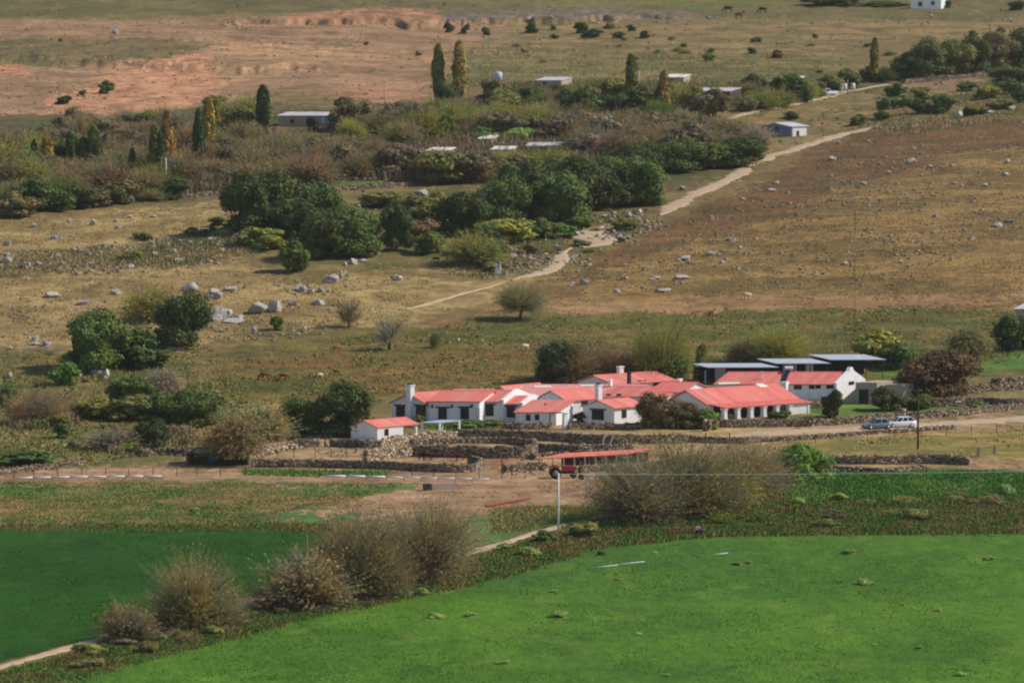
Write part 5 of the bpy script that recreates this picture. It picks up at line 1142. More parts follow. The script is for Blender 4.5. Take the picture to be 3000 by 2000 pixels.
for x, y, w_, h_, t_ in [(1319, 96, 38, 30, 'leftmost round shrub on the far slope'), (1358, 100, 26, 24, 'small shrub, second from the left on the far slope'), (1368, 88, 18, 20, 'tiny shrub above the second one'), (1425, 104, 32, 26, 'third round shrub on the far slope'), (1556, 97, 44, 32, 'big round shrub right of the three'), (1620, 88, 20, 16, 'small shrub under the terrace rocks'), (1622, 114, 28, 14, 'low shrub left of the largest clump'), (1708, 98, 56, 34, 'largest clump on the far slope, upper part'), (1738, 110, 64, 26, 'largest clump on the far slope, lower part'), (1786, 84, 36, 18, 'small shrub right of the largest clump'), (1808, 112, 42, 20, 'low shrub right of the largest clump'), (1848, 92, 28, 20, 'small dark shrub, second from right'), (1888, 112, 34, 26, 'rightmost dark shrub of the row'), (1228, 164, 24, 12, 'flat shrub left of the tall poplar pair'), (2205, 158, 30, 20, 'shrub alone right of the far slope row'), (2005, 138, 26, 12, 'small flat shrub on the right far slope'), (2218, 124, 36, 16, 'brown shrub high on the right far slope'), (2390, 112, 22, 14, 'tiny shrub high on the right far slope'), (2275, 170, 40, 24, 'shrub beside the red animal'), (178, 122, 14, 12, 'tiny dark shrub far left'), (1070, 132, 22, 10, 'tiny shrub on the pink slope'), (2440, 14, 220, 20, 'dark hedge at the top edge'), (2485, 22, 28, 22, 'dark round bush at the top edge'), (2580, 18, 160, 16, 'dark hedge left of the top house'), (2770, 22, 60, 24, 'dark bush right of the top house'), (2980, 30, 60, 30, 'dark bush in the top right corner'), (2850, 108, 34, 22, 'dark bush above the far right grove, left'), (2930, 100, 30, 20, 'dark bush above the far right grove, middle'), (2985, 104, 32, 24, 'dark bush above the far right grove, right'), (310, 275, 50, 40, 'green bush on the salmon soil scar'), (185, 305, 60, 26, 'bluish dark bush under the salmon scar'), (240, 280, 30, 18, 'small dark bush on the salmon scar')]:
    plant('S', x, y, w_, h_, 'dk' if h_ > 18 else 'gr', t_, G_T)
# --- thicket of the valley floor: many bushes, each its own object
def thicket(poly, n, kinds, cols, w0, w1, asp, label, group, seed):
    rr = random.Random(seed); xs = [p[0] for p in poly]; ys = [p[1] for p in poly]; got = []
    tries = 0
    while len(got) < n and tries < 6000:
        tries += 1
        x, y = rr.uniform(min(xs), max(xs)), rr.uniform(min(ys), max(ys))
        if not in_poly(np.array([x]), np.array([y]), poly)[0]: continue
        if any(abs(x - a) < w0 * 0.34 and abs(y - b) < 7 for a, b in got): continue
        got.append((x, y))
    for x, y in got:
        w_ = rr.uniform(w0, w1) * (0.75 + 0.4 * (y - min(ys)) / (max(ys) - min(ys) + 1))
        plant(rr.choice(kinds), x, y, w_, w_ * rr.uniform(asp * 0.75, asp * 1.25), rr.choice(cols), label, group)
thicket([(0, 440), (120, 400), (380, 380), (560, 380), (640, 520), (560, 560), (300, 590), (0, 620)], 62, ['w', 'w', 'w', 'w', 'w', 'w', 'd'], ['bn', 'ob', 'rd', 'ob', 'ol'], 90, 150, .62, 'brown wispy bush of the left thicket among the poplars', 'left thicket', 1)
thicket([(0, 600), (300, 588), (520, 570), (520, 584), (300, 605), (0, 645)], 20, ['d', 'd', 'w'], ['dk', 'dk', 'gr', 'ob'], 90, 140, .62, 'dark hedge bush edging the upper dry field', 'hedge of the upper dry field', 2)
thicket([(560, 440), (900, 420), (1240, 470), (1180, 520), (900, 545), (640, 560)], 50, ['w', 'w', 'w', 'w', 'w', 'd'], ['rd', 'bn', 'ob', 'bn'], 90, 150, .6, 'reddish brown wispy bush of the middle thicket', 'middle thicket', 3)
thicket([(1000, 370), (1250, 330), (1700, 340), (1700, 380), (1350, 430), (1050, 440)], 40, ['w', 'w', 'w', 'w', 'd'], ['ob', 'ol', 'bn', 'bn', 'ol'], 80, 130, .65, 'olive bush between the long low house and the shacks', 'thicket behind the shacks', 4)
thicket([(1640, 390), (2000, 350), (2230, 420), (2100, 450), (1960, 470), (1800, 480), (1650, 450)], 38, ['w', 'w', 'w', 'd'], ['gy', 'rd', 'bn', 'ob'], 90, 140, .65, 'grey-brown leafless thicket behind the second grove', 'thicket above the second grove', 5)
thicket([(1250, 490), (1640, 480), (1640, 520), (1250, 545)], 16, ['w', 'w', 'd'], ['ob', 'ol', 'bn'], 100, 160, .5, 'brown bush with dark foot below the shacks', 'bushes below the shacks', 6)
thicket([(1430, 300), (1700, 290), (2000, 300), (2230, 270), (2230, 330), (2000, 350), (1450, 350)], 34, ['d', 'w', 'w'], ['gr', 'ob', 'ol', 'dk'], 70, 120, .65, 'mixed green bush around the orange and olive poplars', 'bushes around the right poplars', 7)
thicket([(2200, 300), (2300, 275), (2540, 235), (2600, 240), (2380, 290), (2230, 330)], 14, ['d', 'd', 'w'], ['gr', 'ol', 'dk'], 70, 110, .62, 'green tree in the row behind the white pickup', 'tree row behind the white pickup', 8)
thicket([(0, 430), (160, 400), (420, 350), (620, 370), (600, 400), (300, 420), (0, 470)], 26, ['w', 'w', 'd'], ['gy', 'bn', 'gr', 'rd'], 80, 130, .6, 'grey-brown bush under the salmon scar', 'bushes under the salmon scar', 9)
thicket([(0, 470), (120, 440), (150, 480), (60, 520), (0, 520)], 7, ['d'], ['lg', 'gr'], 70, 100, .55, 'light green rounded bush at the left edge of the valley', 'green bushes at the left edge', 10)
thicket([(620, 330), (740, 300), (740, 360), (660, 400)], 5, ['w', 'd'], ['ol', 'gr'], 70, 110, .7, 'olive bush left of the dark poplar', 'bushes left of the dark poplar', 11)
thicket([(1380, 410), (1640, 395), (1640, 425), (1380, 430)], 6, ['d'], ['lg', 'br'], 60, 90, .5, 'light green bush above the shacks', 'light green bushes above the shacks', 12)
# --- scattered dark tussock bushes
thicket([(100, 1050), (700, 1230), (900, 1300), (100, 1350)], 14, ['S'], ['ol', 'gr'], 24, 50, .5, 'low bush in the scrub left of the farmstead', 'scrub left of the farmstead', 13)
thicket([(1300, 690), (1900, 600), (1800, 740), (1500, 810), (1250, 800)], 26, ['S', 's'], ['ol', 'gr', 'bn'], 24, 56, .5, 'low bush among the boulders by the road bends', 'bushes by the road bends', 14)
thicket([(300, 700), (720, 640), (760, 700), (500, 760), (330, 770)], 9, ['S'], ['ol', 'gr'], 30, 70, .45, 'olive low bush in the rubble band of the left field', 'bushes in the rubble band', 15)
thicket([(1500, 110), (2300, 100), (2900, 130), (2600, 220), (1500, 220)], 22, ['S', 's'], ['ol', 'gr', 'bn'], 18, 40, .5, 'low scrub bush on the far slope above the valley', 'scrub of the far slope', 16)
thicket([(1800, 1540), (2900, 1440), (2950, 1530), (2000, 1560)], 20, ['s', 'S'], ['ob', 'ol', 'gr'], 50, 90, .35, 'brown-green weedy bush on the bank above the bright field', 'weedy bushes on the bank', 17)
thicket([(60, 1960), (600, 1830), (1000, 1760), (1000, 1790), (600, 1870), (200, 1975)], 14, ['s', 'S'], ['rd', 'ob', 'ol'], 50, 90, .4, 'reddish weedy bush along the narrow pale path', 'weedy bushes along the path', 18)
plant('S', 570, 1505, 36, 22, 'lg', 'pale green weed clump on the edge of the left field'); plant('S', 1762, 1625, 30, 14, 'dk', 'dark weed clump on the left part of the bright field')
G_C = 'pale weed clumps standing in the bright field'
for i, (x, y, w_) in enumerate([(2160, 1655, 34), (2195, 1650, 26), (2488, 1622, 44), (2530, 1712, 60), (2240, 1660, 16), (1920, 1620, 16), (1810, 1700, 24), (1620, 1735, 30), (1640, 1808, 60), (2265, 1668, 18), (2300, 1760, 20), (1950, 1980, 26), (1280, 1810, 50), (1380, 1805, 40), (2750, 1790, 30), (2690, 1900, 30), (2900, 1640, 40), (2560, 1890, 24), (1470, 1945, 40), (2420, 1950, 22), (1870, 1860, 24), (2820, 1980, 40)]):
    plant('S', x, y, w_, w_ * 0.35, 'lg', 'pale weed clump growing in the bright field', G_C)
for x, y, w_ in [(1192, 1745, 40), (1235, 1742, 44), (975, 1752, 30), (2465, 1470, 50), (2340, 1480, 40), (2950, 1450, 60), (470, 1875, 36), (230, 1900, 30)]:
    plant('S', x, y, w_, w_ * 0.6, 'lg', 'tall pale seeding weed on the bank beside the field', 'pale seeding weeds on the bank')

# --- grass and weeds nobody could count
def tufts(name, label, cat, specs, mat=M_GRASS):
    VV_, CC_ = [], []
    for poly, n, h0, h1, cols, wd in specs:
        xs = [p[0] for p in poly]; ys = [p[1] for p in poly]; k = 0; out = []
        # grid of anchor points on the ground, then jitter in metres
        while k < n:
            m = 4000; x = rng.uniform(min(xs), max(xs), m); y = rng.uniform(min(ys), max(ys), m)
            ok = in_poly(x, y, poly); x, y = x[ok], y[ok]
            # pixel -> ground by table lookup on the terrain grid
            col = np.clip(np.searchsorted(T_, (x - 1500) / FPX / cp), 1, NX - 1)
            for xx, yy, c_ in zip(x[:n - k], y[:n - k], col[:n - k]):
                cl = PY[:, c_]; i = len(cl) - 1 - np.searchsorted(cl[::-1], yy); i = min(max(i, 1), NY - 2)
                out.append((GX[i, c_], GY[i, c_])); k += 1
        q = np.array(out); q[:, 0] += rng.normal(size=len(q)) * 0.25; q[:, 1] += rng.normal(size=len(q)) * 0.8
        z = Z(q[:, 0], q[:, 1]); keep = fbm(q[:, 0] / 5., q[:, 1] / 8., 77, 3) > 0.57; q = q[keep]; z = z[keep]; hh = 0.5 * (h0 + rng.random(len(q)) ** 2 * (h1 - h0)); ww = hh * wd * (0.7 + 0.6 * rng.random(len(q)))
        cc = np.array([lin(c) for c in cols])[rng.integers(0, len(cols), len(q))] * (1.2 + 0.5 * rng.random((len(q), 1)))
        for j in range(2):
            a = rng.random(len(q)) * 3.14; dx, dy = np.cos(a) * ww * .5, np.sin(a) * ww * .5
            lx, ly = (rng.random(len(q)) - .8) * hh * 1.6, (rng.random(len(q)) - .2) * hh * 1.8
            V4 = np.stack([np.stack([q[:, 0] - dx * .6, q[:, 1] - dy * .6, z - .05], 1), np.stack([q[:, 0] + dx * .6, q[:, 1] + dy * .6, z - .05], 1),
                           np.stack([q[:, 0] + dx + lx, q[:, 1] + dy + ly, z + hh * .9], 1), np.stack([q[:, 0] - dx + lx, q[:, 1] - dy + ly, z + hh], 1)], 1)
            VV_.append(V4.reshape(-1, 3)); CC_.append(np.repeat(cc, 4, 0))
    v = np.concatenate(VV_)
    o = link(name, mesh_np(name, v, np.arange(len(v)).reshape(-1, 4), mat, np.concatenate(CC_)))
    return tag(o, label, cat, kind='stuff')
dry = [(160, 136, 92), (132, 114, 72), (108, 96, 58), (150, 124, 80)]
olv = [(104, 104, 54), (122, 112, 64), (92, 84, 50), (132, 112, 66)]
tufts('dry_grass', 'dry grass tufts and low scrub on the valley slopes', 'grass', [
 ([(0, 640), (700, 580), (1300, 800), (1200, 950), (0, 1040)], 9000, .15, .5, dry, 1.6), ([(1300, 950), (1950, 640), (2500, 390), (3000, 340), (3000, 900)], 14000, .1, .42, dry[1:] + [(112, 80, 54)], 1.6),
 ([(560, 1040), (1180, 960), (3000, 890), (3000, 1080), (1100, 1180), (700, 1190)], 12000, .2, .6, olv, 1.5), ([(0, 1040), (600, 1010), (830, 1290), (0, 1390)], 5000, .2, .7, olv, 1.5),
 ([(0, 60), (3000, 50), (3000, 230), (1300, 310), (0, 340)], 9000, .25, .8, olv + dry, 1.7), ([(0, 0), (3000, 0), (3000, 60), (0, 60)], 1500, .3, .8, olv, 1.7), ([(700, 330), (3000, 200), (2300, 450), (900, 600)], 5000, .3, .9, olv, 1.5),
 ([(0, 1385), (1780, 1390), (1780, 1500), (0, 1560)], 5000, .1, .3, [(96, 114, 60), (140, 116, 78), (120, 100, 64)], 1.6), ([(1850, 1270), (3000, 1230), (3000, 1350), (1850, 1345)], 3500, .12, .4, olv + dry, 1.6)])

def brush(name, label, cat, specs, per=7, wk=1.0, gain=1.3):
    VV_, CC_ = [], []
    for poly, n, h0, h1, cols in specs:
        xs = [p[0] for p in poly]; ys = [p[1] for p in poly]; out = []
        while len(out) < n:
            x = rng.uniform(min(xs), max(xs), 3000); y = rng.uniform(min(ys), max(ys), 3000); ok = in_poly(x, y, poly); x, y = x[ok], y[ok]
            col = np.clip(np.searchsorted(T_, (x - 1500) / FPX / cp), 1, NX - 1)
            for xx, yy, c_ in zip(x, y, col):
                cl = PY[:, c_]; i = len(cl) - 1 - np.searchsorted(cl[::-1], yy); i = min(max(i, 1), NY - 2); out.append((GX[i, c_], GY[i, c_]))
                if len(out) >= n: break
        q = np.array(out); z = Z(q[:, 0], q[:, 1]); base_h = h0 + (h1 - h0) * fbm(q[:, 0] / 6., q[:, 1] / 9., 91, 3)
        cb = np.array([lin(c) for c in cols])[np.clip((fbm(q[:, 0] / 9., q[:, 1] / 14., 95, 3) * 1.6 - 0.3) * len(cols), 0, len(cols) - 1).astype(int)] * gain
        for j in range(per):                                 # fine upright switches
            b = q + rng.normal(size=q.shape) * 0.55; a = rng.random(len(q)) * 6.28; hh = base_h * (0.5 + 0.7 * rng.random(len(q))); ln = hh * (0.15 + 0.35 * rng.random(len(q)))
            wd = (0.035 + 0.05 * rng.random(len(q))) * wk; tx, ty = b[:, 0] + np.cos(a) * ln, b[:, 1] + np.sin(a) * ln; s_ = rng.random(len(q)) * 3.14; dx, dy = np.cos(s_) * wd, np.sin(s_) * wd
            V4 = np.stack([np.stack([b[:, 0] - dx, b[:, 1] - dy, z], 1), np.stack([b[:, 0] + dx, b[:, 1] + dy, z], 1), np.stack([tx + dx, ty + dy, z + hh], 1), np.stack([tx - dx, ty - dy, z + hh], 1)], 1)
            VV_.append(V4.reshape(-1, 3)); CC_.append(np.repeat(cb * (0.8 + 0.5 * rng.random((len(q), 1))), 4, 0))
    v = np.concatenate(VV_); o = link(name, mesh_np(name, v, np.arange(len(v)).reshape(-1, 4), M_GRASS, np.concatenate(CC_)))
    tag(o, label, cat, kind='stuff')
bw = [(132, 112, 86), (118, 106, 72), (136, 114, 92), (104, 102, 62)]
brush('brushwood', 'dense grey-brown brushwood covering the valley floor', 'brushwood', [([(0, 400), (300, 370), (620, 350), (900, 410), (1250, 440), (1250, 530), (900, 520), (640, 560), (480, 570), (0, 630)], 9000, .9, 2.6, bw), ([(1000, 350), (1450, 300), (1700, 330), (2050, 350), (2200, 400), (2100, 450), (1700, 500), (1250, 540), (1250, 440)], 7500, .9, 2.6, bw),
       ([(1500, 250), (2200, 250), (2250, 300), (2000, 340), (1500, 320)], 2500, .8, 2.2, [(104, 108, 62), (118, 108, 70)]), ([(340, 1270), (560, 1260), (560, 1300), (330, 1330)], 700, .5, 1.2, bw), ([(40, 1200), (220, 1190), (220, 1250), (40, 1260)], 500, .5, 1.5, bw)])
gb = [(80, 98, 42), (98, 96, 48), (72, 94, 38), (104, 92, 50), (82, 100, 44), (94, 92, 46)]
brush('weeds', 'green and brown weeds on the banks beside the fields', 'weeds', [
 ([(0, 1972), (300, 1890), (620, 1815), (950, 1728), (1330, 1650), (1620, 1565), (1790, 1525), (1750, 1606), (1480, 1690), (900, 1812), (300, 1965), (150, 2010), (0, 2060)], 11000, .08, .45, gb),
 ([(1790, 1520), (2000, 1480), (2260, 1400), (2700, 1385), (3000, 1385), (3000, 1562), (2100, 1570), (1750, 1604)], 22000, .12, .65, gb),
 ([(2250, 1395), (2700, 1380), (3000, 1385), (3000, 1460), (2300, 1470)], 6000, .2, .8, [(70, 106, 40), (88, 118, 50)]),
 ([(1450, 1485), (1770, 1480), (1760, 1530), (1450, 1560)], 1500, .1, .4, [(84, 110, 48), (120, 112, 66)]),
 ([(0, 1535), (960, 1535), (960, 1556), (0, 1556)], 1500, .08, .35, gb), ([(700, 1375), (1150, 1382), (1100, 1395), (720, 1392)], 700, .1, .4, [(84, 110, 48)]),
 ([(0, 1412), (1200, 1415), (1000, 1470), (720, 1515), (960, 1535), (0, 1540)], 5000, .04, .22, [(70, 100, 40), (108, 104, 56), (82, 104, 44), (132, 112, 68), (74, 98, 40)]),
 ([(1000, 1240), (1500, 1244), (1480, 1256), (1340, 1262)], 600, .1, .5, [(84, 106, 46), (120, 112, 66)])], per=6, wk=.8, gain=1.6)
brush('scrub', 'low olive and brown scrub on the slopes and in the rubble', 'scrub', [
 ([(330, 770), (500, 700), (760, 690), (760, 740), (480, 790)], 1500, .2, .8, [(118, 108, 66), (100, 100, 58), (134, 114, 78)]), ([(0, 740), (330, 720), (350, 790), (0, 815)], 700, .2, .7, [(118, 108, 66), (134, 114, 78)]),
 ([(1300, 800), (1450, 700), (1900, 610), (1900, 650), (1780, 650), (1700, 680), (1620, 730), (1560, 780), (1420, 820)], 1300, .15, .6, [(110, 106, 60), (134, 116, 78), (96, 98, 54)]), ([(1500, 925), (3000, 885), (3000, 1050), (2100, 1090), (1100, 1160), (700, 1180), (600, 1040)], 6000, .04, .3, [(112, 104, 54), (98, 100, 50), (126, 96, 58)]),
 ([(0, 1040), (600, 1010), (830, 1290), (0, 1390)], 4000, .08, .45, [(112, 104, 54), (98, 104, 52), (130, 112, 70)]), ([(2500, 350), (3000, 240), (3000, 350), (2600, 400)], 1000, .2, .7, [(104, 104, 58), (128, 112, 72)]),
 ([(0, 110), (620, 118), (560, 170), (0, 200)], 300, .1, .4, [(92, 92, 54), (110, 100, 62)][:0] or [(104, 96, 58)]), ([(1600, 860), (1950, 660), (2500, 400), (3000, 350), (3000, 890)], 8000, .04, .26, [(136, 110, 74), (112, 86, 58), (120, 104, 64), (146, 120, 80)]), ([(0, 650), (700, 590), (720, 800), (1300, 800), (1200, 940), (0, 1020)], 6000, .04, .25, [(160, 138, 90), (134, 114, 72), (118, 112, 66)]), ([(1300, 150), (2400, 160), (2400, 230), (1300, 250)], 1500, .15, .5, [(104, 104, 58), (124, 112, 70)])], per=5, gain=1.5)
brush('crop_plants', 'leafy crop rising above the two green fields', 'crop', [
 ([(150, 2010), (900, 1815), (1500, 1695), (1950, 1590), (3000, 1570), (3000, 2000)], 16000, .05, .17, [(86, 128, 36), (74, 114, 34), (100, 138, 44)]), ([(0, 1556), (920, 1556), (900, 1700), (480, 1790), (0, 1930)], 8000, .04, .15, [(44, 90, 24), (36, 78, 20)])], per=4, wk=1.0, gain=1.45)
# ---------------------------------------------------------------- vehicles
def car_paint(name, c, rough=0.25):
    m = mat_plain(name, c, rough, 0.05, 2); m.node_tree.nodes['Principled BSDF'].inputs['Coat Weight'].default_value = 0.6; return m
M_SILVER = car_paint('blue_grey_paint', (112, 118, 132)); M_CARW = car_paint('white_car_paint', (236, 236, 234))
M_LAMP = mat_plain('lamp_glass', (220, 224, 228), 0.15, 0.05, 2); M_TAIL = mat_plain('tail_lamp', (150, 20, 18), 0.3, 0.05, 2); M_RIM = mat_plain('wheel_rim', (170, 172, 176), 0.35, 0.1, 3, metal=0.4)
def loft(secs, closed=True):
    mb = MB(); n = len(secs[0]); vs = [p for s in secs for p in s]
    fs = [(i * n + k, i * n + (k + 1) % n, (i + 1) * n + (k + 1) % n, (i + 1) * n + k) for i in range(len(secs) - 1) for k in range(n)]
    fs += [tuple(range(n - 1, -1, -1)), tuple((len(secs) - 1) * n + k for k in range(n))]
    return mb.add(vs, fs)
def car(loc, rz, paint, label, body, name='parked_car', cat='car', bed=False):
    """body: list of (x, z_low, z_belt); cabin: front glass foot, roof front, roof rear, rear glass foot; x forward"""
    r = empty(name, loc, rz); tag(r, label, cat, 'cars parked beside the farm road' if name == 'parked_car' else None)
    secs = []
    for x, zl, zb, hw in body['low']:
        secs.append([(x, -hw * .9, zl), (x, hw * .9, zl), (x, hw, zl + .18), (x, hw, zb - .12), (x, hw * .9, zb), (x, -hw * .9, zb), (x, -hw, zb - .12), (x, -hw, zl + .18)])
    loft(secs).build('body', paint, r, True)
    x0, x1, x2, x3, zb, zr = body['cab']
    P = lambda x, hw, z: [(x, -hw, z), (x, hw, z)]
    a, b = .74, .6
    cb = MB(); v = [(x0, -a, zb - .03), (x0, a, zb - .03), (x3, a, zb - .03), (x3, -a, zb - .03), (x1, -b, zr), (x1, b, zr), (x2, b, zr), (x2, -b, zr)]
    cb.hexa([v[0], v[1], v[2], v[3]], [v[4], v[5], v[6], v[7]]); cab = cb.build('cabin', paint, r)
    rf = MB(); rf.hexa([(x1 + .04, -b - .02, zr + .003), (x1 + .04, b + .02, zr + .003), (x2 - .04, b + .02, zr + .003), (x2 - .04, -b - .02, zr + .003)], [(x1 - .06, -b + .08, zr + .05), (x1 - .06, b - .08, zr + .05), (x2 + .06, b - .08, zr + .05), (x2 + .06, -b + .08, zr + .05)]); rf.build('roof', paint, r)
    def onq(q, nm, par, s=0.86, mat=M_GLASS, off=0.012):
        q = [Vector(p) for p in q]; c = sum(q, Vector()) / 4; n = (q[1] - q[0]).cross(q[2] - q[0]).normalized()
        if n.dot(c - Vector(((x1 + x2) / 2, 0, zb))) < 0: n = -n
        p = [c + (k - c) * s + n * off for k in q]; p2 = [k - n * 0.008 for k in p]
        mb = MB(); mb.hexa(p2, p); mb.build(nm, mat, par)
    onq([v[0], v[1], v[5], v[4]], 'windscreen', cab); onq([v[3], v[2], v[6], v[7]], 'rear_window', cab)
    for sgn in (0, 1):
        A, B, C_, D = (v[0], v[3], v[7], v[4]) if sgn == 0 else (v[1], v[2], v[6], v[5])
        A, B, C_, D = map(Vector, (A, B, C_, D)); nw = body.get('nwin', 2)
        for k in range(nw):
            f0, f1 = k / nw, (k + 1) / nw
            onq([A.lerp(B, f0), A.lerp(B, f1), D.lerp(C_, f1), D.lerp(C_, f0)], 'side_window', cab, 0.82)
    xf, xr = body['low'][0][0], body['low'][-1][0]
    for sg in (-1, 1):
        mb = MB(); mb.box(xf - .02, xf + .02, sg * .6 - .15, sg * .6 + .15, .55, .72); mb.build('headlight', M_LAMP, r)
        mb = MB(); mb.box(xr - .02, xr + .02, sg * .66 - .1, sg * .66 + .1, .6, .85); mb.build('tail_light', M_TAIL, r)
    mb = MB(); mb.box(xf - .05, xf + .04, -.8, .8, .3, .46); mb.build('bumper', M_DARK, r)
    for wx_ in body['axle']:
        for sg in (-1, 1):
            mb = MB(); mb.lathe([(.2, -.1), (.3, -.11), (.33, -.07), (.33, .07), (.3, .11), (.2, .1)], 18, c=(wx_, sg * .76, .32), axis='y'); w_ = mb.build('wheel', M_TYRE, r, True)
            mb = MB(); mb.lathe([(.02, -.02), (.2, 0), (.2, .02), (.02, .03)], 14, c=(wx_, sg * .86, .32), axis='y'); mb.build('rim', M_RIM, w_, True)
    return r
HATCH = dict(low=[(2.05, .36, .62, .70), (1.95, .26, .72, .78), (1.1, .24, .86, .84), (.4, .24, .92, .85), (-1.2, .24, .95, .85), (-1.9, .26, .92, .8), (-2.05, .4, .8, .72)], cab=(1.0, .25, -1.0, -1.75, .9, 1.42), axle=(1.3, -1.3), nwin=2)
WAG = dict(low=[(2.15, .36, .66, .70), (2.05, .26, .76, .80), (1.1, .24, .9, .85), (.4, .24, .96, .86), (-1.4, .24, .98, .86), (-2.05, .26, .96, .82), (-2.15, .4, .85, .74)], cab=(1.05, .35, -1.35, -1.95, .94, 1.52), axle=(1.35, -1.35), nwin=3)
def place_car(px, py, heading, paint, label, body, **k):
    P = at(px, py); gx = (gz(P.x + 1, P.y) - gz(P.x - 1, P.y)) / 2
    r = car(P + Vector((0, 0, 0.03)), R(heading), paint, label, body, **k)
    return r
place_car(2570, 1257, 198, M_SILVER, 'dark blue-grey car parked in front of the white one', HATCH)
place_car(2638, 1253, 196, M_CARW, 'white car parked behind the dark one on the farm road', WAG)
PICK = dict(low=[(2.3, .5, .85, .74), (2.2, .4, 1.0, .84), (1.2, .4, 1.08, .88), (.2, .4, 1.1, .88), (-.6, .4, 1.1, .88), (-2.2, .4, 1.08, .88), (-2.3, .5, 1.05, .85)], cab=(1.1, .6, -.4, -.7, 1.06, 1.7), axle=(1.45, -1.4), nwin=1)
place_car(2424, 282, 200, M_CARW, 'white pickup truck on the far track under the trees', PICK, name='pickup_truck', cat='truck')
# --- tractor
P = at(1648, 1400); t = empty('tractor', P + Vector((0, 0, .03)), R(4)); tag(t, 'old red tractor parked in front of the red-roofed animal shed', 'tractor')
mb = MB(); mb.hexa([(-.1, -.36, .95), (1.75, -.32, .95), (1.75, .32, .95), (-.1, .36, .95)], [(-.1, -.34, 1.62), (1.7, -.28, 1.5), (1.7, .28, 1.5), (-.1, .34, 1.62)]); mb.build('bonnet', M_RED, t)
mb = MB(); mb.box(1.753, 1.8, -.26, .26, .98, 1.46); mb.build('grille', M_DARK, t)
mb = MB(); mb.box(-1.2, 1.5, -.25, .25, .55, .947); mb.build('chassis', M_DARK, t)
mb = MB(); mb.hexa([(-1.55, -.5, 1.2), (-.55, -.5, 1.2), (-.55, .5, 1.2), (-1.55, .5, 1.2)], [(-1.45, -.5, 1.28), (-.55, -.5, 1.28), (-.55, .5, 1.28), (-1.45, .5, 1.28)]); mb.build('platform', M_RED, t)
mb = MB(); mb.box(-1.15, -.7, -.25, .25, 1.283, 1.38); mb.box(-1.25, -1.153, -.25, .25, 1.3, 1.75); mb.build('seat', M_DARK, t)
mb = MB(); mb.tube((-.2, 0, 1.6), (-.5, 0, 1.9), .025); mb.lathe([(.16, 0), (.19, .02), (.16, .04)], 12, c=(-.52, 0, 1.88)); mb.build('steering_wheel', M_DARK, t)
mb = MB(); mb.tube((.9, .12, 1.5), (.9, .12, 2.15), .04); mb.build('exhaust_pipe', M_DARK, t)
for sg in (-1, 1):
    mb = MB(); mb.lathe([(.35, -.17), (.68, -.19), (.74, -.1), (.74, .1), (.68, .19), (.35, .17)], 20, c=(-.95, sg * .78, .72), axis='y'); w_ = mb.build('rear_wheel', M_TYRE, t, True)
    mb = MB(); mb.lathe([(.03, -.05), (.36, -.02), (.36, .03), (.03, .05)], 16, c=(-.95, sg * .95, .72), axis='y'); mb.build('rim', M_PALEWOOD, w_, True)
    mb = MB(); mb.lathe([(.18, -.1), (.36, -.11), (.4, -.05), (.4, .05), (.36, .11), (.18, .1)], 18, c=(1.35, sg * .62, .4), axis='y'); w_ = mb.build('front_wheel', M_TYRE, t, True)
    mb = MB(); mb.lathe([(.03, -.03), (.2, 0), (.2, .03), (.03, .04)], 14, c=(1.35, sg * .7, .4), axis='y'); mb.build('rim', M_RED, w_, True)
    mb = MB(); mb.hexa([(-1.65, sg * .78 - .2, 1.0), (-1.6, sg * .78 - .2, 1.0), (-1.6, sg * .78 + .2, 1.0), (-1.65, sg * .78 + .2, 1.0)], [(-1.5, sg * .78 - .2, 1.42), (-1.45, sg * .78 - .2, 1.42), (-1.45, sg * .78 + .2, 1.42), (-1.5, sg * .78 + .2, 1.42)])
    mb.hexa([(-1.5, sg * .78 - .2, 1.423), (-.5, sg * .78 - .2, 1.51), (-.5, sg * .78 + .2, 1.51), (-1.5, sg * .78 + .2, 1.423)], [(-1.5, sg * .78 - .2, 1.47), (-.5, sg * .78 - .2, 1.56), (-.5, sg * .78 + .2, 1.56), (-1.5, sg * .78 + .2, 1.47)]); mb.build('mudguard', M_RED, t)
# plough beside it
P = at(1735, 1404); t = empty('plough', P, R(-8)); tag(t, 'pale tangle of plough frame and timber right of the tractor', 'farm implement')
mb = MB(); mb.hexa([(-1.6, -.1, .35), (1.6, -.1, .3), (1.6, .1, .3), (-1.6, .1, .35)], [(-1.6, -.1, .5), (1.6, -.1, .45), (1.6, .1, .45), (-1.6, .1, .5)]); mb.build('beam', M_PALEWOOD, t)
for i in range(4):
    mb = MB(); x_ = -1.2 + i * .75; mb.hexa([(x_, -.5, 0), (x_ + .3, -.4, 0), (x_ + .35, .3, 0), (x_ + .1, .3, 0)], [(x_ + .1, -.3, .33), (x_ + .2, -.3, .33), (x_ + .2, .2, .33), (x_ + .1, .2, .33)]); mb.build('share', M_CONC, t)
mb = MB(); mb.lathe([(.2, -.06), (.38, -.06), (.38, .06), (.2, .06)], 16, c=(-1.35, -.5, .38), axis='y'); mb.build('wheel', M_TYRE, t)
for i, (a, b, z_) in enumerate(((-.4, 2.4, .5), (.0, 2.8, .42), (.5, 2.6, .62))):
    mb = MB(); mb.tube((a, -.9 + i * .35, z_), (b, -.4 + i * .5, .06), .07); o = mb.build('timber', M_PALEWOOD, None); o.location = P; tag(o, ['lowest', 'middle', 'top'][i] + ' pale timber leaning on the plough', 'timber', 'timbers by the plough')
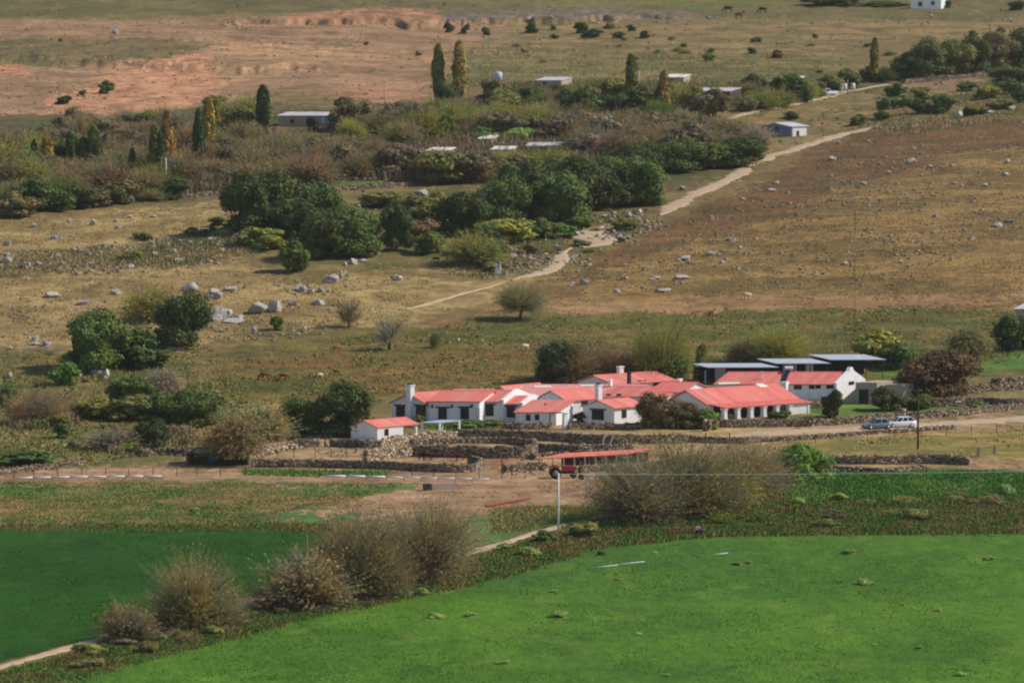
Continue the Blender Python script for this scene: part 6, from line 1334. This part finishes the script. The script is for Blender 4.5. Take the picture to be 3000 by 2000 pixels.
# red implement on the bank
P = at(2015, 1568); t = empty('field_rake', P, R(2)); tag(t, 'long rusty red farm implement with a whitish hub at the edge of the bright field', 'farm implement')
for z_, y_ in ((.85, 0.0), (.45, .3)):
    mb = MB(); mb.tube((-2.5, y_, z_), (1.6, y_, z_), .075); mb.build('rail', M_RUST, t)
for i in range(9):
    mb = MB(); x_ = -2.4 + i * .48; mb.tube((x_, 0, .85), (x_ + .08, .3, .45), .035); mb.tube((x_ + .08, .3, .45), (x_, .25, .12), .03); mb.build('tine', M_RUST, t)
mb = MB(); mb.lathe([(.1, -.12), (.42, -.14), (.45, 0), (.42, .14), (.1, .12)], 18, c=(1.3, -.25, .42), axis='y'); w_ = mb.build('wheel', M_TYRE, t, True)
mb = MB(); mb.hexa([(.8, -.4, .7), (1.3, -.4, .7), (1.3, -.1, .7), (.8, -.1, .7)], [(1.0, -.4, 1.1), (1.45, -.4, 1.1), (1.45, -.1, 1.1), (1.0, -.1, 1.1)]); mb.build('hopper', M_LITE, t)
mb = MB(); mb.tube((1.6, 0, .8), (2.3, 0, .35), .07); mb.build('drawbar', M_RUST, t)
# --- irrigation pipes, trough, beam
def pipe(pts, label, rad=.11, mat=M_PIPE, h=0.35, n=6):
    a, b = at(*pts[0]), at(*pts[1]); t = empty('irrigation_pipe', a); tag(t, label, 'pipe', 'irrigation pipes lying on low supports')
    e = b - a; L = e.length
    for k in range(n):
        p, q = a + e * (k / n), a + e * ((k + 1) / n); p.z = gz(p.x, p.y) + h; q.z = gz(q.x, q.y) + h
        mb = MB(); mb.tube(p - a, q - a - e.normalized() * .05, rad, n=10); mb.build('pipe_length', mat, t, True)
        mb = MB(); mb.tube(p - a + Vector((0, 0, -h - .2)), p - a + Vector((0, 0, -.08)), .06); mb.build('support', M_CONC, t)
pipe([(42, 1408), (475, 1402)], 'long whitish pipe across the strip at the far left', n=8)
pipe([(956, 1402), (1130, 1405)], 'bright white pipe length left of the yard', rad=.16, n=3)
pipe([(1132, 1405), (1434, 1411)], 'thin grey-white pipe continuing right across the yard', rad=.09, n=6)
P = at(1266, 1436); t = empty('water_trough', P, R(18)); tag(t, 'low concrete trough block standing in the dirt yard', 'trough')
mb = MB(); mb.box(0, 3.6, 0, .15, -.3, .7); mb.box(0, 3.6, 1.2, 1.35, -.3, .7); mb.box(0, .15, .153, 1.197, -.3, .7); mb.box(3.45, 3.6, .153, 1.197, -.3, .7); mb.build('wall', M_CONC, t)
mb = MB(); mb.box(.153, 3.447, .153, 1.197, 0, .3); mb.build('floor', M_CONC, t); mb = MB(); mb.box(-.9, -.003, .0, 1.1, -.3, .8); mb.build('valve_box', M_DARK, t)
a, b = at(1424, 1486), at(1550, 1464); mb = MB(); d = b - a
mb.tube((0, 0, .22), d + Vector((0, 0, .24)), .16, .13, 8); o = mb.build('fallen_log', M_RUST); o.location = a; tag(o, 'long reddish beam lying in the dirt yard', 'log')
# --- poles, wire, posts, mast
def pole(px, py, top_py, rad, mat, label, cat='power pole', name='power_pole', arm=True):
    P = at(px, py); H_ = (py - top_py) / ppm(P) / cp; t = empty(name, P); tag(t, label, cat)
    mb = MB(); mb.tube((0, 0, -.8), (0, 0, H_), rad, rad * .7, 8); mb.build('post', mat, t, True)
    if arm:
        mb = MB(); mb.box(-.5, .5, -.05, .05, H_ - .5, H_ - .4); mb.build('crossarm', mat, t)
        for x_ in (-.4, .4): mb = MB(); mb.lathe([(.03, H_ - .398), (.05, H_ - .34), (.02, H_ - .28)], 8, c=(x_, 0, 0)); mb.build('insulator', M_PIPE, t)
    return P, H_
A, Ha = pole(1636, 1557, 1385, .13, M_PIPE, 'pale slim power pole beside the bend of the path', arm=False)
pole(2689, 1316, 1136, .15, M_BARKD, 'dark wooden power pole in front of the reddish-brown tree')
pole(1598, 1240, 1190, .06, M_DARK, 'black lamp post before the porch wing', 'lamp post', 'lamp_post', arm=False)
lp = at(1598, 1240); Hl = 50 / ppm(lp); mb = MB(); mb.lathe([(.05, 0), (.16, .1), (.18, .35), (.05, .48)], 8); o = mb.build('lantern', M_DARK, bpy.data.objects['lamp_post']); o.location = (0, 0, Hl)
pole(487, 552, 462, .12, M_PIPE, 'white post in the thicket among the left poplars', 'power pole', arm=False)
pole(1126, 298, 236, .1, M_PALEWOOD, 'thin distant pole before the pink slope', arm=True)
pole(2483, 272, 234, .12, M_PALEWOOD, 'grey post beside the white pickup', 'post', 'post', arm=False)
pole(1872, 238, 208, .1, M_PIPE, 'small white post beside the olive-yellow poplar', 'post', 'post', arm=False)
pole(2545, 1236, 1232, .05, M_DARK, 'x', arm=False) if False else None
top = A + Vector((0, 0, Ha - .1)); end = V(3300, 1374, top.y + 14); N = 24; pts = []
for i in range(N + 1):
    f = i / N; p = top.lerp(end, f); p.z -= 1.6 * 4 * f * (1 - f) * 0.15; pts.append(p - top)
mb = MB()
for i in range(N): mb.tube(pts[i], pts[i + 1], .028, n=5)
o = mb.build('power_line', M_SHEET); o.location = top; tag(o, 'thin pale wire running right from the slim pole', 'wire')
# mast with painted bands
P = at(2502, 1046); H_ = (1046 - 545) / ppm(P) / cp; t = empty('radio_mast', P); tag(t, 'very tall thin banded mast rising behind the metal sheds', 'mast')
MO = mat_plain('mast_orange', (150, 96, 62), 0.7, 0.1, 3); MW = mat_plain('mast_pale', (190, 168, 122), 0.7, 0.1, 3)
nb = 7; z0, dx = -.5, 15 / ppm(P)
for k in range(nb):
    z1 = H_ * (k + 1) / nb; mb = MB(); a_ = -dx * 0.0
    for j in range(3):
        an = j * 2.094; ox, oy = math.cos(an) * .11, math.sin(an) * .11; mb.tube((ox, oy, z0), (ox, oy, z1 - .003), .035, n=4)
    for m_ in range(5):
        zz = z0 + (z1 - z0) * (m_ + .3) / 5; mb.tube((.11, 0, zz), (-.055, .095, zz + .3), .02, n=3); mb.tube((-.055, .095, zz + .3), (-.055, -.095, zz + .6), .02, n=3)
    mb.build('mast_section', MW if k % 2 == 0 else MO, t); z0 = z1
G_O = 'concrete fence posts at the right edge'
for x, y0, y1, w_ in ((2866, 1338, 1308, .2), (2913, 1328, 1304, .2), (2955, 1311, 1300, .16)):
    P = at(x, y0); h_ = (y0 - y1) / ppm(P); mb = MB(); mb.hexa([(-w_, -w_, -.5), (w_, -w_, -.5), (w_, w_, -.5), (-w_, w_, -.5)], [(-w_ * .9, -w_ * .9, h_), (w_ * .9, -w_ * .9, h_), (w_ * .9, w_ * .9, h_), (-w_ * .9, w_ * .9, h_)])
    o = mb.build('fence_post', M_CONC); o.location = P; tag(o, {2866: 'left', 2913: 'middle', 2955: 'right, shortest'}[x] + ' concrete post of three at the right edge', 'post', G_O)
# gate pillar
P = at(1655, 1258); t = empty('gate_pillar', P, R(30)); tag(t, 'white gate pillar at the garden entrance', 'pillar')
mb = MB(); mb.hexa([(-.32, -.32, -.5), (.32, -.32, -.5), (.32, .32, -.5), (-.32, .32, -.5)], [(-.26, -.26, 2.3), (.26, -.26, 2.3), (.26, .26, 2.3), (-.26, .26, 2.3)]); mb.build('shaft', M_WHITE, t)
mb = MB(); mb.box(-.36, .36, -.36, .36, 2.303, 2.42); mb.build('cap', M_WHITE, t)
P = at(1632, 1256); mb = MB(); mb.tube((-1.0, 0, 2.25), (1.1, 0, 2.3), .09); mb.tube((-1.0, 0, -.3), (-1.0, 0, 2.25), .09); o = mb.build('gate_frame', M_WOOD); o.location = P; tag(o, 'wooden gate frame joined to the white pillar', 'gate')
# stone pier with dark opening near the arcade
for x, y, lab in ((2072, 1262, 'stone pier with pale top before the garden bushes'), (2372, 1249, 'dark stone pier at the gap of the garden wall'), (2640, 1230, 'dark gate post behind the white car')):
    P = at(x, y); n = 90; c = (rng.random((n, 3)) - .5) * np.array([.9, .7, 1.5]) + np.array([0, 0, .75]); o = link('stone_pier', stones_mesh('stone_pier', c, .25 + rng.random((n, 3)) * .2, rng.random(n) * .3, STONEC[rng.integers(0, 6, n)]), loc=P); tag(o, lab, 'pier')
# pale hewn table on the lawn
for x, y, lab in ((2410, 1222, 'pale bird-table post with a small top on the lawn'), (2808, 1196, 'white small table on the lawn at the right')):
    P = at(x, y); t = empty('garden_table', P); tag(t, lab, 'table'); mb = MB(); mb.tube((0, 0, -.3), (0, 0, .95), .09); mb.build('leg', M_PALEWOOD, t); mb = MB(); mb.lathe([(.05, .953), (.42, .96), (.42, 1.02), (.05, 1.05)], 14); mb.build('table_top', M_PIPE, t)
# leaning poles by the corral
G_L = 'pairs of leaning pale poles at the corral wall'
for i, (x, y, x2, y2) in enumerate(((1759, 1318, 1772, 1276), (1781, 1316, 1797, 1275))):
    a = at(x, y); s_ = ppm(a); mb = MB(); mb.tube((0, 0, -.2), ((x2 - x) / s_, .5, (y - y2) / s_), .055); o = mb.build('leaning_pole', M_PIPE); o.location = a; tag(o, ('left', 'right')[i] + ' one of two pale poles leaning at the corral wall', 'pole', G_L)
# wire fences: posts of their own plus the wires
G_F2 = 'wooden posts of the wire fence before the front corral wall'
def fence(pts, n, h_, label, group, mat=M_WOOD, rad=.05, wires=2, name='fence_post'):
    c = smooth_pts([at(*p) for p in pts], 0.5); idxs = np.linspace(0, len(c) - 1, n).astype(int); Ps = []
    src = None
    for i in idxs:
        p = Vector((c[i, 0], c[i, 1], gz(c[i, 0], c[i, 1]))); Ps.append(p)
        if src is None:
            mb = MB(); mb.tube((0, 0, -.4), (0, 0, h_), rad, rad * .85, 6); src = mb.mesh(name, mat)
        o = link(name, src, loc=p); o.rotation_euler = (random.uniform(-.05, .05), random.uniform(-.06, .06), random.uniform(0, 3)); o.scale = (1, 1, random.uniform(.85, 1.15)); tag(o, label, 'fence post', group)
    if wires:
        mb = MB()
        for z_ in np.linspace(.45, .9, wires) * h_:
            for p, q in zip(Ps[:-1], Ps[1:]): mb.tube(p - Ps[0] + Vector((0, 0, z_)), q - Ps[0] + Vector((0, 0, z_)), .008, n=3)
        o = mb.build('fence_wire', M_DARK); o.location = Ps[0]; tag(o, 'thin wire strung on the ' + group, 'wire')
fence([(40, 1400), (400, 1396), (730, 1396), (1100, 1398), (1310, 1396), (1470, 1402)], 22, 1.25, 'thin dark post of the wire fence along the front strip', 'posts of the wire fence along the front strip')
fence([(720, 1342), (850, 1340), (1000, 1338), (1070, 1340)], 8, 1.2, 'thin post of the light fence inside the left corral', 'posts of the fence inside the left corral')
fence([(2150, 1306), (2400, 1296), (2700, 1280), (3000, 1262)], 12, 1.1, 'thin post of the wire fence below the farm road', 'posts of the fence below the farm road')
fence([(1470, 1386), (1478, 1390), (1500, 1392)], 3, 1.6, 'dark gate post in the opening of the front corral', 'gate posts of the front corral', rad=.09, wires=0)
fence([(938, 1308), (952, 1308), (968, 1310)], 3, 1.8, 'dark wooden gate post beside the short dark wall', 'gate posts by the short dark wall', rad=.1, wires=0)
fence([(735, 1370), (742, 1371)], 2, 1.6, 'pale gate post by the pepper tree trunk', 'gate posts by the pepper tree', mat=M_PALEWOOD, rad=.09, wires=0)
fence([(2592, 1232), (2616, 1231), (2656, 1229)], 3, 1.8, 'dark post standing behind the parked cars', 'dark posts behind the parked cars', rad=.1, wires=0)
fence([(1700, 1372), (1740, 1371), (1790, 1369), (1840, 1367)], 9, 1.0, 'short pale stake of the pen under the red shed roof', 'stakes of the pen under the red shed roof', mat=M_PALEWOOD, rad=.06, wires=0)
fence([(2068, 1300), (2137, 1296)], 2, 1.5, 'dark wooden post at the end of the corral wall', 'posts at the end of the corral wall', rad=.1, wires=0)

# ---------------------------------------------------------------- animals
def animal_mesh(name, graze, sheep=False):
    """one continuous skinned body"""
    J = {}; bm = bmesh.new(); lay = None
    k = 1.0
    pts = [('hip', (-.62, 0, 1.12), .26), ('belly', (-.15, 0, 1.04), .33), ('chest', (.42, 0, 1.06), .31), ('withers', (.62, 0, 1.18), .22),
           ('neck', (.92, 0, .95) if graze else (.9, 0, 1.42), .15), ('poll', (1.15, 0, .5) if graze else (1.1, 0, 1.62), .12), ('head', (1.25, 0, .3) if graze else (1.3, 0, 1.52), .10), ('muzzle', (1.32, 0, .12) if graze else (1.5, 0, 1.38), .07),
           ('tail0', (-.88, 0, 1.15), .06), ('tail1', (-.96, 0, .75), .035), ('tail2', (-.95, 0, .45), .04)]
    E = [('hip', 'belly'), ('belly', 'chest'), ('chest', 'withers'), ('withers', 'neck'), ('neck', 'poll'), ('poll', 'head'), ('head', 'muzzle'), ('hip', 'tail0'), ('tail0', 'tail1'), ('tail1', 'tail2')]
    for s_, sd in ((1, 'L'), (-1, 'R')):
        pts += [('fs' + sd, (.46, s_ * .2, .85), .14), ('fk' + sd, (.48, s_ * .2, .48), .075), ('ff' + sd, (.45, s_ * .2, .22), .05), ('fh' + sd, (.48, s_ * .2, .03), .06),
                ('hs' + sd, (-.62, s_ * .2, .88), .17), ('hk' + sd, (-.5, s_ * .2, .66), .1), ('hh' + sd, (-.74, s_ * .2, .42), .06), ('hf' + sd, (-.68, s_ * .2, .2), .05), ('ho' + sd, (-.64, s_ * .2, .03), .06),
                ('e' + sd, ((1.1 if graze else 1.06), s_ * .17, (.58 if graze else 1.72)), .03)]
        E += [('chest', 'fs' + sd), ('fs' + sd, 'fk' + sd), ('fk' + sd, 'ff' + sd), ('ff' + sd, 'fh' + sd), ('hip', 'hs' + sd), ('hs' + sd, 'hk' + sd), ('hk' + sd, 'hh' + sd), ('hh' + sd, 'hf' + sd), ('hf' + sd, 'ho' + sd), ('poll', 'e' + sd)]
    nm = [p[0] for p in pts]; me = bpy.data.meshes.new('tmp'); me.from_pydata([p[1] for p in pts], [(nm.index(a), nm.index(b)) for a, b in E], [])
    o = bpy.data.objects.new('tmp', me); COL.objects.link(o); m = o.modifiers.new('s', 'SKIN')
    for i, p in enumerate(pts): r_ = p[2] * (1.25 if sheep and p[2] > .15 else 1); me.skin_vertices[0].data[i].radius = (r_, r_ * 1.1)
    me.skin_vertices[0].data[0].use_root = True
    s2 = o.modifiers.new('u', 'SUBSURF'); s2.levels = 1; s2.render_levels = 1
    dg = bpy.context.evaluated_depsgraph_get(); out = bpy.data.meshes.new_from_object(o.evaluated_get(dg)); out.name = name
    bpy.data.objects.remove(o); bpy.data.meshes.remove(me)
    out.materials.clear(); out.materials.append(M_HIDE)
    for p in out.polygons: p.use_smooth = True
    return out
M_HIDE = mat_leaf('hide', var=0.15, scale=2.0, trans=0, rough=0.8)
GRAZE, STAND, SHEEP = animal_mesh('body', True), animal_mesh('body', False), animal_mesh('body', True, True)
def animal(name, me, px, py, len_px, rz, c, label, cat, group=None):
    P = at(px, py); s_ = len_px / ppm(P) / 2.1; o = link(name, me, loc=P); o.scale = (s_, s_, s_); o.rotation_euler = (0, 0, R(rz)); o.color = L4(c); tag(o, label, cat, group or 'animals grazing on the slopes')
for a in [
 ('horse', GRAZE, 2133, 38, 30, 170, (70, 44, 32), 'dark brown horse grazing on the far terrace, left one'), ('horse', STAND, 2165, 56, 30, 10, (96, 52, 40), 'reddish brown horse on the far terrace between the other two'), ('horse', GRAZE, 2234, 40, 28, 165, (58, 42, 34), 'dark horse grazing on the far terrace, right one'),
 ('cow', STAND, 2281, 172, 24, 190, (120, 46, 36), 'red-brown cow beside a shrub on the far slope'), ('cow', GRAZE, 1278, 768, 24, 200, (40, 26, 22), 'black-brown cow left of the mound-shaped bush'),
 ('sheep', SHEEP, 2188, 878, 32, 175, (206, 176, 150), 'cream sheep-like animal grazing on the pinkish band'), ('cow', STAND, 2083, 924, 22, 30, (90, 58, 42), 'small brown calf below the cream animal'),
 ('cow', GRAZE, 776, 1112, 34, 185, (150, 76, 48), 'red-brown cow grazing, left one on the green slope'), ('cow', GRAZE, 830, 1114, 32, 350, (140, 74, 48), 'red-brown cow grazing, second on the green slope'), ('sheep', SHEEP, 938, 1106, 20, 20, (206, 192, 170), 'whitish calf beside the dark one on the green slope'), ('cow', STAND, 985, 1098, 22, 180, (60, 40, 32), 'dark calf at the right of the whitish one'),
 ('sheep', SHEEP, 1538, 1026, 28, 200, (200, 188, 168), 'pale animal alone on the slope above the long roofs'), ('sheep', SHEEP, 1344, 1000, 14, 260, (210, 200, 186), 'tiny white animal on the open green slope'), ('cow', GRAZE, 985, 1030, 26, 200, (146, 80, 50), 'red-brown cow high on the green slope'),
 ('sheep', SHEEP, 2375, 900, 1, 0, (1, 1, 1), ''),
 ('horse', GRAZE, 1250, 1348, 40, 200, (52, 36, 30), 'dark brown horse in the round corral, left'), ('horse', STAND, 1345, 1350, 34, 170, (66, 44, 34), 'dark brown horse in the round corral, middle'), ('horse', STAND, 1412, 1352, 36, 100, (50, 38, 32), 'dark horse facing away by the corral gate'),
]:
    if a[4] > 2: animal(*a[:7], a[7], a[0], 'horses and cattle around the farm')

for i, (x0, y0, x1, y1, lab) in enumerate([(1745, 1668, 1810, 1661, 'left'), (1808, 1660, 1888, 1651, 'middle'), (2092, 1631, 2132, 1626, 'right, separate')]):
    a, b = at(x0, y0), at(x1, y1); a.z += .28; b.z += .28; mb = MB(); mb.tube((0, 0, 0), b - a, .045, n=8); o = mb.build('field_pipe', M_PIPE, None, True); o.location = a; tag(o, lab + ' piece of thin white pipe lying in the bright field', 'pipe', 'thin white pipes in the bright field')

M_WDRUM = mat_plain('white_plastic', (225, 225, 222), 0.6, 0.08, 3)
for i, (x, y) in enumerate([(2463, 264), (2475, 263), (2499, 262)]):
    P = at(x, y); mb = MB(); mb.lathe([(.42, 0), (.5, .1), (.5, 1.3), (.42, 1.42), (.15, 1.45)], 12); o = mb.build('water_drum', M_WDRUM, None, True); o.location = P; tag(o, ('left', 'middle', 'right, separate')[i] + ' white drum beside the track behind the white pickup', 'drum', 'white drums by the far track')
P = at(2889, 214); mb = MB(); mb.lathe([(.9, 0), (1.0, .1), (1.0, 1.5), (.85, 1.75), (.3, 1.85)], 16); o = mb.build('water_tank', M_BLUE, None, True); o.location = P; tag(o, 'bright blue tank among the dark trees of the far right grove', 'tank')

# ---------------------------------------------------------------- the air of the valley
hz, ht, hb = new_mat('haze_air')
pv = ht.nodes.new('ShaderNodeVolumePrincipled'); pv.inputs['Color'].default_value = (0.94, 0.92, 0.86, 1); pv.inputs['Density'].default_value = 0.000035; pv.inputs['Anisotropy'].default_value = 0.2
ht.nodes.remove(hb); ht.links.new(pv.outputs[0], ht.nodes['Material Output'].inputs['Volume'])
zlo, zhi = float(GZ.min()) - 1.0, float(GZ.max()) + 3.0
mb = MB(); mb.box(-6200, 6200, -60, 8600, zlo, max(zhi, CAMH + 3)); o = mb.build('haze', hz); tag(o, 'thin pale air between the camera and the far slopes', 'haze', kind='stuff')
